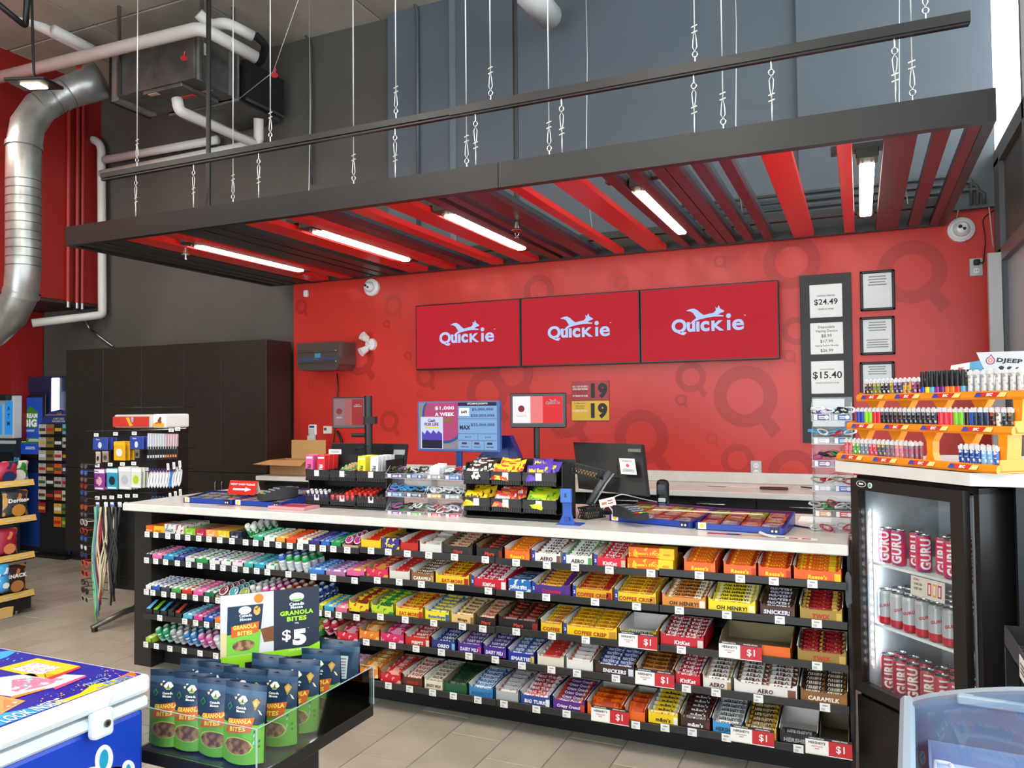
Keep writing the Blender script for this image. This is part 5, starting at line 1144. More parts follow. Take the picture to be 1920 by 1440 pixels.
m.box(hw * .06, -.003, hh * .42, hw * .30, -.0025, hh * .72, PAPER).text('649', (hw * .18, -.0034, hh * .57), UX, UZ, .02, mat('1C2C6C', .3, 0, .2), bold=.05, maxw=hw * .21)
m.text('$22,000,000', (hw * .62, -.0032, hh * .06), UX, UZ, .016, nv, bold=.03, w=hw * .56).text('MAX', (hw * .20, -.0032, -hh * .04), UX, UZ, .024, nv, bold=.05, maxw=hw * .26)
m.text('$351,619', (hw * .27, -.0032, -hh * .42), UX, UZ, .009, nv).text('$106,692', (hw * .75, -.0032, -hh * .42), UX, UZ, .009, nv)
for i, c in enumerate(('C83848', 'D84838', '48584C')): m.box(hw * (.12 + .3 * i), -.003, -hh * .70, hw * (.24 + .3 * i), -.0025, -hh * .62, mat(c, .4, 0, .3)).lines((hw * (.19 + .3 * i), -.003, -hh * .8), UX, UZ, hw * .2, .008, 1, nv)
m.build('jackpot_panel', t)
m = MB(); 
for r_, c in ((.60, '2C64B0'), (.54, 'D8508C')):
    m.flat([(max(-hw + .014, min(hw * .03, -hw * .30 + hw * r_ * .95 * math.cos(a))), min(hh - .008, hh * .42 + hw * r_ * .95 * math.sin(a))) for a in [i * math.pi / 16 for i in range(32)]], (0, -.0015 - (.62 - r_) * .01, 0), UX, UZ, mat(c, .4, 0, .9))
m.text('$1,000', (-hw * .30, -.003, hh * .72), UX, UZ, .022, WX, bold=.03, w=hw * .48).text('A WEEK', (-hw * .30, -.003, hh * .48), UX, UZ, .02, WX, bold=.03, w=hw * .48); m.rbox(-hw * .5, -.0028, hh * .20, -hw * .12, -.002, hh * .30, mat('D8D020', .4, 0, .4), .001)
m.build('banner', t)
m = MB().box(-hw * .90, -.004, -hh * .90, -hw * .34, -.0025, hh * .38, mat('B8C0DC', .4)).box(-hw * .87, -.0046, -hh * .88, -hw * .36, -.004, -hh * .52, mat('141428', .4)).prism([(-hw * .87, -hh * .55), (-hw * .36, -hh * .55), (-hw * .36, -hh * .3), (-hw * .45, -hh * .18), (-hw * .5, -hh * .3), (-hw * .58, -hh * .15), (-hw * .64, -hh * .3), (-hw * .74, -hh * .15), (-hw * .8, -hh * .32), (-hw * .87, -hh * .2)], -.0052, -.004, mat('4A38A0', .4))
m.text('Cash', (-hw * .62, -.006, hh * .24), UX, UZ, .018, mat('5A1C50'), maxw=hw * .3).text('FOR LIFE', (-hw * .62, -.006, hh * .08), UX, UZ, .018, mat('5A1C50'), bold=.02, maxw=hw * .46).box(-hw * .78, -.005, -hh * .08, -hw * .44, -.0045, -hh * .02, mat('D8C030', .4)); m.build('ticket_flyer', t)
MB().rbox(-.018, .01, -hh - .16, .018, .03, -hh + .02, mat('24427C', .35), .003).rbox(-.09, -.03, -(t.location.z - WT) + .0, .09, .1, -(t.location.z - WT) + .012, BLACK, .003).build('stand', t)
a = PY(958, 830, 4.0); t = thing('lottery_terminal', 'dark blue slanted lottery terminal behind the jackpot display', 'terminal', (a.x - .05, 4.0, WT)); zz = Zp(950, 817, 4.0) - WT
MB().prism([(-.17, 0), (.12, 0), (.095, zz * .7), (.04, zz), (-.05, zz), (-.2, zz * .55)], .0, .06, mat('1A2C70', .35)).build('casing', t); MB().prism([(-.13, zz * .3), (.06, zz * .35), (.03, zz * .85), (-.10, zz * .6)], -.004, 0, mat('24408C', .3)).build('panel', t)
# customer display on a pole (right)
def custdisp(label, x0, y0, x1, y1, Y, polex, rz, s_on):
    t, hw, hh = screen('customer_display', label, x0, y0, x1, y1, Y, '1A1A1C', 6, rz=rz, th=.02)
    b = .016 if s_on else .012
    MB().box(-hw + b, -.001, -hh + b * 1.5, hw - b, 0, hh - b, mat('E8D8DC' if s_on else 'B88890', .3, 0, 1.7 if s_on else .7)).build('display', t)
    m = MB().box(-hw * .25, -.002, -hh + b * 1.5, hw * .2, -.001, hh - b, mat('E87878', .3, 0, 1.4 if s_on else .6)).box(hw * .2, -.0021, -hh + b * 1.5, hw - b, -.001, hh - b, mat('DC1C24', .3, 0, 1.4 if s_on else .6))
    logo(m, (hw * .56, -.003, hh * .42), hw * .5, mat('F4F0F4', .3, 0, .5)); m.cyl((-hw * .58, -.001, hh * .1), (-hw * .58, -.002, hh * .1), hh * .2, hh * .2, mat('D83840', .3, 0, .4), 16); m.lines((-hw * .58, -.002, -hh * .3), UX, UZ, hw * .4, hh * .12, 2, mat('B09098')); m.build('advert', t)
    px_ = (polex or 0) * hw
    if polex is not None: MB().cyl((px_, .035, -(t.location.z - WT)), (px_, .035, -hh * .3), .016, .016, BLACK, 14).cyl((px_, .035, -(t.location.z - WT)), (px_, .035, -(t.location.z - WT) + .01), .06, .06, BLACK, 18).build('pole', t)
    return t, hw, hh
custdisp('lit customer screen on a black pole showing the fox logo', 957, 737, 1060, 802, 3.78, -.12, .03, True)
t, hw, hh = custdisp('small dim customer screen turned sideways left of a thick pole', 629, 745, 679, 803, 3.95, None, .30, False)
a = PY(692, 790, 3.98); ztp = Zp(690, 742, 3.98)
t = thing('mounting_pole', 'thick black pole with a clamp and cable behind the left rack', 'pole', (a.x, 3.98, WT))
MB().cyl((0, 0, 0), (-.006, 0, ztp - WT), .024, .024, BLACK, 16).cyl((0, 0, 0), (0, 0, .012), .07, .07, BLACK, 18).build('pole', t); MB().cyl((-.005, 0, (ztp - WT) * .72), (-.005, 0, (ztp - WT) * .80), .03, .03, mat('2A2A2C', .4), 16).cyl((-.02, -.0, (ztp - WT) * .62), (-.12, -.005, (ztp - WT) * .62), .012, .012, BLACK, 8).box(.0, -.03, (ztp - WT) * .73, .06, -.0, (ztp - WT) * .8, mat('2A2A2C', .4)).build('clamp', t)
MB().tube([(.02 * math.cos(x) - .01 - .045 * abs(math.sin(x / 2)), -.03 + .04 * math.sin(x), (ztp - WT) * .50 + .012 * math.cos(x)) for x in [i * .5 for i in range(13)]], .004, BLACK, 6).build('cable_loop', t)
# low wide monitor behind the left rack, seen from behind
t, hw, hh = screen('till_monitor', 'low dark till monitor seen from behind above the left rack', 619, 831, 760, 872, 4.13, '1C1E20', 6, rx=-.2, th=.03)
m = MB()
for i in range(24): m.box(-hw * .8 + i * hw * .066, -.001, -hh * .5, -hw * .8 + i * hw * .066 + .004, 0, hh * .5, mat('0C0C0E', .5))
m.build('vent_grille', t); MB().box(hw * .7, -.002, hh * .0, hw * .98, 0, hh * .45, LGREY).build('badge', t)
MB().cyl((0, .03, -(t.location.z - WT)), (0, .03, -hh + .01), .03, .03, BLACK, 12).build('stand', t); MB().box(-.1, -.04, -(t.location.z - WT) + .001, .1, .08, -(t.location.z - WT) + .012, BLACK).build('stand_foot', t)
a = PY(628, 847, 3.82); t = thing('name_sign', 'small white strip sign above the left rack', 'sign', (a.x, 3.82, a.z)); m = MB().box(-.045, 0, -.014, .045, .002, .014, PAPER); m.lines((0, -.001, 0), UX, UZ, .075, .014, 2, mat('80808A')); m.build('card', t)
MB().box(-.02, .002, -(a.z - WT), -.016, .005, 0, CLEAR).build('holder', t)
# POS till at the right, seen from behind
c4 = [PY(1075, 829, 3.98), PY(1202, 833, 3.92), PY(1213, 931, 3.84), PY(1085, 916, 3.90)]
t = thing('pos_till', 'large black tilted till monitor seen from behind with a white note', 'monitor', (c4[0] + c4[2]) / 2); L = Vector(t.location); m = MB(); off = Vector((.01, .03, -.005))
q = [p - L for p in c4]; m.add(q + [p + off for p in q], [(0, 1, 2, 3), (7, 6, 5, 4), (0, 4, 5, 1), (1, 5, 6, 2), (2, 6, 7, 3), (3, 7, 4, 0)], mat('141314', .35)); m.build('casing', t)
U = (q[1] - q[0]).normalized(); V = (q[0] - q[3]).normalized(); N_ = U.cross(V).normalized(); N_ = N_ if N_.y < 0 else -N_
m = MB().flat([(-.06, -.05), (.06, -.05), (.06, .03), (-.06, .03)], N_ * .004 + U * -.01, U, V, mat('1C1B1D', .5)); m.build('vesa_plate', t)
O_ = PY(1178, 875, 3.86) - L; m = MB().flat([(-.043, -.042), (.043, -.042), (.043, .042), (-.043, .042)], O_ + N_ * .006, U, V, PAPER); m.lines(O_ + N_ * .007 + V * .028, U, V, .07, .012, 2, mat('606068')).lines(O_ + N_ * .007 + V * -.022, U, V, .07, .02, 3, mat('707078')); m.flat([(.010 * math.cos(i), .010 * math.sin(i)) for i in range(6)], O_ + N_ * .0075 + V * .004, U, V, mat('D84040')); m.build('note_card', t)
O_ = PY(1190, 845, 3.88) - L; MB().flat([(-.035, -.008), (.035, -.008), (.035, .008), (-.035, .008)], O_ + N_ * .006, U, V, mat('6C6860', .4)).build('tape', t)
a = PY(1145, 905, 3.82); b = PY(1108, 955, 3.70); m = MB().prism([(-.02, 0), (.02, 0), (.02, .01), (-.02, .01)], 0, .01, GREY)
m = MB().tube([PY(1143, 885, 3.84) - L, PY(1128, 905, 3.80) - L, PY(1104, 945, 3.72) - L], .017, mat('4A4E50', .4), 6).tube([PY(1151, 888, 3.84) - L, PY(1137, 906, 3.80) - L, PY(1114, 944, 3.72) - L], .005, mat('8A9498', .3), 6); m.build('stand_arm', t)
MB().box(.0 - .12, -.06, WT - L.z + .0, .12, .1, WT - L.z + .02, BLACK).build('stand_base', t)
a = [PY(1180, 935, 3.85), PY(1165, 922, 3.8), PY(1150, 932, 3.75), PY(1130, 962, 3.68), PY(1180, 960, 3.72)]
tag(MB().tube(bend([PY(1131, 955, 3.68), PY(1150, 932, 3.75), PY(1166, 926, 3.80), PY(1215, 938, 3.95), PY(1238, 942, 4.0)], .05), .003, mat('C8CACA', .4), 6).build('white_cord'), 'pale grey cord arching beside the till stand', 'cord')
# blue stand and the two perforated baskets on the rack's end
P = PZ(1088, 976, WT); t = thing('phone_stand', 'blue metal tap terminal stand in front of the side baskets', 'stand', (P.x - .01, 3.46, WT)); bl = mat('2452B0', .35)
MB().prism([(-.055, 0), (.065, 0), (.06, .004), (-.05, .004)], -.02, .07, bl, 'z' if False else 'y').prism([(-.045, .003), (.035, .003), (.022, .05), (.018, .13), (-.022, .13), (-.022, .05)], .0, .004, bl).box(-.012, -.012, .02, .012, .0, .036, mat('1C4494', .35)).build('base', t)
MB().rbox(-.028, -.022, .105, .026, -.004, .17, mat('3A6CC4', .35), .003).box(-.006, -.023, .13, .004, -.022, .15, mat('2A3C70', .4)).build('holder', t)
def basket(pts_label, P, w, d, h, rot, lab_):
    t = thing('perforated_basket', lab_, 'basket', P, rot); b = mat('1A191A', .45); m = MB()
    m.box(0, 0, 0, w, d, .003, b).rbox(-.002, -.002, h - .006, w + .002, .003, h, b, .001).rbox(-.002, d - .003, h - .006, w + .002, d + .002, h, b, .001).box(-.002, 0, h - .006, .002, d, h, b).box(w - .002, 0, h - .006, w + .002, d, h, b)
    for (n, f) in ((int(w / .014), lambda s_, z: (s_ * w, 0, z)), (int(d / .014), lambda s_, z: (w, s_ * d, z)), (int(w / .014), lambda s_, z: (s_ * w, d, z)), (int(d / .014), lambda s_, z: (0, s_ * d, z))):
        for i in range(-2, n):
            for sg in (0, 1):
                a0, a1 = (i, i + 2) if sg else (i + 2, i)
                za, zb = .0, h
                if min(a0, a1) < 0 or max(a0, a1) > n: 
                    continue
                m.tube([f(a0 / n, za), f(a1 / n, zb)], .0022, b, 4)
    m.build('mesh', t); MB().box(w * .3, d * .2, .003, w * .7, d * .8, h * .5, mat('B49468', .6)).build('divider', t); return t
basket(0, PY(1069, 885, 3.52), .06, .15, .05, (math.radians(-14), 0, math.radians(-62)), 'upper perforated black basket tilting off the end of the candy rack')
P = PZ(1090, 970, WT); basket(0, (P.x + .0, P.y - .05, WT + .002), .06, .13, .055, (0, 0, math.radians(-28)), 'lower perforated black basket behind the blue stand')
P = PY(1139, 942, 3.62); t = thing('price_flag', 'small white price card clipped near the till stand', 'sign', P, (0, math.radians(-14), 0)); m = MB().box(-.04, 0, -.02, .04, .002, .02, PAPER).box(-.03, -.001, -.008, -.005, 0, .004, mat('C88848', .5)); m.lines((.015, -.001, 0), UX, UZ, .035, .025, 2, mat('C84848')); m.build('card', t)
MB().tube([(.0, .002, -.015), (.01, .01, -.04), (.0, .03, -(P.z - WT) + .003)], .003, WHITE, 6).build('clip', t)
a = PY(606, 775, YW - .03)
for k, (px_, py_) in enumerate(((638, 0), (0, 0))[:1]):
    tag(MB().tube([PY(632, 700, YW - .02), PY(634, 730, YW - .02), PY(630, 760, YW - .02), PY(628, 810, YW - .02), PY(624, 845, YW - .02)], .005, BLACK, 6).tube([PY(632, 808, YW - .02), PY(640, 825, YW - .02), PY(644, 850, YW - .02)], .012, BLACK, 6).build('wall_cables'), 'black cables running down the red wall below the steel box', 'cable')
# ================================================================ DRINKS FRIDGE AND LIGHTER COUNTER
A0 = Vector((-.099, 3.453, 0)); U0 = Vector((.658064, -.752962, 0)); NI = Vector((.752962, .658064, 0))   # along the front, into the cabinet
ang = math.atan2(U0.y, U0.x)
def L3(s, d, z=0): return A0 + U0 * s + NI * d + Vector((0, 0, z))
cm_ = Matrix.Translation(A0) @ Matrix.Rotation(ang, 4, 'Z')    # local x = along the front, y = inwards
ZS = 1.253
t = thing('lighter_counter', 'tall dark counter end with a white slab top beside the fridge', 'counter', A0)
def lp(m, n, par=None): return m.build(n, par or t, loc=-A0)
pts = [(A0.x, A0.y), (.324, 2.969), (XR - .02, 2.969), (XR - .02, 3.95), (.33, 3.95)]
dk = mat('1E2226', .45)
lp(MB().box(.46, 3.02, 0, XR - .02, 3.07, ZS, dk).box(XR - .06, 3.07, 0, XR - .03, 3.9, ZS, dk).box(.38, 3.9, 0, XR - .03, 3.93, ZS, dk), 'cabinet_body')
lp(MB().box(.458, 3.012, .66, XR - .02, 3.02, ZS - .002, dk).box(.458, 3.012, .02, XR - .02, 3.02, .652, mat('121214', .5)), 'front_panel')
o = MB().prism(pts, ZS + .001, 1.297, ct, 'z').build('slab_top'); tag(o, 'white slab on top of the fridge and tall counter', 'worktop')
# fridge in its own frame
f = thing('drinks_fridge', 'black glass door drinks fridge set diagonally at the end of the candy counter', 'fridge', A0, (0, 0, ang))
bf = mat('191514', .4); bl_ = mat('221D1A', .38); wi = mat('AEB3B8', .4)
s0, s1 = .086, .648; zt = 1.245; zb = .395; dpf = .42
MB().box(s0, .03, .0, s0 + .02, dpf, zt, bf).box(s1 - .02, .03, 0, s1, dpf, zt, bf).box(s0, .03, zt - .02, s1, dpf, zt, bf).box(s0, dpf, 0, s1, dpf + .02, zt, bf).box(s0 + .01, .06, .0, s1 - .01, .08, .37, bf).box(s0 + .02, .03, .37, s1 - .02, dpf, .41, bf).build('cabinet', f)
MB().box(s0 + .02, .05, .41, s0 + .026, dpf - .005, zt - .03, wi).box(s1 - .05, .05, .41, s1 - .04, dpf - .005, zt - .03, wi).box(s0 + .02, dpf - .012, .41, s1 - .03, dpf - .006, zt - .03, wi).box(s0 + .02, .05, .412, s1 - .03, dpf - .01, .418, wi).box(s0 + .02, .05, zt - .034, s1 - .03, dpf - .01, zt - .028, wi).build('liner', f)
gl0, gl1, gz0, gz1 = .125, .56, .446, 1.192
d = MB().box(s0, 0, zb + .01, gl0, .03, zt - .01, bl_).box(gl1, 0, zb + .01, .612, .03, zt - .01, bl_).box(gl0, 0, zb + .01, gl1, .03, gz0, bl_).box(gl0, 0, gz1, gl1, .03, zt - .01, bl_).build('door', f)
MB().box(gl0, .012, gz0, gl1, .018, gz1, GLASS).build('glass_pane', d)
MB().prism([(.060, .74), (.068, .72), (.080, .74), (.080, .84), (.068, .86), (.060, .84)], -.014, -.001, mat('6E7274', .35)).build('handle', d)
m = MB(); n = 24
m.add([(.145 + (.026 if k % 2 else .0235) * math.cos(2 * math.pi * (k // 2) / n), -.001, 1.216 + (.0125 if k % 2 else .0105) * math.sin(2 * math.pi * (k // 2) / n)) for k in range(2 * n)], [(2 * i, 2 * i + 1, (2 * i + 3) % (2 * n), (2 * i + 2) % (2 * n)) for i in range(n)], WHITE)
m.flat([(-.014, 0), (-.006, .006), (-.006, .003), (.012, .003), (.012, -.003), (-.006, -.003), (-.006, -.006)][::-1], (.145, -.0012, 1.216), UX, UZ, WHITE); m.build('emblem', d)
MB().cyl((.192, 0, 1.214), (.192, -.0015, 1.214), .011, .011, mat('D8E4E0', .4), 16).cyl((.192, -.0015, 1.214), (.192, -.002, 1.214), .007, .007, mat('4A9A68', .4), 12).build('sticker', d)
MB().box(s0, .012, .02, s1, .03, .385, bf).box(s0 + .02, .010, .335, s1 - .1, .012, .355, BLACK).build('kick_plate', f)
led = mat('F4FAFF', .4, 0, 9, 'fridge_led')
m = MB().box(s0 + .052, .04, .50, s0 + .064, .046, 1.12, WHITE).build('light_strip', f)
for k in range(18): MB().rbox(s0 + .053, .034, .515 + k * .034, s0 + .063, .040, .530 + k * .034, led, .002).build('led', m)
shz = [.905, .668]
for z in shz:
    m = MB()
    for k in range(30): y = .07 + k * .0113; m.box(s0 + .03, y, z - .002, s1 - .055, y + .003, z, mat('E0E4E6', .3))
    for k in range(2): m.box(s0 + .03, (.066, .40)[k], z - .008, s1 - .055, (.072, .406)[k], z + .002, mat('E8ECEE', .3))
    m.build('wire_shelf', f)
def sliced(s_, bold, axis, n):      # lettering cut into narrow strips so that it can bend round a can
    vs, fs, tw, th = textgeo(s_, bold, 0, 3); bm = bmesh.new(); bv = [bm.verts.new((x, y, 0)) for x, y in vs]
    for f in fs:
        try: bm.faces.new([bv[i] for i in f])
        except ValueError: pass
    L_ = (tw, th)[axis]
    for i in range(1, n):
        co = [0, 0, 0]; no = [0, 0, 0]; co[axis] = -L_ / 2 + L_ * i / n; no[axis] = 1
        bmesh.ops.bisect_plane(bm, geom=bm.verts[:] + bm.edges[:] + bm.faces[:], plane_co=co, plane_no=no)
    bm.verts.index_update(); r_ = ([(v.co.x, v.co.y) for v in bm.verts], [tuple(v.index for v in f.verts) for f in bm.faces], tw, th); bm.free(); return r_
def can(c1, c2, txtc, style):
    m = MB(); r = .0275; H = .135
    m.lathe([(0, 0), (r * .8, 0), (r * .95, .004)], mat('C0C4C6', .25, 1), n=16); 
    body = wrap(c1, c2, sc=22) if style == 2 else mat(c1, .28, .3)
    m.lathe([(r * .95, .004), (r, .010), (r, .032 if style == 1 else .010)], mat('C8283C', .3, .2) if style == 1 else body, n=16)
    m.lathe([(r, .032 if style == 1 else .010), (r, H - .014), (r * .86, H - .004)], body, n=16).lathe([(r * .86, H - .004), (r * .88, H), (r * .78, H), (r * .76, H - .003), (0, H - .003)], mat('B8BCC0', .22, 1), n=16)
    vs, fs, tw, th = sliced('GURU', .04, 0 if style == 1 else 1, 10)
    if style == 1: k = .044 / tw; wrapv = [((x * k) / r, H * .56 + y * k + x * k * .28) for x, y in vs]
    else: k = .112 / tw; wrapv = [((-y * k * 1.25) / r, H * .5 + x * k) for x, y in vs]
    for a0 in (-.80, -.80 + math.pi):
        m.add([((r + .0006) * math.cos(a0 + a), (r + .0006) * math.sin(a0 + a), z) for a, z in wrapv], fs, mat(txtc, .3), True)
    return m.mesh('drink_can')
cA = can('D82858', 'B01C6C', 'F0F0F0', 2); cB = can('C8CCD0', 'C8CCD0', 'C8283C', 1); cC = can('C8485C', 'B83C50', 'F0E8E4', 3)
fr_ = lambda s_, y, z: cm_ @ Vector((s_, y, z))
n_ = 0; CN = ['%s can counted from the left front' % w_ for w_ in 'first second third fourth fifth sixth seventh eighth ninth tenth eleventh twelfth thirteenth fourteenth fifteenth sixteenth seventeenth eighteenth nineteenth twentieth'.split()] + ['can %s back from the front' % w_ for w_ in 'one two three four five six seven eight nine ten eleven twelve thirteen fourteen fifteen sixteen seventeen eighteen nineteen twenty thirty forty fifty'.split()] * 2
for lvl, (me, z, lab_, rows) in enumerate(((cA, shz[0] + .001, 'pink drink can on the upper fridge shelf', [(.10 + .062 * i + (.0 if i < 2 else -.004), .11 + (.03 if i in (2, 4) else 0)) for i in range(7)] + [(.14 + .064 * i, .20) for i in range(3, 7)]),
        (cB, shz[1] + .001, 'silver drink can on the lower wire shelf', [(.150 + .061 * i, .10 + .062 * j) for i in range(7) for j in range(4)]),
        (cC, .419, 'red drink can standing on the fridge floor', [(.155 + .061 * i, .10 + .06 * j) for i in range(3) for j in range(2)] + [(.35 + .061 * i, .10 + .06 * j) for i in range(4) for j in range(4) if i + j < 6]))):
    for (s_, y) in rows:
        s_ = s_ + (.05 if lvl == 0 else 0)
        if s_ > .572: continue
        tag(obj('drink_can', me, None, fr_(s_, y, z), (0, 0, ang + R(-.35, .35))), '%s, %s' % (CN[n_], lab_), 'can', lab_ + ' group'); n_ += 1
P = fr_(.36, -.001, .92); t2 = thing('shelf_price_card', 'cream price card with three cans printed on it in the fridge door', 'sign', fr_(.43, .025, .87), (math.radians(-3), 0, ang))
m = MB().box(-.075, 0, -.035, .075, .002, .035, mat('D8CEC4', .6)); m.build('card', t2)
m = MB().text('GURU', (-.05, -.001, .024), UX, UZ, .007, mat('C83040')).text('2/$5.50', (-.042, -.001, .008), UX, UZ, .010, mat('5A3038'), bold=.02).text('3/$7.00', (-.042, -.001, -.008), UX, UZ, .010, mat('5A3038'), bold=.02)
for i, c in enumerate(('C8303C', 'D8A030', 'A82864')): m.box(.002 + i * .022, -.001, -.022, .018 + i * .022, 0, .022, mat(c, .4)).box(.006 + i * .022, -.0014, -.016, .014 + i * .022, -.001, .016, mat('E8D8D0', .5))
m.build('print', t2)
fl_ = bpy.data.lights.new('fridge_light', 'AREA'); fl_.shape = 'RECTANGLE'; fl_.size = .02; fl_.size_y = .6; fl_.energy = 1.1; fl_.color = (.9, .96, 1)
flo = bpy.data.objects.new('fridge_light', fl_); COL.objects.link(flo); flo.matrix_world = cm_ @ Matrix.Translation((s0 + .06, .075, .80)) @ Matrix.Rotation(math.radians(90), 4, 'X') @ Matrix.Rotation(math.radians(40), 4, 'Y')

# ---------------------------------------------------------------- lighter rack (three tiers, orange)
rk = thing('lighter_rack', 'orange three-tier plastic lighter rack on the white slab', 'rack', (A0.x, A0.y, 1.297), (0, 0, ang)); org = mat('F08A10', .35); org2 = mat('F59A18', .3)
tierz = [1.305, 1.428, 1.542]; tiy = [0.012, .055, .095]; TW_ = [.0, .70]
def tierx(j): return (.012 + .012 * j, .745 + .02 * j)
for j in range(3):
    x0, x1 = tierx(j); z = tierz[j] - 1.297; y = tiy[j]
    m = MB()
    # shelf with rounded front lip
    prof = [(y - .012, z - .004), (y + .10, z - .004), (y + .10, z + .004), (y + .012, z + .004), (y + .004, z + .022), (y - .006, z + .024), (y - .014, z + .016), (y - .016, z + .004)]
    m.prism(prof, x0, x1, org, 'x'); m.box(x0, y, z, x0 + .004, y + .10, z + .03, org).box(x1 - .004, y, z, x1, y + .10, z + .04, org)
    m.build('tier_shelf', rk)
    for k in range(4):
        xa_ = x0 + .03 + k * (x1 - x0 - .04) / 4; w_ = (x1 - x0) / 4 * .62
        up_ = Vector((0, .35, .94)).normalized(); O_ = Vector((xa_ + w_ / 2, y - .0172, z + .012))
        m = MB().flat([(-w_ / 2, -.008), (w_ / 2, -.008), (w_ / 2 + .006, .008), (-w_ / 2 + .006, .008)], O_, UX, up_, mat('C8201C', .35)).flat([(-w_ / 2, -.008), (-w_ / 2 + .03, -.008), (-w_ / 2 + .02, .008), (-w_ / 2 + .006, .008)], O_ + Vector((0, -.0005, 0)), UX, up_, mat('2C3C98', .35)).flat([(w_ / 2 - .03, -.008), (w_ / 2, -.008), (w_ / 2 + .006, .008), (w_ / 2 - .02, .008)], O_ + Vector((0, -.0005, 0)), UX, up_, mat('F0D080', .35))
        m.text('BIC', O_ + Vector((0, -.001, 0)), UX, up_, .011, mat('F8F0E0'), bold=.05, shear=.15); m.build('brand_label', rk)
for k in range(5):
    m = MB()
    for j in range(2):
        x0a = .07 + k * .165 + .01 * j; z0, z1 = tierz[j] - 1.297 + .004, tierz[j + 1] - 1.297 - .004; ya = tiy[j] + .07
        pts_ = [(x0a - .035, z1), (x0a - .014, z0 + (z1 - z0) * .7), (x0a - .012, z0 + (z1 - z0) * .35), (x0a - .024, z0), (x0a + .024, z0), (x0a + .012, z0 + (z1 - z0) * .35), (x0a + .014, z0 + (z1 - z0) * .7), (x0a + .035, z1)]
        if k < 4: m.prism(pts_, ya, ya + .03, org2)
        else: m.prism([(tierx(j)[1] - .03, z0), (tierx(j)[1] - .004, z0), (tierx(j)[1] + .004, z1), (tierx(j)[1] - .03, z1)], tiy[j] + .03, tiy[j] + .09, org)
    m.build('support', rk)
lm_ = {}; LT_ = mat('DCDCDE', .25)
def lighter(c1, c2, cap=0, h=.080, w=.0205):
    k = (c1, c2, cap)
    if k in lm_: return lm_[k]
    m = MB(); d_ = .011; b = wrap(c1, c2, sc=90) if c2 else mat(c1, .25)
    hb_ = h * (.78 if not cap else .5)
    m.cyl((0, 0, 0), (0, 0, hb_), 1, 1, b, 10); n0 = len(m.v) - 40
    for i in range(n0, len(m.v)): m.v[i] = Vector((m.v[i].x * w / 2 * .98, m.v[i].y * d_ / 2 * 1.15, m.v[i].z))
    if not cap:
        m.box(-w * .42, -d_ * .46, hb_, w * .42, d_ * .46, h * .93, LT_).rbox(-w * .5, -d_ * .4, h * .84, -w * .05, d_ * .4, h * .92, mat('C41C2C', .4), .001).cyl((0, -d_ * .3, h * .95), (0, d_ * .3, h * .95), .0035, .0035, LT_, 8)
    else: m.cyl((0, 0, hb_), (0, 0, h * 1.22), w * .40, w * .34, BLACK, 10)
    lm_[k] = m.mesh('lighter'); return lm_[k]
def rowl(j, xs, y_off, cols, lab_, grp, cap=0):
    for i, x in enumerate(xs):
        c = cols[i * len(cols) // len(xs)]; y = tiy[j] + .022 + y_off
        tag(obj('lighter', lighter(c[0], c[1], cap), None, cm_ @ Vector((x, y, tierz[j] + .005)), (0, 0, ang + math.radians(R(-4, 4)))), '%s %s, %s row' % (NUM[i], lab_, ('front', 'middle', 'back')[min(2, int(y_off / .0205))]), 'lighter', grp)
st = .0222
NUM = 'first second third fourth fifth sixth seventh eighth ninth tenth eleventh twelfth thirteenth fourteenth fifteenth sixteenth seventeenth'.split()
def fr2(a, n): return [a + st * i for i in range(n)]
pat = [('3A2C2C', 'C8B8A0'), ('6A7A3C', 'C8B870'), ('20242C', 'D8D8DC'), ('8A7838', 'D8C050'), ('3C2C58', 'C8B0D0'), ('D8A030', '4A6890'), ('7C2C50', 'D8A8B8')]
blk = [('2C48B0', None), ('8CD828', None), ('D82C38', None), ('1C1C20', '6A6A70'), ('28242A', '8C7060'), ('1E2228', '9AA0A8'), ('2C2024', '7A7A80'), ('26262C', 'A8A8B0')]
pnk = [('D8788C', 'C8402C'), ('5CA040', 'E8E8D8'), ('6C8098', 'D8C8C0'), ('C83848', 'D8A8B0'), ('4A4870', 'D8C040'), ('8C5C78', '78A088'), ('C87C98', 'E8A870'), ('A85070', '5C9A8C')]
for dj in (0, .021, .042):
    e = 0 if dj == 0 else .003
    rowl(2, fr2(.055, 12), dj, pat, 'patterned lighter from left on the top tier', 'patterned lighters on the top tier')
    rowl(1, fr2(.05, 6), dj, blk[:3], 'plain coloured lighter from the left end, middle tier', 'plain lighters at the left of the middle tier')
    rowl(1, fr2(.05 + st * 6, 12), dj, blk[3:], 'black printed lighter from left, middle tier', 'black printed lighters on the middle tier')
    rowl(0, fr2(.03, 16), dj, pnk, 'pastel printed lighter from left, bottom tier', 'pastel lighters on the bottom tier')
rowl(1, fr2(.455, 7), .0, [('D83040', None), ('D83040', None), ('7CC828', None), ('2A1E20', None), ('2C54B0', None)], 'small plain lighter from left, centre of the middle tier', 'small plain lighters on the middle tier')
for dj in (0, .021, .042):
    rowl(1, fr2(.60, 7), dj, [('24344C', '3A4C68'), ('24344C', '3A4C68'), ('201C20', 'C8502C'), ('E0DCD4', '8A6A50'), ('2C3038', '9098A0'), ('383C48', 'B88838')], 'dark team lighter at the right end, middle tier', 'dark lighters at the right of the middle tier')
    rowl(0, fr2(.58, 7), dj, [('1C3C8C', 'D8DCE8'), ('2450A0', 'E0E4F0'), ('78B0DC', 'E0E8F0'), ('3C68C0', 'E8E8F4')], 'blue and white team lighter, right end of bottom tier', 'blue team lighters on the bottom tier')
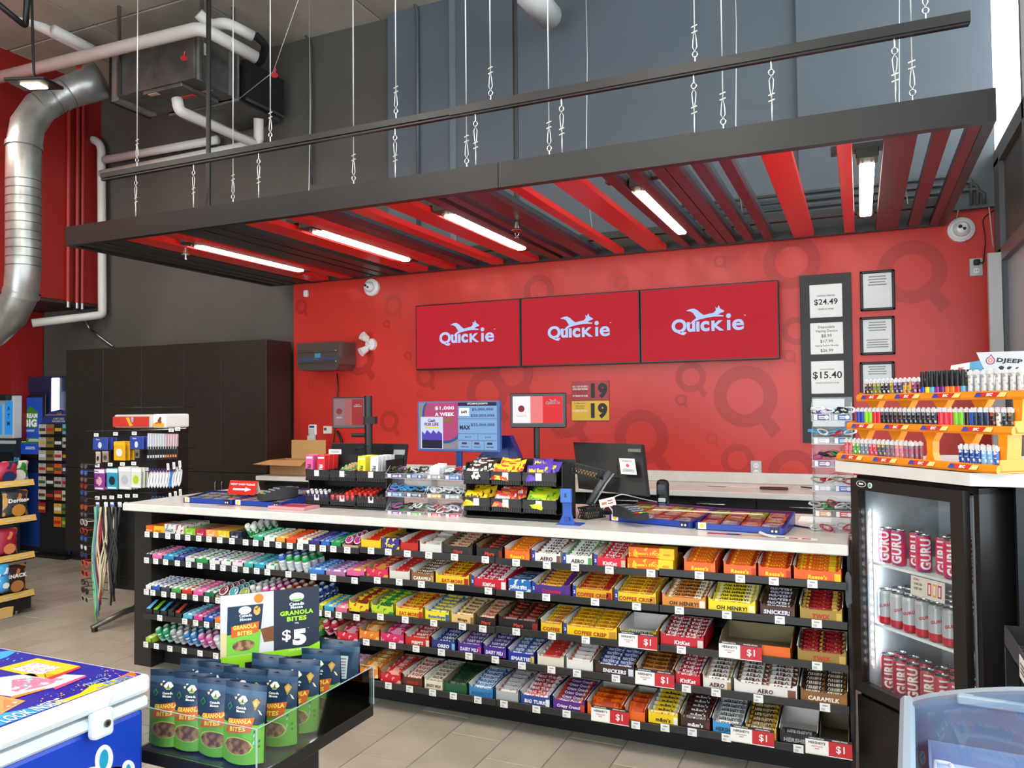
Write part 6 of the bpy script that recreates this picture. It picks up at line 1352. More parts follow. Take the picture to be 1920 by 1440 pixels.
for dj in (0, .026):
    rowl(2, fr2(.34, 9), dj, [('2C44B0', None), ('ECE428', None), ('58B0D8', None), ('8C2C90', None), ('6C2890', None), ('F08028', None), ('F08028', None), ('E83C28', None), ('5CA8D8', None)], 'long black topped lighter from left, top tier', 'long black topped lighters', 1)
o = MB().rbox(0, 0, 0, .20, .09, .014, PAPER, .001).box(0, -.0006, 0, .20, 0, .013, mat('E8E0D4', .5)).text('BIC', (.03, -.001, .007), UX, UZ, .009, mat('D82820'), bold=.04); o = o.build('display_carton', None, cm_ @ Vector((.325, tiy[2] + .008, tierz[2] + .005)), (0, 0, ang)); o.location.z -= .004; tag(o, 'flat white display carton under the long lighters', 'carton')
o = MB().rbox(0, 0, 0, .24, .09, .018, mat('6A3C98', .4), .001).box(.02, -.0006, .002, .22, 0, .016, mat('3C5CA8', .4)).build('display_carton', None, cm_ @ Vector((.53, tiy[2] + .008, tierz[2] + .001)), (0, 0, ang)); tag(o, 'purple display carton of clear lighters on the top tier', 'carton')
for i in range(8):
    for dj in (0, .03):
        tag(obj('clear_lighter', lighter('D4D4D0', 'A8A49C'), None, cm_ @ Vector((.545 + .027 * i, tiy[2] + .025 + dj, tierz[2] + .020)), (0, 0, ang)), '%s clear silver lighter in the purple carton, %s row' % (NUM[i], 'front' if dj == 0 else 'back'), 'lighter', 'clear silver lighters')
# header cards above
hd = thing('lighter_header_card', 'white header card with two people printed on it behind the long lighters', 'sign', cm_ @ Vector((.47, tiy[2] + .10, 1.60)), (math.radians(-8), 0, ang + .25))
m = MB().prism([(-.075, -.03), (.085, -.03), (.09, .085), (-.068, .065)], 0, .002, PAPER); m.build('card', hd)
m = MB().flat([(.0, -.03), (.084, -.03), (.088, .082), (.0, .074)], (0, -.001, 0), UX, UZ, mat('5AA0CC', .5)).flat([(.05, -.03), (.084, -.03), (.088, .082), (.056, .08)], (0, -.0016, 0), UX, UZ, mat('E8A82C', .5)).flat([(-.072, -.03), (-.064, -.03), (-.058, .05), (-.066, .05)], (0, -.001, 0), UX, UZ, BLACK)
for cx2, cz2, hc, sc2, bc in ((.022, .028, 'E8D8A8', 'E0B090', '8CB0D0'), (.058, .038, '2A201C', '7A5038', 'C8CCD0')):
    m.flat([(cx2 - .018, -.029), (cx2 + .018, -.029), (cx2 + .014, cz2 - .012), (cx2 - .014, cz2 - .012)], (0, -.0022, 0), UX, UZ, mat(bc, .5)).flat([(cx2 + .012 * math.cos(i * .6283), cz2 + .004 + .014 * math.sin(i * .6283)) for i in range(10)], (0, -.0026, 0), UX, UZ, mat(hc, .5)).flat([(cx2 + .008 * math.cos(i * .6283), cz2 + .010 * math.sin(i * .6283)) for i in range(10)], (0, -.003, 0), UX, UZ, mat(sc2, .5))
m.text('BIC', (-.03, -.002, .052), UX, UZ, .010, mat('D82820'), bold=.05).text('EZ Reach', (-.034, -.002, .034), UX, UZ, .010, BLACK, bold=.03, maxw=.055)
for i in range(4): m.cyl((-.054 + i * .014, -.0, .016), (-.054 + i * .014, -.0015, .016), .0045, .0045, mat('5A6068'), 8)
m.build('print', hd)
P0 = cm_ @ Vector((.60, tiy[2] + .08, 1.0))
hd = thing('silver_header_card', 'slanted silver header card with a drop shaped logo and three black dots', 'sign', cm_ @ Vector((.645, tiy[2] + .06, 1.655)), (math.radians(-6), math.radians(7), ang + .55))
MB().prism([(-.085, .035), (.055, .05), (.11, -.03), (-.045, -.04)], 0, .003, mat('B4B6B8', .3, .5)).build('card', hd)
m = MB().text('DJEEP', (.015, -.001, .012), UX, UZ, .019, mat('1C1A20'), bold=.05, w=.075, shear=.05); n = 14
dr = lambda r: [(-.040 + r * math.sin(2 * math.pi * i / n), .010 + r * math.cos(2 * math.pi * i / n) * 1.0 + (r * .6 if i == 0 else 0)) for i in range(n)]
m.flat(dr(.014), (0, -.001, 0), UX, UZ, mat('8C2C50')).flat(dr(.0105), (0, -.0014, 0), UX, UZ, mat('B4B6B8', .3, .5)).flat(dr(.007), (0, -.0018, 0), UX, UZ, mat('D84C38')).flat(dr(.004), (0, -.0022, 0), UX, UZ, mat('B4B6B8', .3, .5))
for i in range(3): m.cyl((-.005 + i * .024, .0, -.014), (-.005 + i * .024, -.0015, -.014), .009, .009, BLACK, 12)
m.build('print', hd)
# ================================================================ LEFT FREEZER
FX, FYb, FZ = -1.69, 1.487, .85
wf_ = mat('E6ECEF', .3); fb_ = noisemat('freezer_blue_vinyl', '0B3CB4', '0F46C4', 1.5, .3)
t = thing('chest_freezer', 'white lidded blue ice cream chest freezer in the left foreground', 'freezer', (-2.2, .8, 0))
def fp(m, n, par=None): return m.build(n, par or t, loc=-Vector(t.location) if par is None else None)
x0, y0 = -2.62, -.35
fp(MB().rbox(x0 + .01, y0 + .01, .04, FX - .012, FYb - .012, .765, fb_, .012), 'body')
fp(MB().rbox(x0, y0, .765, FX - .002, FYb - .002, .796, wf_, .008), 'rim')
lid = fp(MB().rbox(x0, y0, .803, FX, FYb, FZ, wf_, .012), 'lid')
fp(MB().box(x0 + .03, y0 + .03, 0, FX - .04, FYb - .04, .04, BLACK), 'plinth')
TZ = lambda px, py, dz=.0015: PZ(px, py, FZ + dz)
L0 = Vector(t.location)
ins = .016
m = MB().box(x0 + ins, y0 + ins, FZ, FX - ins, FYb - ins, FZ + .001, noisemat('lid_print_blue', '2A1FA0', '1E2C9C', 2, .25)); 
def cl_(P): return Vector((min(P.x, FX - ins - .001), min(P.y, FYb - ins - .001), P.z))
def top(m, pts, c, dz): m.add([cl_(TZ(px, py, dz)) for px, py in pts], [tuple(range(len(pts)))] , mat(c, .3) if isinstance(c, str) else c)
def strip(prs, c, dz):
    for (xa, ya, yb), (xb, yc, yd) in zip(prs, prs[1:]): top(m, [(xa, ya), (xb, yc), (xb, yd), (xa, yb)], c, dz)
strip([(-20, 1342, 1368), (0, 1338, 1361), (40, 1331, 1347), (75, 1322, 1334), (108, 1316, 1322)], '2FA4E4', .0014)
strip([(104, 1316, 1323), (125, 1309, 1316), (150, 1300, 1308), (172, 1284, 1300), (200, 1278, 1290), (222, 1270, 1282)], 'F4D21C', .0016)
strip([(222, 1270, 1282), (244, 1260, 1274), (262, 1257, 1267)], 'E8682C', .0016)
top(m, [(0, 1222), (18, 1220), (30, 1222), (12, 1232), (0, 1236)], '3CA8E8', .0014)
for k in range(90):
    a = random.random(); px = 75 + a * 175; py = 1316 - a * 62 + R(-14, 6); c = ('F4D21C', 'F4D21C', '3CB0EC', 'F4D21C')[k % 4]
    if k % 6 == 0: px, py, c = R(5, 60), R(1222, 1240), '4CB4F0'
    if k % 7 == 0: px, py, c = R(185, 235), R(1250, 1268), 'E85C9C'
    s_ = R(.8, 2.4); top(m, [(px - s_, py), (px, py - s_ * .5), (px + s_ * 1.1, py), (px + .2, py + s_ * .5)], c, .0022)
# three printed product pictures
for pts, c1, c2, c3 in (([(0, 1252), (70, 1234), (150, 1249), (88, 1271), (60, 1268), (0, 1255)], 'F0C828', 'D8D4D8', 'D8343C'), ([(0, 1270), (62, 1262), (160, 1266), (100, 1289), (20, 1306), (0, 1303)], 'E8D8D8', 'E87CA0', '48B8C8'), ([(0, 1304), (48, 1314), (0, 1340)], 'F0A060', 'E8884C', '8C4C2C')):
    top(m, pts, c1, .0020)
    n = len(pts); cx = sum(p[0] for p in pts) / n; cy = sum(p[1] for p in pts) / n
    top(m, [((p[0] * 1.6 + cx) / 2.6, (p[1] * 1.6 + cy) / 2.6) for p in pts], wrap(c2, c3, 'E8E8F0', 60), .0024)
top(m, [(88, 1271), (150, 1249), (152, 1252), (96, 1274)], 'D8343C', .0026); top(m, [(100, 1289), (160, 1266), (162, 1269), (104, 1293)], 'E84C80', .0026); top(m, [(20, 1306), (84, 1290), (84, 1293), (24, 1310)], 'F08830', .0026)
m = m.build('lid_print', t, loc=-L0)
ux = (TZ(247, 1268) - TZ(163, 1297)).normalized(); uy = UZ.cross(ux)
m = MB()
for s_, p0, p1, hk in (('TASTE', (160, 1285), (199, 1271.5), .30), ('THE', (182, 1291), (197, 1285.5), .45), ('FUN!', (200, 1283), (244, 1267), .42)):
    P = (TZ(*p0, .003) + TZ(*p1, .003)) / 2; w_ = (TZ(*p1) - TZ(*p0)).length; h_ = w_ * hk; m.text(s_, P, ux, uy, h_ * 1.1, WX, w=w_ * 1.05, bold=.05, res=2); m.text(s_, P + UZ * .0006, ux, uy, h_, mat('2C90D0', .3), w=w_, bold=.02, res=2)
m.text('LOOK INSIDE', TZ(62, 1331, .003), (TZ(118, 1311) - TZ(2, 1351)).normalized(), uy, .045, WX, w=(TZ(118, 1311) - TZ(2, 1351)).length, bold=.02, res=2); m.build('lettering', t, loc=-L0)
# handle and lock on the aisle side
PXF = lambda px, py, d=0: PX(px, py, FX + d)
a, b = PXF(206, 1322).y, PXF(2, 1388).y
fp(MB().rbox(FX - .02, b - .02, .812, FX + .016, a, FZ - .001, wf_, .014), 'grip')
ya, yb = PXF(202, 1345).y, PXF(164, 1360).y
lk = fp(MB().rbox(FX - .005, yb, .748, FX + .026, ya, .815, wf_, .010), 'lock_housing')
lk2 = MB().cyl((FX + .025, (ya + yb) / 2 + .004, .782), (FX + .030, (ya + yb) / 2 + .004, .782), .009, .009, STEEL, 16).cyl((FX + .030, (ya + yb) / 2 + .004, .782), (FX + .0305, (ya + yb) / 2 + .004, .782), .005, .005, BLACK, 12).build('key_lock', t, loc=-L0)
m = MB()
def loop(cx, cy, rx, ry, tilt, wo, c_in, d):
    n = 24
    def ring_(k, dd, mm):
        pts = []
        for i in range(n):
            a_ = 2 * math.pi * i / n; u, v = (rx + k) * math.cos(a_), (ry + k) * math.sin(a_); uu = u * math.cos(tilt) - v * math.sin(tilt); vv = u * math.sin(tilt) + v * math.cos(tilt)
            pts.append(PX(cx + uu, cy - vv, FX + dd))
        m.add(pts, [tuple(range(n))], mm)
    ring_(wo, d, WX); ring_(0, d + .0012, mat(c_in, .3))
loop(195, 1424, 8, 19, -.12, 9, '12A0C4', -.0108); loop(241, 1440, 4, 7, 0, 8, '12A0C4', -.0112); loop(180, 1452, 22, 8, .1, 7, '12A0C4', -.0116); loop(222, 1452, 14, 7, 0, 8, '12A0C4', -.0120)
m.build('logo_decal', t, loc=-L0)

# ================================================================ GRANOLA TABLE
TZ0 = .62; gx0, gx1, gy0, gy1 = -1.80, -1.385, 1.535, 2.045
t = thing('pouch_table', 'small black pedestal table with a clear acrylic tray of granola pouches', 'table', ((gx0 + gx1) / 2, (gy0 + gy1) / 2, 0)); L0 = Vector(t.location)
bt = mat('1C1B1A', .4); gp = lambda m, n: m.build(n, t, loc=-L0)
gp(MB().rbox(gx0, gy0, TZ0 - .034, gx1, gy1, TZ0, bt, .002).box(gx0 + .006, gy0 + .006, TZ0, gx1 - .006, gy1 - .006, TZ0 + .001, mat('34383C', .15)), 'table_top')
gp(MB().box(-1.66, 1.68, .02, -1.48, 1.90, TZ0 - .034, bt), 'pedestal'); gp(MB().rbox(-1.76, 1.58, 0, -1.42, 2.0, .02, bt, .003), 'foot')
h_ = .115
for (a, b, c, d) in ((gx0, gy0, gx1, gy0 + .003), (gx0, gy1 - .003, gx1, gy1), (gx0, gy0 + .003, gx0 + .003, gy1 - .003), (gx1 - .003, gy0 + .003, gx1, gy1 - .003)):
    m = MB().box(a, b, TZ0 + .0015, c, d, TZ0 + h_, CLEAR).box(a, b, TZ0 + h_ - .0012, c, d, TZ0 + h_ + .0004, EDGE); gp(m, 'acrylic_side')
for (a, b) in ((gx0, gy0), (gx1, gy0), (gx1, gy1), (gx0, gy1)): gp(MB().box(a - .0015, b - .0015, TZ0 + .0015, a + .0015, b + .0015, TZ0 + h_, EDGE), 'acrylic_edge')
NAVY = noisemat('pouch_navy_foil', '1C3048', '2A425C', 14, .28); NAVL = mat('3A5878', .25); GRN = noisemat('pouch_green_foil', '6CB83C', '7CC444', 12, .3); ORG = mat('D8642C', .4); YEL = mat('ECE060', .4); GRAN = noisemat('granola_pieces', '6A4430', 'B08860', 60, .6, 3, .4, .6, .3)
def pouchmesh(front=True, w=.128, h=.196, dp=.052):
    m = MB(); nu, nv = 8, 12
    def sf(u, v): # u -1..1, v 0..1
        bulge = (1 - v) ** .75 * (1 - .82 * u * u) * .5 + .30 * math.sin(math.pi * min(1, v * 1.15)) * (1 - u * u) * .5
        wob = .0012 * math.sin(7 * u + 9 * v) * v
        ww = w / 2 * (1 - .03 * math.sin(math.pi * v)) 
        return ww * u, -dp * bulge * (1 if v < .93 else .15) - .0008 + wob
    for side in (1, -1):
        vs, fs = [], []
        for j in range(nv + 1):
            for i in range(nu + 1):
                u, v = -1 + 2 * i / nu, j / nv; x, y = sf(u, v); vs.append((x, y * side + (.0 if side > 0 else 0), v * h + (.006 * u * u if j == 0 else 0)))
        for j in range(nv):
            mm = (GRN if j < nv * .5 else NAVY) if (side > 0) == front or True else NAVY
            if not front and side > 0: mm = NAVY
            fs = [(j * (nu + 1) + i, j * (nu + 1) + i + 1, (j + 1) * (nu + 1) + i + 1, (j + 1) * (nu + 1) + i) for i in range(nu)]
            m.add(vs, fs, NAVL if j == nv - 2 else mm, True)
    def dec(pts, mm, k=1, off=.0010):
        ua, ub = min(p[0] for p in pts), max(p[0] for p in pts); N = max(2, int((ub - ua) / .12)); nv_ = 5 if ub - ua > .4 else 2; cols = []
        for i in range(N + 1):
            u = ua + (ub - ua) * min(.999, max(.001, i / N)); vv = []
            for a, b in zip(pts, pts[1:] + pts[:1]):
                if (a[0] - u) * (b[0] - u) <= 0 and a[0] != b[0]: vv.append(a[1] + (b[1] - a[1]) * (u - a[0]) / (b[0] - a[0]))
            cols.append((u, min(vv), max(vv)))
        vs = []
        for u, v0, v1 in cols:
            for j in range(nv_ + 1): v = v0 + (v1 - v0) * j / nv_; x, y = sf(u, v); vs.append((x, y - off * k, v * h))
        q_ = nv_ + 1
        m.add(vs, [(i * q_ + j, (i + 1) * q_ + j, (i + 1) * q_ + j + 1, i * q_ + j + 1) for i in range(N) for j in range(nv_)], mm)
    def dtext(s_, u0, v0, hh, mm, ww, k=3, rot=0, bold=.04):
        vs, fs, tw, th = textgeo(s_, bold, 0, 1); kx = ww / tw; ky = hh / th
        m.add([(sf(u0 + x * kx, v0 + y * ky + rot * x * kx)[0], sf(u0 + x * kx, v0 + y * ky + rot * x * kx)[1] - .001 * k, (v0 + y * ky + rot * x * kx) * h) for x, y in vs], fs, mm)
    if front:
        dec([(-1, .47), (-.6, .50), (-.2, .48), (.3, .52), (.7, .49), (1, .53), (1, .46), (-1, .42)], GRN)
        dec([(-.72, .37), (.62, .42), (.64, .60), (-.70, .55)], ORG, 2)
        dtext('GRANOLA', -.04, .54, .062, YEL, 1.15, 3, .03); dtext('BITES', -.06, .445, .060, YEL, .78, 3, .03)
        dec([(-.03 + .70 * math.cos(a), .235 + .115 * math.sin(a)) for a in [i * math.pi / 10 for i in range(20)]], mat('C8DC60', .4), 2); dec([(-.03 + .64 * math.cos(a), .235 + .104 * math.sin(a)) for a in [i * math.pi / 10 for i in range(20)]], GRAN, 3)
        dec([(.0 + .23 * math.cos(a), .795 + .052 * math.sin(a)) for a in [i * math.pi / 8 for i in range(16)]], PAPER, 2); dec([(-.18, .775), (.18, .775), (.13, .752), (-.13, .752)], GRN, 3); dec([(-.05, .77), (.06, .77), (.04, .82), (-.02, .83)], mat('8A4A28', .5), 4)
        dtext('Canada', .0, .705, .032, WX, .48); dtext('Moose', .0, .665, .032, WX, .40)
        dec([(-.62 + .15 * math.cos(a), .70 + .05 * math.sin(a)) for a in [i * math.pi / 6 for i in range(12)]], mat('4A9A6A', .4), 2); dec([(-.62 + .11 * math.cos(a), .70 + .036 * math.sin(a)) for a in [i * math.pi / 6 for i in range(12)]], mat('1C4038', .4), 3)
        dec([(.62 + .16 * math.cos(a) * (1 + .15 * math.sin(5 * a)), .76 + .075 * math.sin(a)) for a in [i * math.pi / 8 for i in range(16)]], mat('C89A48', .5), 2); dec([(.62 + .10 * math.cos(a), .765 + .05 * math.sin(a)) for a in [i * math.pi / 6 for i in range(12)]], wrap('D8B060', '8A5A2C', sc=120), 3); dec([(.74, .70), (.80, .70), (.92, .63), (.86, .625)], mat('E8DCC0', .5), 3)
        dec([(-.42, .82), (-.30, .83), (-.30, .80), (-.40, .79)], mat('E8D090', .5), 2); dec([(-.3, .86), (-.2, .855), (-.22, .835), (-.3, .84)], WX, 2)
        for i in range(6): uu = .72 + R(-.12, .15); vv = R(.2, .42); dec([(uu, vv), (uu + .05, vv + .03), (uu + .09, vv + .02), (uu + .04, vv - .01)], mat(('A8D8E8', '2C6838')[i % 2], .4), 2)
    else:
        dec([(-.55, .45), (.5, .45), (.5, .78), (-.55, .78)], mat('C8D0D4', .5), 2); 
        for i in range(7): dec([(-.5, .48 + i * .042), (.42, .48 + i * .042), (.42, .492 + i * .042), (-.5, .492 + i * .042)], mat('606C78', .5), 3)
        dec([(.0, .2), (.5, .2), (.5, .33), (.0, .33)], PAPER, 2)
    dec([(-.16, .955), (.16, .955), (.13, .972), (-.13, .972)], BLACK, 4)
    return m.mesh('granola_pouch')
pf_, pb_ = pouchmesh(True), pouchmesh(False)
spots = [(-1.727, 1.585, .12, 0, 'leftmost front facing granola pouch on the small table'), (-1.652, 1.590, .08, 0, 'second granola pouch from the left in the front row'), (-1.560, 1.592, .05, 0, 'third granola pouch from the left in the front row'),
         (-1.470, 1.582, -.02, 0, 'granola pouch at the near corner of the acrylic tray, in full view'), (-1.462, 1.70, .02, 0, 'granola pouch just behind the near corner one'), (-1.462, 1.79, .08, 0, 'granola pouch in the middle of the right side of the tray'), (-1.464, 1.90, .04, 0, 'granola pouch at the right side towards the far corner'),
         (-1.468, 1.985, .05, 1, 'dark back facing pouch in the far right corner of the tray'), (-1.56, 1.68, .1, 0, 'granola pouch in the second row behind the third front one'), (-1.66, 1.68, .05, 0, 'granola pouch in the second row behind the second front one'), (-1.728, 1.69, .1, 0, 'granola pouch in the second row at the left'),
         (-1.60, 1.99, -.05, 1, 'dark back facing pouch under the price sign, right one'), (-1.71, 1.99, .05, 1, 'dark back facing pouch under the price sign, left one'), (-1.57, 1.79, .05, 1, 'dark back facing pouch in the middle of the heap')]
for k, (x, y, rz, bk_, lb) in enumerate(spots): tag(obj('granola_pouch', pb_ if bk_ else pf_, None, (x, y, TZ0 + .006), (math.radians(R(-3, 1)), R(-.03, .03), rz + .12)), lb, 'pouch', 'granola pouches on the small table')
# price sign standing in the tray
P = EYE + ray(508, 1180) * 1.0; Ysn = 1.86; C_ = PY(508, 1178, Ysn); az_ = math.radians(42)
ux = Vector((math.sin(az_), math.cos(az_), 0)); sw = .285; sh_ = .222
t = thing('granola_price_sign', 'tall printed price sign showing granola bites for five dollars', 'sign', C_, (0, 0, math.radians(90) - az_))
gn = mat('9ADC28', .35)
m = MB().box(-sw / 2, 0, -sh_ / 2, sw / 2, .003, sh_ / 2, mat('2C3444', .35)); m.build('card', t)
m = MB().prism([(-sw / 2, -sh_ / 2 - .002), (-sw / 2 + .07, -sh_ / 2 - .002), (-sw / 2 + .07, -sh_ / 2 + .02), (sw / 2 - .03, -sh_ / 2 + .02), (sw / 2 - .03, -sh_ / 2 + .006), (sw / 2 + .001, -sh_ / 2 + .006), (sw / 2 + .001, -sh_ / 2 + .055), (sw / 2 - .03, -sh_ / 2 + .043), (-sw / 2 + .10, -sh_ / 2 + .043), (-sw / 2 - .001, -sh_ / 2 + .043)], -.0008, .0035, gn); m.build('green_holder', t)
m = MB().rbox(-sw / 2 + .05, .004, -sh_ / 2 - .06, sw / 2 - .02, .008, -sh_ / 2 + .028, BLACK, .002).rbox(-sw / 2 + .068, -.0012, -sh_ / 2 - .06, sw / 2 - .028, .002, -sh_ / 2 + .021, BLACK, .001).box(-.01, .001, TZ0 - C_.z + .002, .01, .007, -sh_ / 2, BLACK).rbox(-.06, -.03, TZ0 - C_.z + .0015, .06, .03, TZ0 - C_.z + .006, BLACK, .001); m.build('stand', t)
zl_ = -sh_ / 2 + .043
m = MB().flat([(-sw / 2 + .0005, zl_), (.008, zl_), (.008, sh_ / 2 - .0005), (-sw / 2 + .0005, sh_ / 2 - .0005)], (0, -.0006, 0), UX, UZ, mat('D4D0D0', .4)).flat([(-.02, zl_ + .03), (.008, zl_ + .03), (.008, zl_ + .075), (-.03, zl_ + .07)], (0, -.001, 0), UX, UZ, mat('7A4A2C', .5)).flat([(-sw / 2 + .002, zl_), (-sw / 2 + .022, zl_), (-sw / 2 + .022, zl_ + .07), (-sw / 2 + .002, zl_ + .07)], (0, -.001, 0), UX, UZ, mat('D8C890', .5)).flat([(-.035 + .014 * math.cos(i * .52), sh_ / 2 - .018 + .014 * math.sin(i * .52)) for i in range(12)], (0, -.001, 0), UX, UZ, mat('D88030', .4))
m.flat([(-.125, zl_ + .002), (-.035, zl_ + .002), (-.022, sh_ / 2 - .035), (-.122, sh_ / 2 - .035)], (0, -.0014, 0), UX, UZ, mat('243850', .35)).flat([(-.125, zl_ + .002), (-.035, zl_ + .002), (-.029, zl_ + .07), (-.124, zl_ + .062)], (0, -.0018, 0), UX, UZ, mat('7CC444', .35)).flat([(-.112, zl_ + .052), (-.036, zl_ + .062), (-.034, zl_ + .094), (-.112, zl_ + .086)], (0, -.0022, 0), UX, UZ, ORG)
m.text('GRANOLA', (-.074, -.0026, zl_ + .082), UX, UZ, .013, YEL, w=.066, bold=.04).text('BITES', (-.074, -.0026, zl_ + .064), UX, UZ, .012, YEL, w=.042, bold=.04).text('Canada', (-.072, -.0026, zl_ + .115), UX, UZ, .009, WX, w=.036, bold=.03).text('Moose', (-.072, -.0026, zl_ + .104), UX, UZ, .009, WX, w=.032, bold=.03)
m.flat([(-.074 + .018 * math.cos(i * .52), zl_ + .130 + .012 * math.sin(i * .52)) for i in range(12)], (0, -.0022, 0), UX, UZ, PAPER).flat([(-.078 + .032 * math.cos(i * .52), zl_ + .028 + .016 * math.sin(i * .52)) for i in range(12)], (0, -.0022, 0), UX, UZ, GRAN).flat([(-.040 + .010 * math.cos(i * .52), zl_ + .126 + .014 * math.sin(i * .52)) for i in range(12)], (0, -.0022, 0), UX, UZ, wrap('D8B060', '8A5A2C', sc=120))
m.build('picture', t)
gy_ = mat('A8E030', .4); cx3 = sw / 4 + .004
m = MB().flat([(cx3 + .022 * math.cos(i * .39), sh_ / 2 - .026 + .013 * math.sin(i * .39)) for i in range(16)], (0, -.0006, 0), UX, UZ, PAPER).flat([(cx3 - .018, sh_ / 2 - .031), (cx3 + .018, sh_ / 2 - .031), (cx3 + .012, sh_ / 2 - .037), (cx3 - .012, sh_ / 2 - .037)], (0, -.001, 0), UX, UZ, GRN)
m.text('Canada', (cx3, -.001, sh_ / 2 - .046), UX, UZ, .010, WX, w=.044, bold=.04).text('Moose', (cx3, -.001, sh_ / 2 - .056), UX, UZ, .009, WX, w=.036, bold=.04).text('GRANOLA', (cx3, -.001, sh_ / 2 - .072), UX, UZ, .014, gy_, w=.098, bold=.05, res=2).text('BITES', (cx3, -.001, sh_ / 2 - .090), UX, UZ, .014, gy_, w=.058, bold=.05, res=2).text('100g', (cx3, -.001, sh_ / 2 - .104), UX, UZ, .006, WX).text('$', (cx3 - .030, -.001, -.028), UX, UZ, .036, WX, w=.026, bold=.06, res=2).text('5', (cx3 + .008, -.001, -.036), UX, UZ, .048, WX, w=.040, bold=.07, res=2).text('*', (cx3 + .034, -.001, -.012), UX, UZ, .005, WX).text('Regular $5.99 ea.', (cx3, -.001, -.073), UX, UZ, .006, WX)
m.build('lettering', t)

# ================================================================ RIGHT FREEZER (glass top)
t = thing('glass_top_freezer', 'white chest freezer with an arched glass lid in the right foreground', 'freezer', (.072, 1.915, 0), (0, 0, math.radians(-3))); W_ = .68; D_ = 1.1; za = .885; ah = .07
gs = mat('8E9CAA', .3); gw = mat('B4BAC0', .35); gi = mat('7C90B0', .4)
MB().rbox(0, -D_, .0, .02, 0, za - .03, gw, .004).rbox(W_ - .02, -D_, 0, W_, 0, za - .03, gw, .004).box(.02, -.02, 0, W_ - .02, 0, za - .03, gw).box(.02, -D_, 0, W_ - .02, -D_ + .02, za - .03, gw).box(.02, -D_ + .02, .1, W_ - .02, -.02, .15, gw).build('body', t)
MB().box(.045, -D_ + .05, .15, .05, -.05, za - .06, gi).box(W_ - .05, -D_ + .05, .15, W_ - .045, -.05, za - .06, gi).box(.045, -.05, .15, W_ - .045, -.045, za - .06, gi).box(.045, -D_ + .05, .45, W_ - .045, -.05, .455, gi).add([(.05, -.05, za - .1), (W_ - .05, -.05, za - .1), (W_ - .05, -.22, .5), (.05, -.22, .5)], [(0, 1, 2, 3)], mat('B8C8E0', .4)).build('liner', t)
n = 14
arc = [(W_ * i / n, za + ah * max(0, math.sin(math.pi * i / n)) ** .8) for i in range(n + 1)]
for yy, nm in ((-.0, 'back'), (-D_ + .04, 'front')):
    m = MB(); m.prism(arc + [(x, z - .022 - .02 * 0 * x) for x, z in arc[::-1]], yy - .026, yy, gs); m.build('arched_frame', t)
MB().rbox(-.006, -D_, za - .045, .022, 0, za + .012, gs, .008).build('side_rail', t); MB().rbox(W_ - .022, -D_, za - .045, W_ + .006, 0, za + .012, gs, .008).build('side_rail', t)
m = MB(); 
m.add([(x, y, z - .012) for x, z in arc for y in (-.035, -D_ + .035)], [(2 * i, 2 * i + 1, 2 * i + 3, 2 * i + 2) for i in range(n)], glassmat('freezer_glass', (.90, .95, 1.0), .12, .02, 0, .10), True); m.build('glass_lid', t)
MB().prism(arc + [(W_, za - .08), (0, za - .08)], -.046, -.030, mat('66748A', .25)).build('reflection_panel', t)  # solid arch end, painted the grey-blue of the reflection in the glass
MB().rbox(.10, -.058, za + .026, .22, -.036, za + .044, gs, .003).build('finger_grip', t)
m = MB()
for k in range(6):
    y = -.09 - k * .085; q = [(.055, y, .80), (.085, y, .80), (.085, y - .055, .80), (.055, y - .055, .80)]
    if k % 2: q = [(x_ + .03, y_, z_ - .01) for x_, y_, z_ in q]
    MB().tube(bend(q + [q[0]], .01), .0045, WHITE, 8).build('basket_hook', t)
bm_ = MB()
for k in range(12): x = .08 + k * .05; bm_.tube([(x, -.16, .74), (x, -.16, .56), (x, -.9, .56)], .002, WHITE, 5)
for z in (.74, .66, .58): bm_.tube([(.06, -.16, z), (W_ - .06, -.16, z)], .003, WHITE, 5)
for k in range(9): bm_.tube([(.06, -.2 - k * .08, .56), (W_ - .06, -.2 - k * .08, .56)], .002, WHITE, 5)
b_ = bm_.build('wire_basket', t)
for k in range(9): MB().cyl((.20 + k * .017, -.052, .765), (.20 + k * .017, -.056, .765), .0045, .0045, mat('F6FAFF', .4, 0, 10, 'freezer_led'), 8).build('led', t)
fm_ = t.matrix_basis if False else Matrix.Translation((.072, 1.915, 0)) @ Matrix.Rotation(math.radians(-3), 4, 'Z')
o = MB().rbox(-.03, -.006, 0, .03, .006, .075, mat('E8E8EC', .4), .002).box(-.031, -.007, .0, -.022, .007, .076, mat('2C60C0', .4)).box(-.018, -.0068, .02, .018, -.006, .05, wrap('E8C8B8', 'A84838', sc=60)).build('ice_cream_box', None, fm_ @ Vector((.36, -.20, .585)), (-.2, .1, .2)); tag(o, 'blue edged white ice cream packet in the freezer basket', 'packet')
fl_ = bpy.data.lights.new('freezer_light', 'AREA'); fl_.shape = 'RECTANGLE'; fl_.size = .4; fl_.size_y = .02; fl_.energy = 1.6; fl_.color = (.85, .93, 1)
flo = bpy.data.objects.new('freezer_light', fl_); COL.objects.link(flo); flo.matrix_world = fm_ @ Matrix.Translation((.3, -.08, .80)) @ Matrix.Rotation(math.radians(-35), 4, 'X')
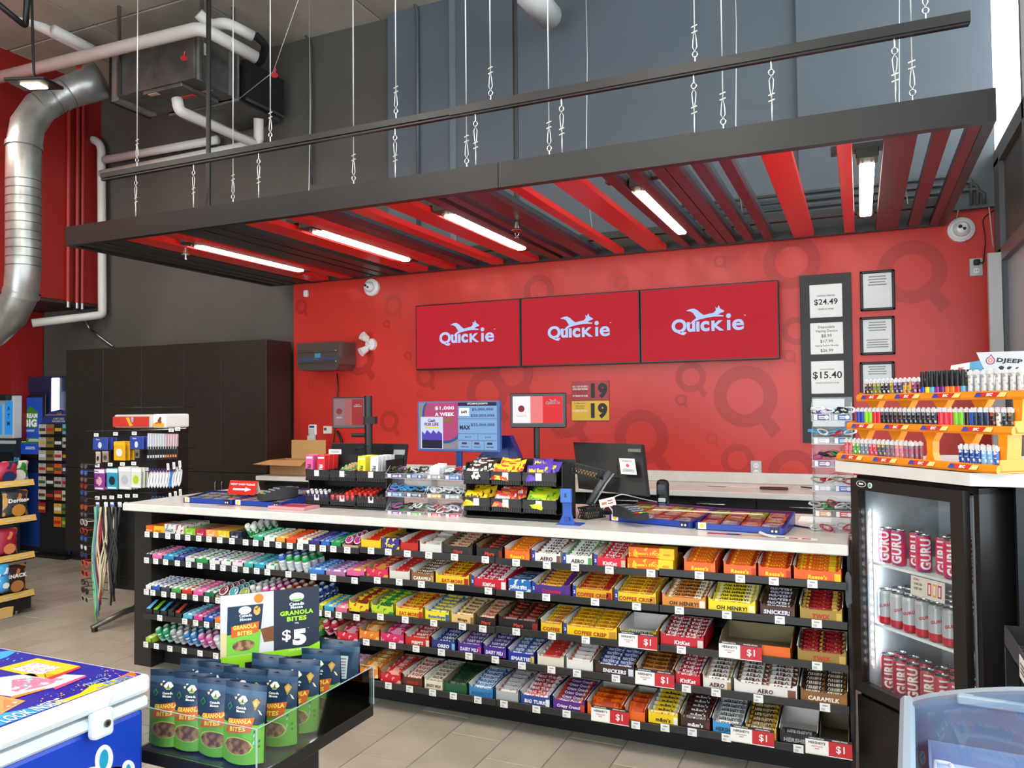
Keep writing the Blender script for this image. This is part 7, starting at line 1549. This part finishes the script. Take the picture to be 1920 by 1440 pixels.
# black wire tray by the counter end
P = PY(1882, 1172, 2.55); t = thing('black_tray', 'black ribbed tray shelf with a price label at the right edge', 'tray', (P.x, 2.55, P.z - .055)); 
MB().box(0, -.45, 0, .10, .0, .004, BLACK).box(0, -.45, 0, .004, 0, .055, BLACK).box(0, -.004, 0, .10, 0, .055, BLACK).build('tray_body', t)
m = MB()
for k in range(14): m.box(.008, -.43 + k * .03, .004, .10, -.42 + k * .03, .010, mat('2A2C30', .4))
m.build('rib', t); MB().box(-.002, -.34, -.01, -.0005, -.24, .045, PAPER).lines((-.003, -.29, .018), UY * -1, UZ, .07, .03, 3, mat('404040')).build('price_label', t)
MB().box(.0, -.02, -P.z + .055, .03, .0, -.0, BLACK).box(.0, -.43, -P.z + .055, .03, -.41, 0, BLACK).build('leg', t)
# ================================================================ SPINNER RACK, CHIPS, MACHINES AT THE LEFT
YS = 4.0
S = lambda px, py, Y=YS: PY(px, py, Y)
base = S(232, 1185); t = thing('spinner_rack', 'black wire spinner rack of travel goods at the left end of the counter', 'rack', (S(232, 1100).x, YS + .15, 0)); L0 = Vector(t.location)
sp = lambda m, n: m.build(n, t, loc=-L0)
zt, zm = S(240, 805).z, S(240, 1100).z; xa_, xb_ = S(203, 900).x, S(290, 900).x
sp(MB().box(xa_, YS + .02, .25, xb_, YS + .30, zt, mat('131212', .55)), 'core_panel')
m = MB()
for k in range(9): z = .35 + k * .15; m.tube([(xa_ - .02, YS, z), (xb_ + .02, YS, z)], .003, BLACK, 5).tube([(xb_ + .02, YS, z), (xb_ + .06, YS + .3, z)], .003, BLACK, 5)
sp(m, 'wire_grid')
sp(MB().cyl((L0.x, L0.y, .03), (L0.x, L0.y, zt), .02, .02, CHROME, 12), 'pole')
for k, a in enumerate((20, 140, 260)):
    c, s_ = math.cos(math.radians(a)), math.sin(math.radians(a)); sp(MB().tube([(L0.x, L0.y, .10), (L0.x + .12 * c, L0.y + .12 * s_, .09), (L0.x + .36 * c, L0.y + .36 * s_, .03)], [.022, .022, .018], mat('6C6864', .35, .8), 8).cyl((L0.x + .34 * c, L0.y + .34 * s_, 0), (L0.x + .34 * c, L0.y + .34 * s_, .03), .02, .02, BLACK, 10), 'foot')
sp(MB().cyl((L0.x, L0.y, .08), (L0.x, L0.y, .12), .07, .05, mat('6C6864', .35, .8), 14), 'hub')
# header sign
a, b = S(207, 790), S(279, 790); zc = a.z; hh = (S(240, 777).z - S(240, 802).z) / 2
sp(MB().rbox(a.x, YS + .03, zc - hh, b.x, YS + .25, zc + hh, mat('C8C6C2', .35), .01), 'header')
m = MB().box(a.x - .005, YS + .024, zc - hh * .85, b.x - .03, YS + .029, zc + hh * .7, mat('C8382C', .4)).flat([((x - 250) * .001, (y) * .001) for x, y in ((215, 25), (250, 28), (262, -5), (290, -30), (255, -36), (240, -10))], ((a.x + b.x) / 2 - .03, YS + .0235, zc), UX, UZ, mat('E8B030', .4)).flat([((x - 250) * .001, y * .001) for x, y in ((268, 30), (296, 28), (288, -10), (270, -5))], ((a.x + b.x) / 2 - .03, YS + .0232, zc), UX, UZ, mat('9AA8D0', .4)); sp(m, 'header_print')
c0, c1 = S(281, 790), S(305, 790); m = MB().rbox(c0.x, YS + .02, zc - hh, c1.x, YS + .24, zc + hh * 1.05, PAPER, .012).box(c0.x + .01, YS + .0185, zc - hh * .8, c1.x - .008, YS + .02, zc - hh * .3, mat('E8A82C', .4)).flat([(-.01, -.0), (.012, .03), (.03, .028), (.02, -.02)], ((c0.x + c1.x) / 2, YS + .0178, zc), UX, UZ, mat('7A3A24', .4)).flat([(-.03, -.018), (.035, -.010), (.035, -.002), (-.03, -.010)], ((c0.x + c1.x) / 2, YS + .0172, zc), UX, UZ, mat('C03028', .4)); sp(m, 'header_end')
def hang(name, px0, py0, px1, py1, n, dep, build, label, cat, group, dx=0):
    P0, P1 = S(px0, py0), S(px1, py1); w, h = P1.x - P0.x, P0.z - P1.z; me = build(w, h).mesh(name)
    for q in range(n): tag(obj(name, me, None, ((P0.x + P1.x) / 2 + dx * q, YS - .05 + dep * q, (P0.z + P1.z) / 2), (R(-.03, .03), 0, R(-.05, .05))), label, cat, group if n > 1 else None)
def pack(c, c2, tabc='E8E8E8', shape=None):
    def f(w, h):
        m = MB().rbox(-w / 2, 0, -h / 2, w / 2, .008, h / 2, mat(c, .35), .002).box(-w / 2, -.0006, h * .30, w / 2, .0, h * .48, mat(tabc, .4)); m.flat([(w * .3 * math.cos(i * .785), h * .22 * math.sin(i * .785) - h * .08) for i in range(8)], (0, -.001, 0), UX, UZ, mat(c2, .4)); m.box(-w * .4, -.001, -h * .46, w * .4, -.0005, -h * .38, mat(tabc, .4)); return m
    return f
def bluep(w, h): 
    m = MB().rbox(-w / 2, 0, -h / 2, w / 2, .010, h / 2, mat('34489C', .4), .002).flat([(w * .13 * math.cos(i * .628), h * .26 * math.sin(i * .628) - h * .12) for i in range(10)], (0, -.001, 0), UX, UZ, mat('C8D8E4', .4)).text('Charm', (-w * .15, -.001, h * .36), UX, UZ, .010, WX, maxw=w * .5); return m
hang('travel_pack', 185, 820, 213, 843, 3, .03, bluep, 'blue hanging pack at the top left of the spinner rack', 'packet', 'blue packs at the top left of the spinner', .006)
hang('travel_pack', 254, 818, 280, 842, 4, .03, bluep, 'blue hanging pack at the top right of the spinner rack front', 'packet', 'blue packs at the top right of the spinner', .006)
hang('yellow_pack', 224, 827, 246, 863, 3, .03, pack('E4A820', 'E0DCD8', 'E8B828'), 'yellow and grey hanging pack between the two blue ones', 'packet', 'yellow packs on the spinner', .006)
hang('clipper_pack', 191, 846, 199, 868, 1, .03, pack('B8A494', '2A2420', 'C8B8A8'), 'beige nail clipper card under the top left blue packs', 'packet', None)
hang('clipper_pack', 203, 845, 214, 866, 1, .03, pack('8C8478', '4A4440', 'A09890'), 'grey brown card beside the beige clipper card', 'packet', None)
hang('clipper_pack', 264, 842, 272, 858, 1, .03, pack('6A6258', '2A2420', '787068'), 'small brown card under the right blue packs', 'packet', None)
hang('earphone_pack', 188, 878, 207, 918, 3, .025, pack('8C3C8C', 'E0A0B8', 'E8E0E8'), 'purple earphone pack in the middle row of the spinner', 'packet', 'purple earphone packs', .005)
hang('earphone_pack', 212, 877, 231, 917, 3, .025, pack('2C94B4', '20283C', 'D8E8EC'), 'turquoise earphone pack in the middle row of the spinner', 'packet', 'turquoise earphone packs', .005)
hang('charger_pack', 234, 874, 256, 917, 4, .025, pack('D0D0D4', 'B4B8C0', 'E4E4E8'), 'white grey charger pack in the middle row of the spinner', 'packet', 'white charger packs', .005)
hang('earphone_pack', 257, 876, 275, 914, 4, .025, pack('D4D8CC', 'A8C828', 'E8E8E8'), 'pale pack with yellow earphones in the middle row of the spinner', 'packet', 'yellow earphone packs', .005)
def brush(c):
    def f(w, h): return MB().rbox(-w / 2, 0, 0, w / 2, .012, h / 2, mat('AEB4BC' if c else 'B08C94', .2), .002).rbox(-w / 2, 0, -h / 2, w / 2, .012, 0, mat('1A1A1C', .35), .002).box(-w * .3, -.001, -h * .42, w * .3, 0, -h * .32, mat('C8CCD0' if c else 'D88848', .4)).box(-.0015, -.002, -h * .1, .0015, 0, h * .46, mat('E4E6E8', .3))
    return f
for k in range(12):
    px = 287 + k * 4.7; hang('hair_brush', px, 812 + k * .1, px + 4.4, 862 - k * .2, 1, 0, brush(k < 7), 'clear topped hanging brush, number %s from the left on the spinner arm' % ('one two three four five six seven eight nine ten eleven twelve'.split()[k]), 'brush', None)
for k in range(11):
    px = 288 + k * 5.6; P = S(px, 898 + (0 if k < 9 else -3)); c = 'D8D8DC' if k != 7 else '3C88C8'
    m = MB().tube([(.008 * math.cos(a_) * 1.2, .01 * math.sin(a_), .055 * math.sin(a_)) for a_ in [i * .5236 for i in range(12)]], .006, mat(c, .4), 6, closed=True).box(-.008, -.002, .05, .008, .0, .075, mat('4A3070' if k < 9 else 'D8D8DC', .4))
    tag(m.build('cable_loop', None, (P.x, YS - .03, P.z)), ('blue' if k == 7 else 'white') + ' looped cable on the spinner arm, %s' % ('leftmost one,second,third,fourth,fifth,sixth,seventh,eighth,ninth,tenth,rightmost one'.split(',')[k]), 'cable', 'looped cables on the spinner')
for k in range(8):
    px = 291 + k * 6.4; P = S(px, 936); tag(MB().rbox(-.010, 0, -.022, .010, .01, .022, mat('2C80C8', .35), .003).box(-.012, -.001, .012, .012, 0, .022, mat('1A1A20', .4)).build('blue_clip', None, (P.x, YS - .03, P.z), (0, R(.2, .5), 0)), 'small blue clip hanging low on the spinner arm', 'clip', 'blue clips on the spinner')
tg = MB().box(-.023, 0, -.012, .023, .001, .012, PAPER).lines((0, -.001, 0), UX, UZ, .034, .014, 2, mat('80808A')).mesh('peg_tag')
for px, py in ((193, 815), (229, 813), (264, 812), (195, 872), (219, 870), (242, 869), (263, 868), (195, 932), (208, 931), (222, 931), (237, 929), (251, 928), (266, 928), (333, 806), (345, 804)): 
    P = S(px, py); obj('peg_tag', tg, t, Vector((P.x, YS - .055, P.z)) - L0)
for (px, py) in ((327, 874), (338, 872), (349, 869), (331, 929), (341, 926), (350, 922)):
    P = S(px, py); obj('peg_tag', tg, t, Vector((P.x, YS - .055, P.z)) - L0, (0, math.radians(85), 0))
sp(MB().tube([(S(165, 808).x, YS - .02, S(165, 808).z), (S(300, 806).x, YS - .02, S(300, 806).z), (S(345, 803).x, YS + .02, S(345, 803).z)], .004, CHROME, 6), 'top_bar')
# sunglasses down the left side
sgm = {}
def shades(fc, lc):
    if (fc, lc) in sgm: return sgm[(fc, lc)]
    m = MB(); m.M = Matrix.Scale(1.2, 4)
    for s_ in (-1, 1):
        pts_ = [(s_ * .033 + .026 * math.cos(a_), .018 * math.sin(a_) * (1 if math.sin(a_) < 0 else .8)) for a_ in [i * math.pi / 5 for i in range(10)]]
        m.prism([(u * 1.0, v) for u, v in pts_], -.001, .001, mat(lc, .12)); m.tube([(u, 0, v) for u, v in pts_], .0030, mat(fc, .3), 5, closed=True)
        m.tube([(s_ * .060, 0, .010), (s_ * .066, .05, .008), (s_ * .060, .11, -.01)], .0024, mat(fc, .3), 5)
    m.tube([(-.008, 0, .006), (0, -.002, .009), (.008, 0, .006)], .0028, mat(fc, .3), 5); sgm[(fc, lc)] = m.mesh('sunglasses'); return sgm[(fc, lc)]
sgc = [(872, '26262E', '4A5060', 'grey'), (884, '2A3A6A', '3058C0', 'blue tinted'), (897, '1C1C20', '5A3848', 'plum tinted'), (909, '3A1C1C', 'A83020', 'red tinted'), (921, '20202A', '304898', 'navy tinted'), (934, '1C1A22', '2A2A40', 'black'), (948, '6A3A2A', 'B84030', 'orange red'), (962, '1C1C24', '3A3A5A', 'dark violet'), (976, 'B8B0A4', '6A645C', 'pale framed'),
       (992, 'A82820', '2A2020', 'red framed'), (1006, '20242C', '2C60C8', 'bright blue'), (1022, '1C1C24', 'D0D0D8', 'silver mirrored'), (1036, '1A1C30', '2C3880', 'indigo'), (1052, 'D84030', '3A2A2C', 'large orange framed'), (1070, 'C83828', '282428', 'black and orange framed'), (1088, '1C1A1A', '4A4440', 'brown lensed'), (1102, '1C1A1A', '3C3838', 'smoke lensed'), (1118, 'A89888', '3A3434', 'cream framed')]
for k, (py, fc, lc, ds) in enumerate(sgc):
    big = py > 1040; P = S(180 if not big else 182, py); tag(obj('sunglasses', shades(fc, lc), None, (P.x - .01, YS - .09, P.z), (0, 0, math.radians(-20)), ), '%s sunglasses hanging on the left side of the spinner rack' % ds, 'sunglasses', 'sunglasses down the spinner rack')
# long cords and lanyards
for k, (px, c, n, x2, yb_, ds) in enumerate(((197, '7CC890', 5, 198, 1165, 'mint green'), (206, 'A8384C', 2, 205, 1130, 'dark red'), (213, 'D8C8A8', 6, 206, 1125, 'cream'), (224, '26262A', 9, 232, 1130, 'black'), (236, '3C3C40', 6, 226, 1125, 'charcoal'), (228, 'C0B090', 2, 224, 1120, 'beige'), (200, '6C8CA8', 2, 203, 1150, 'grey blue'))):
    for q in range(n):
        o = (q - n / 2) * 2.2; pts_ = []
        for i in range(15):
            u = i / 14; wv = 6 * math.sin(u * 5.2 + k * 1.3 + q * .8) * math.sin(math.pi * u); P = S(px + o * (1 - .5 * u) + (x2 - px) * u + wv, 948 + (yb_ - 948) * u - q * 6 * u); pts_.append((P.x, YS - .06 - .008 * ((q + k) % 4), P.z))
        tag(MB().tube(pts_, .0065, mat(c, .6), 6).build('charging_cord'), '%s charging cord hanging from the spinner' % ds, 'cord', '%s hanging cords' % ds)
for k, (px, c, ds) in enumerate(((197, '78C890', 'mint green'), (213, 'D8C8A8', 'cream'))):
    P = S(px, 956); tag(MB().tube([(.014 * math.cos(a_), 0, .032 * math.sin(a_)) for a_ in [i * .5236 for i in range(12)]], .0045, mat(c, .5), 6, closed=True).build('cord_loop', None, (P.x, YS - .07, P.z)), '%s cord loop at the top of the hanging cords' % ds, 'cord')
for k, (px, c) in enumerate(((199, '4A7CB0'), (214, 'D8DCE4'), (226, '4880C0'), (240, 'C8CCE0'), (252, '8C90A8'))):
    P = S(px, 943); tag(MB().rbox(-.018, 0, -.022, .018, .006, .014, mat(c, .35), .003).box(-.016, -.001, -.002, .016, 0, .012, PAPER).build('cord_card', None, (P.x, YS - .07, P.z)), 'cord header card low on the spinner front, %s from the left' % ('first', 'second', 'third', 'fourth', 'fifth')[k], 'card', 'cord header cards')

# chip shelf
XG = -5.8; G = lambda px, py, x=XG: PX(px, py, x)
t = thing('chip_shelf', 'black snack shelf with yellow shelf edges at the left edge of the picture', 'shelf', (XG - .3, 3.4, 0)); L0 = Vector(t.location); gq = lambda m, n, par=None: m.build(n, par or t, loc=-L0 if par is None else None)
ye = 4.03; gq(MB().rbox(XG - .9, 2.2, .03, XG - .02, ye - .02, .17, BLACK, .004), 'base'); gq(MB().box(XG - .9, 2.2, .17, XG - .86, ye - .04, 1.25, BLACK).box(XG - .45, 2.2, .17, XG - .42, ye - .04, 1.25, mat('141414', .5)), 'back_panel')
for x_ in (XG - .1, XG - .8): gq(MB().cyl((x_, ye - .08, 0), (x_, ye - .08, .03), .02, .02, STEEL, 10), 'foot')
ym = mat('E0B860', .4)
zg = []
for k, (px, py) in enumerate(((66, 898), (70, 964), (67, 1033), (66, 1104))):
    P = G(px, py); z = P.z; zg.append(z); s_ = gq(MB().box(XG - .42, 2.2, z - .055, XG - .01, P.y, z - .035, BLACK), 'shelf'); 
    gq(MB().add([(XG - .005, 2.2, z - .045), (XG - .005, P.y, z - .045), (XG - .02, P.y, z), (XG - .02, 2.2, z)], [(0, 1, 2, 3)], ym).box(XG - .02, 2.2, z - .05, XG - .012, P.y, z - .045, BLACK), 'price_edge')
    m = MB()
    for q in range(8): yy = P.y - .08 - q * .12; m.add([(XG - .006, yy - .04, z - .028), (XG - .006, yy + .03, z - .028), (XG - .009, yy + .03, z - .018), (XG - .009, yy - .04, z - .018)], [(0, 1, 2, 3)], mat('D8C8B0', .5))
    gq(m, 'edge_print')
def chips(px, py0, py1, w, c1, c2, txt, tcol, lb, x=XG - .14, k=0):
    P0, P1 = PX(px, py0, x), PX(px, py1, x); h = (P0.z - P1.z); m = pillow(h, w, .08, wrap(c1, c2, sc=14), 12); M2 = []
    if txt: m.text(txt, (h * .12, 0, .084), UY * -1, UX, w * .15, mat(tcol, .3), bold=.06, w=w * .75)
    m.flat([(-h * .25 + w * .22 * math.cos(i * .628), w * .26 * math.sin(i * .628)) for i in range(10)], (0, 0, .0835), UX, UY, mat(c2, .4))
    o = m.build('chip_bag'); o.matrix_world = Matrix.Translation((x, P0.y, (P0.z + P1.z) / 2)) @ Matrix(((0, 0, 1, 0), (0, -1, 0, 0), (1, 0, 0, 0), (0, 0, 0, 1))); tag(o, lb, 'snack bag'); return o
chips(22, 864, 901, .22, '3C8C38', 'D8D0C8', '', 'FFFFFF', 'green red and white snack bag on the top shelf of the chip shelf'); chips(4, 866, 903, .20, 'B83048', '243060', '', 'FFFFFF', 'red and navy snack bag on the top chip shelf', XG - .12)
chips(22, 918, 968, .21, '3C3C40', 'C88838', 'Doritos', 'F4F0F0', 'charcoal snack bag with an orange dot on the second chip shelf', XG - .10); chips(5, 990, 1040, .18, 'A82840', 'E08858', '', 'F4F0F0', 'dark red snack bag on the third chip shelf', XG - .10)
chips(19, 1058, 1110, .20, '3A2420', 'B87848', 'SNACK', 'F4F0F0', 'dark brown snack bag on the lowest chip shelf', XG - .08); chips(-2, 1055, 1110, .10, '3CA0DC', 'F0F4F8', 'SNACK', '1C58B0', 'bright blue snack bag at the left edge on the lowest chip shelf', XG - .06)
P = PZ(6, 1150, .25); tag(MB().prism([(0, 0), (.05, .0), (.06, .06), (.0, .05)], 0, .12, mat('C8A060', .5)).box(-.002, -.001, .012, .04, 0, .045, PAPER).build('shelf_card', None, (S(-26, 1150, 2.9).x, 2.9, S(0, 1168, 2.9).z)), 'tan price holder peeking in at the left edge', 'card')

# gift card stand
Yg = 5.56; Q = lambda px, py, Y=Yg: PY(px, py, Y)
x0, x1 = Q(72, 900).x, -7.482; t = thing('gift_card_stand', 'black gift card stand with rows of cards between blue machine and cupboards', 'stand', ((x0 + x1) / 2, Yg, 0)); L0 = Vector(t.location); hw = (x1 - x0) / 2; zt = Q(95, 795).z
MB().box(-hw, .02, .04, hw, .13, zt, mat('161514', .5)).build('panel', t); MB().rbox(-hw - .05, -.06, 0, hw, .13, .035, BLACK, .01).build('base', t); MB().box(hw - .02, .0, .05, hw - .0, .018, zt * .62, mat('2450A8', .4)).build('blue_strip', t)
hd_ = [(-hw, 0), (hw + .0, 0), (hw, .08), (hw * .7, .13), (hw * .2, .15), (-hw * .4, .13), (-hw * .85, .07)]
MB().prism([(x, z + zt) for x, z in hd_], .02, .03, mat('2C3474', .4)).build('header', t)
m = MB().text('A GIFT CARD', (hw * .15, .018, zt + .055), UX, UZ, .020, mat('D8C8B8'), bold=.02, maxw=hw * 1.4).text('FOR EVERYONE', (hw * .15, .018, zt + .028), UX, UZ, .020, mat('D8C8B8'), bold=.02, maxw=hw * 1.5).box(-hw * .7, .017, zt + .092, hw, .018, zt + .098, mat('C89048')).tube([(hw * .2 + .0, .016, zt + .095), (hw * .2 - .02, .016, zt + .12), (hw * .2 - .03, .016, zt + .10), (hw * .2, .016, zt + .095), (hw * .2 + .02, .016, zt + .12), (hw * .2 + .03, .016, zt + .10), (hw * .2, .016, zt + .095)], .003, mat('C89048'), 5); m.build('header_print', t)
cc_ = ['C8BEB0', '8A7040', '1E1C1C', '7CB8D0', 'C8BEB0', '9A7028', '1E1C1C', 'D8D0C8', 'C8BEB0', '8A7838', 'E0D8D4', '2A2420', 'C8BEB0', '6A3C28', 'E86028', '3C4470', 'D0C8BC', '1C1C1E', 'C0B8B0', 'A8A098', 'D0C8BC', '1C1C1E', 'B02838', 'D8D8D0', 'A82028', '161514', 'E0B040', '4A8A38', '161514', '161514', 'E07828', '4A8A38']
rn = ['top', 'second', 'third', 'fourth', 'fifth', 'sixth', 'seventh', 'eighth']
for j in range(8):
    for i in range(4):
        c = cc_[j * 4 + i]
        if c == '161514': continue
        z = zt - .055 - j * .148 * .93; xx = -hw + (i + .5) * 2 * hw / 4
        m = MB().rbox(-hw / 4 + .004, 0, -.052, hw / 4 - .004, .003, .052, mat(c, .4), .001); m.box(-hw / 4 + .012, -.0008, -.02, hw / 4 - .012, 0, .012, mat(('4A3A2A', 'D8B048', 'E8E8E8', 'C03028', '2C6838')[(i * 3 + j) % 5], .4)).box(-.008, -.0008, .036, .008, 0, .042, BLACK)
        tag(m.build('gift_card', None, (L0.x + xx, Yg - .004, z)), '%s column gift card in the %s row of the card stand' % (('left', 'second', 'third', 'right')[i], rn[j]), 'gift card', 'gift cards on the stand')
# lottery kiosk (blue)
Yk = 5.74; K = lambda px, py: PY(px, py, Yk)
x0, x1 = K(32, 800).x, K(150, 800).x; x1 = min(x1, -7.49); t = thing('lottery_kiosk', 'tall dark blue lottery kiosk with a bright poster screen', 'kiosk', ((x0 + x1) / 2, Yk, 0)); L0 = Vector(t.location); hw = (x1 - x0) / 2; kt = K(60, 707).z
MB().box(-hw, .02, .05, hw, .17, kt, mat('1C2650', .4)).box(-hw, .0, K(60, 735).z, hw, .02, kt, mat('232B4C', .35)).build('cabinet', t); MB().box(-hw, 0, .05, hw, .02, K(60, 878).z - .05, mat('1C3C8C', .4)).build('lower_panel', t); MB().rbox(-hw, -.02, 0, hw, .17, .05, BLACK, .005).build('base', t)
a, b = K(39, 746), K(81, 852); m = MB().rbox(a.x - L0.x - .03, -.012, b.z - .04, b.x - L0.x + .05, 0, a.z + .03, mat('2A2520', .4), .004); m.build('screen_frame', t)
cx_2 = (a.x + b.x) / 2 - L0.x; sw_ = (b.x - a.x) / 2; sh2 = (a.z - b.z) / 2; zc2 = (a.z + b.z) / 2
kb_ = mat('2450C0', .3, 0, .7); m = MB().box(cx_2 - sw_, -.015, b.z, cx_2 + sw_, -.013, a.z, kb_); kg = mat('4C9C30', .3, 0, .5); kw = mat('F0F4FF', .3, 0, .8)
m.flat([(-sw_ * .55, -sh2 * .15), (sw_ * .6, -sh2 * .15), (sw_ * .65, sh2 * .4), (0, sh2 * .62), (-sw_ * .55, sh2 * .4)], (cx_2, -.016, zc2 + sh2 * .08), UX, UZ, kg).text('DREAM', (cx_2, -.017, zc2 + sh2 * .36), UX, UZ, .052, kw, w=sw_ * 1.2, bold=.05).text('BIG', (cx_2, -.017, zc2 + sh2 * .10), UX, UZ, .085, kw, w=sw_ * 1.1, bold=.06).box(cx_2 - sw_ * .6, -.0165, zc2 - sh2 * .22, cx_2 + sw_ * .7, -.016, zc2 - sh2 * .12, mat('2C6CC8', .3, 0, .6)).text('CONTEST', (cx_2, -.0175, zc2 - sh2 * .17), UX, UZ, .022, kw, maxw=sw_)
m.box(cx_2 - sw_, -.0165, zc2 - sh2 * .62, cx_2 + sw_, -.016, zc2 - sh2 * .42, kg).text('30', (cx_2 - sw_ * .55, -.0175, zc2 - sh2 * .50), UX, UZ, .05, kw, bold=.06, maxw=sw_ * .6).lines((cx_2 + sw_ * .3, -.0175, zc2 - sh2 * .5), UX, UZ, sw_ * 1.0, .035, 2, kw).lines((cx_2, -.0175, zc2 - sh2 * .78), UX, UZ, sw_ * 1.0, .035, 2, kw).cyl((cx_2 - sw_ * .65, -.015, zc2 + sh2 * .75), (cx_2 - sw_ * .65, -.0165, zc2 + sh2 * .75), .035, .035, kw, 16); m.build('poster_screen', t)
P = K(45, 723); m = MB().flat([(-.04, -.06), (.07, -.06), (.05, .0), (.06, .03), (.02, .03), (-.015, .07), (-.03, .04), (-.06, .02), (-.05, -.02)], (P.x - L0.x, -.002, P.z), UX, UZ, kw).flat([(-.05, -.03), (.04, -.03), (.05, .02), (-.05, .02)], (P.x - L0.x, -.003, P.z), UX, UZ, mat('F0C820', .4, 0, .5)).flat([(-.03, -.055), (.04, -.055), (.02, -.03), (-.02, -.03)], (P.x - L0.x, -.003, P.z), UX, UZ, mat('D82828', .4, 0, .5)).flat([(-.03, .02), (.0, .02), (-.015, .055)], (P.x - L0.x, -.003, P.z), UX, UZ, mat('D82828', .4, 0, .5)); m.build('emblem', t)
a, b = K(99, 708), K(111, 764); MB().rbox(a.x - L0.x, -.02, K(100, 800).z, b.x - L0.x + .01, 0, a.z - .005, mat('F0F6FF', .4, 0, 3.0, 'kiosk_lamp'), .006).build('light_panel', t)
# cash machine at the left edge
Ya = 5.45; H = lambda px, py: PY(px, py, Ya); x0, x1 = H(-60, 850).x, H(24, 850).x; t = thing('cash_machine', 'pale grey cash machine with bright blue panels at the left edge', 'cash machine', ((x0 + x1) / 2, Ya, 0)); L0 = Vector(t.location); hw = (x1 - x0) / 2
MB().rbox(-hw, 0, H(0, 822).z, hw, .1, H(0, 742).z, mat('C8CCD0', .35), .012).box(-hw + .02, .03, .05, hw - .02, .1, H(0, 822).z, mat('2A3240', .4)).build('cabinet', t)
a, b = H(10, 752), H(24, 815); lb_ = mat('2C9CF0', .3, 0, .9); MB().box(a.x - L0.x, -.004, b.z, b.x - L0.x - .005, 0, a.z, lb_).text('A', ((a.x + b.x) / 2 - L0.x, -.006, a.z - .08), UX, UZ, .05, mat('3048A0', .4), bold=.03).text('T', ((a.x + b.x) / 2 - L0.x, -.006, a.z - .16), UX, UZ, .05, mat('3048A0', .4), bold=.03).text('M', ((a.x + b.x) / 2 - L0.x, -.006, a.z - .24), UX, UZ, .05, mat('3048A0', .4), bold=.03).build('side_screen', t)
a, b = H(-50, 760), H(4, 815); MB().box(a.x - L0.x, -.004, b.z, b.x - L0.x, 0, a.z, lb_).build('main_screen', t); MB().rbox(H(4, 740).x - L0.x, -.06, H(4, 751).z, H(22, 740).x - L0.x, .1, H(4, 740).z, mat('26282C', .4), .01).build('camera_hood', t)
MB().box(-hw, -.005, H(0, 832).z, H(25, 832).x - L0.x, .03, H(0, 826).z, mat('C8CCD0', .4)).box(-hw, -.004, H(0, 868).z, H(20, 850).x - L0.x, .03, H(0, 848).z, BLACK).build('cash_tray', t); MB().text('ne', (H(27, 862).x - L0.x, .026, H(27, 862).z), UX, UZ, .05, mat('48A8E0', .4, 0, .6), bold=.04).build('lettering', t)
for k, px in enumerate((55, 70)): tag(MB().tube(bend([PY(px + 2, 600, 5.88), PY(px + 2, 640, 5.88), PY(px - 4 + 5 * k, 660, 5.88), PY(px - 3 + 4 * k, 706, 5.88)], .1), .014, mat('4A4C50', .4), 8).build('conduit'), ('left', 'right')[k] + ' of two grey conduits above the lottery kiosk', 'pipe')
# copies that would share a label are told apart by their place in the heap
_by = {}
for o in bpy.data.objects:
    if o.parent is None and 'label' in o: _by.setdefault(o['label'], []).append(o)
_o = ['leftmost', 'second', 'third', 'fourth', 'fifth', 'sixth', 'seventh', 'eighth', 'ninth', 'tenth', 'eleventh', 'twelfth', 'thirteenth', 'fourteenth', 'fifteenth', 'sixteenth', 'seventeenth', 'eighteenth', 'nineteenth', 'twentieth'] + ['%s-%s' % (a, b) for a in ('twenty', 'thirty') for b in ('first', 'second', 'third', 'fourth', 'fifth', 'sixth', 'seventh', 'eighth', 'ninth')]
for k, v in _by.items():
    if len(v) > 1:
        v.sort(key=lambda o: (round((Vector(o.location) - EYE).dot(CR) / (Vector(o.location) - EYE).dot(CF), 3), o.location.y))
        for i, o in enumerate(v): o['label'] = ('%s %s' % (_o[min(i, len(_o) - 1)] + (' from left,' if i else ','), k))
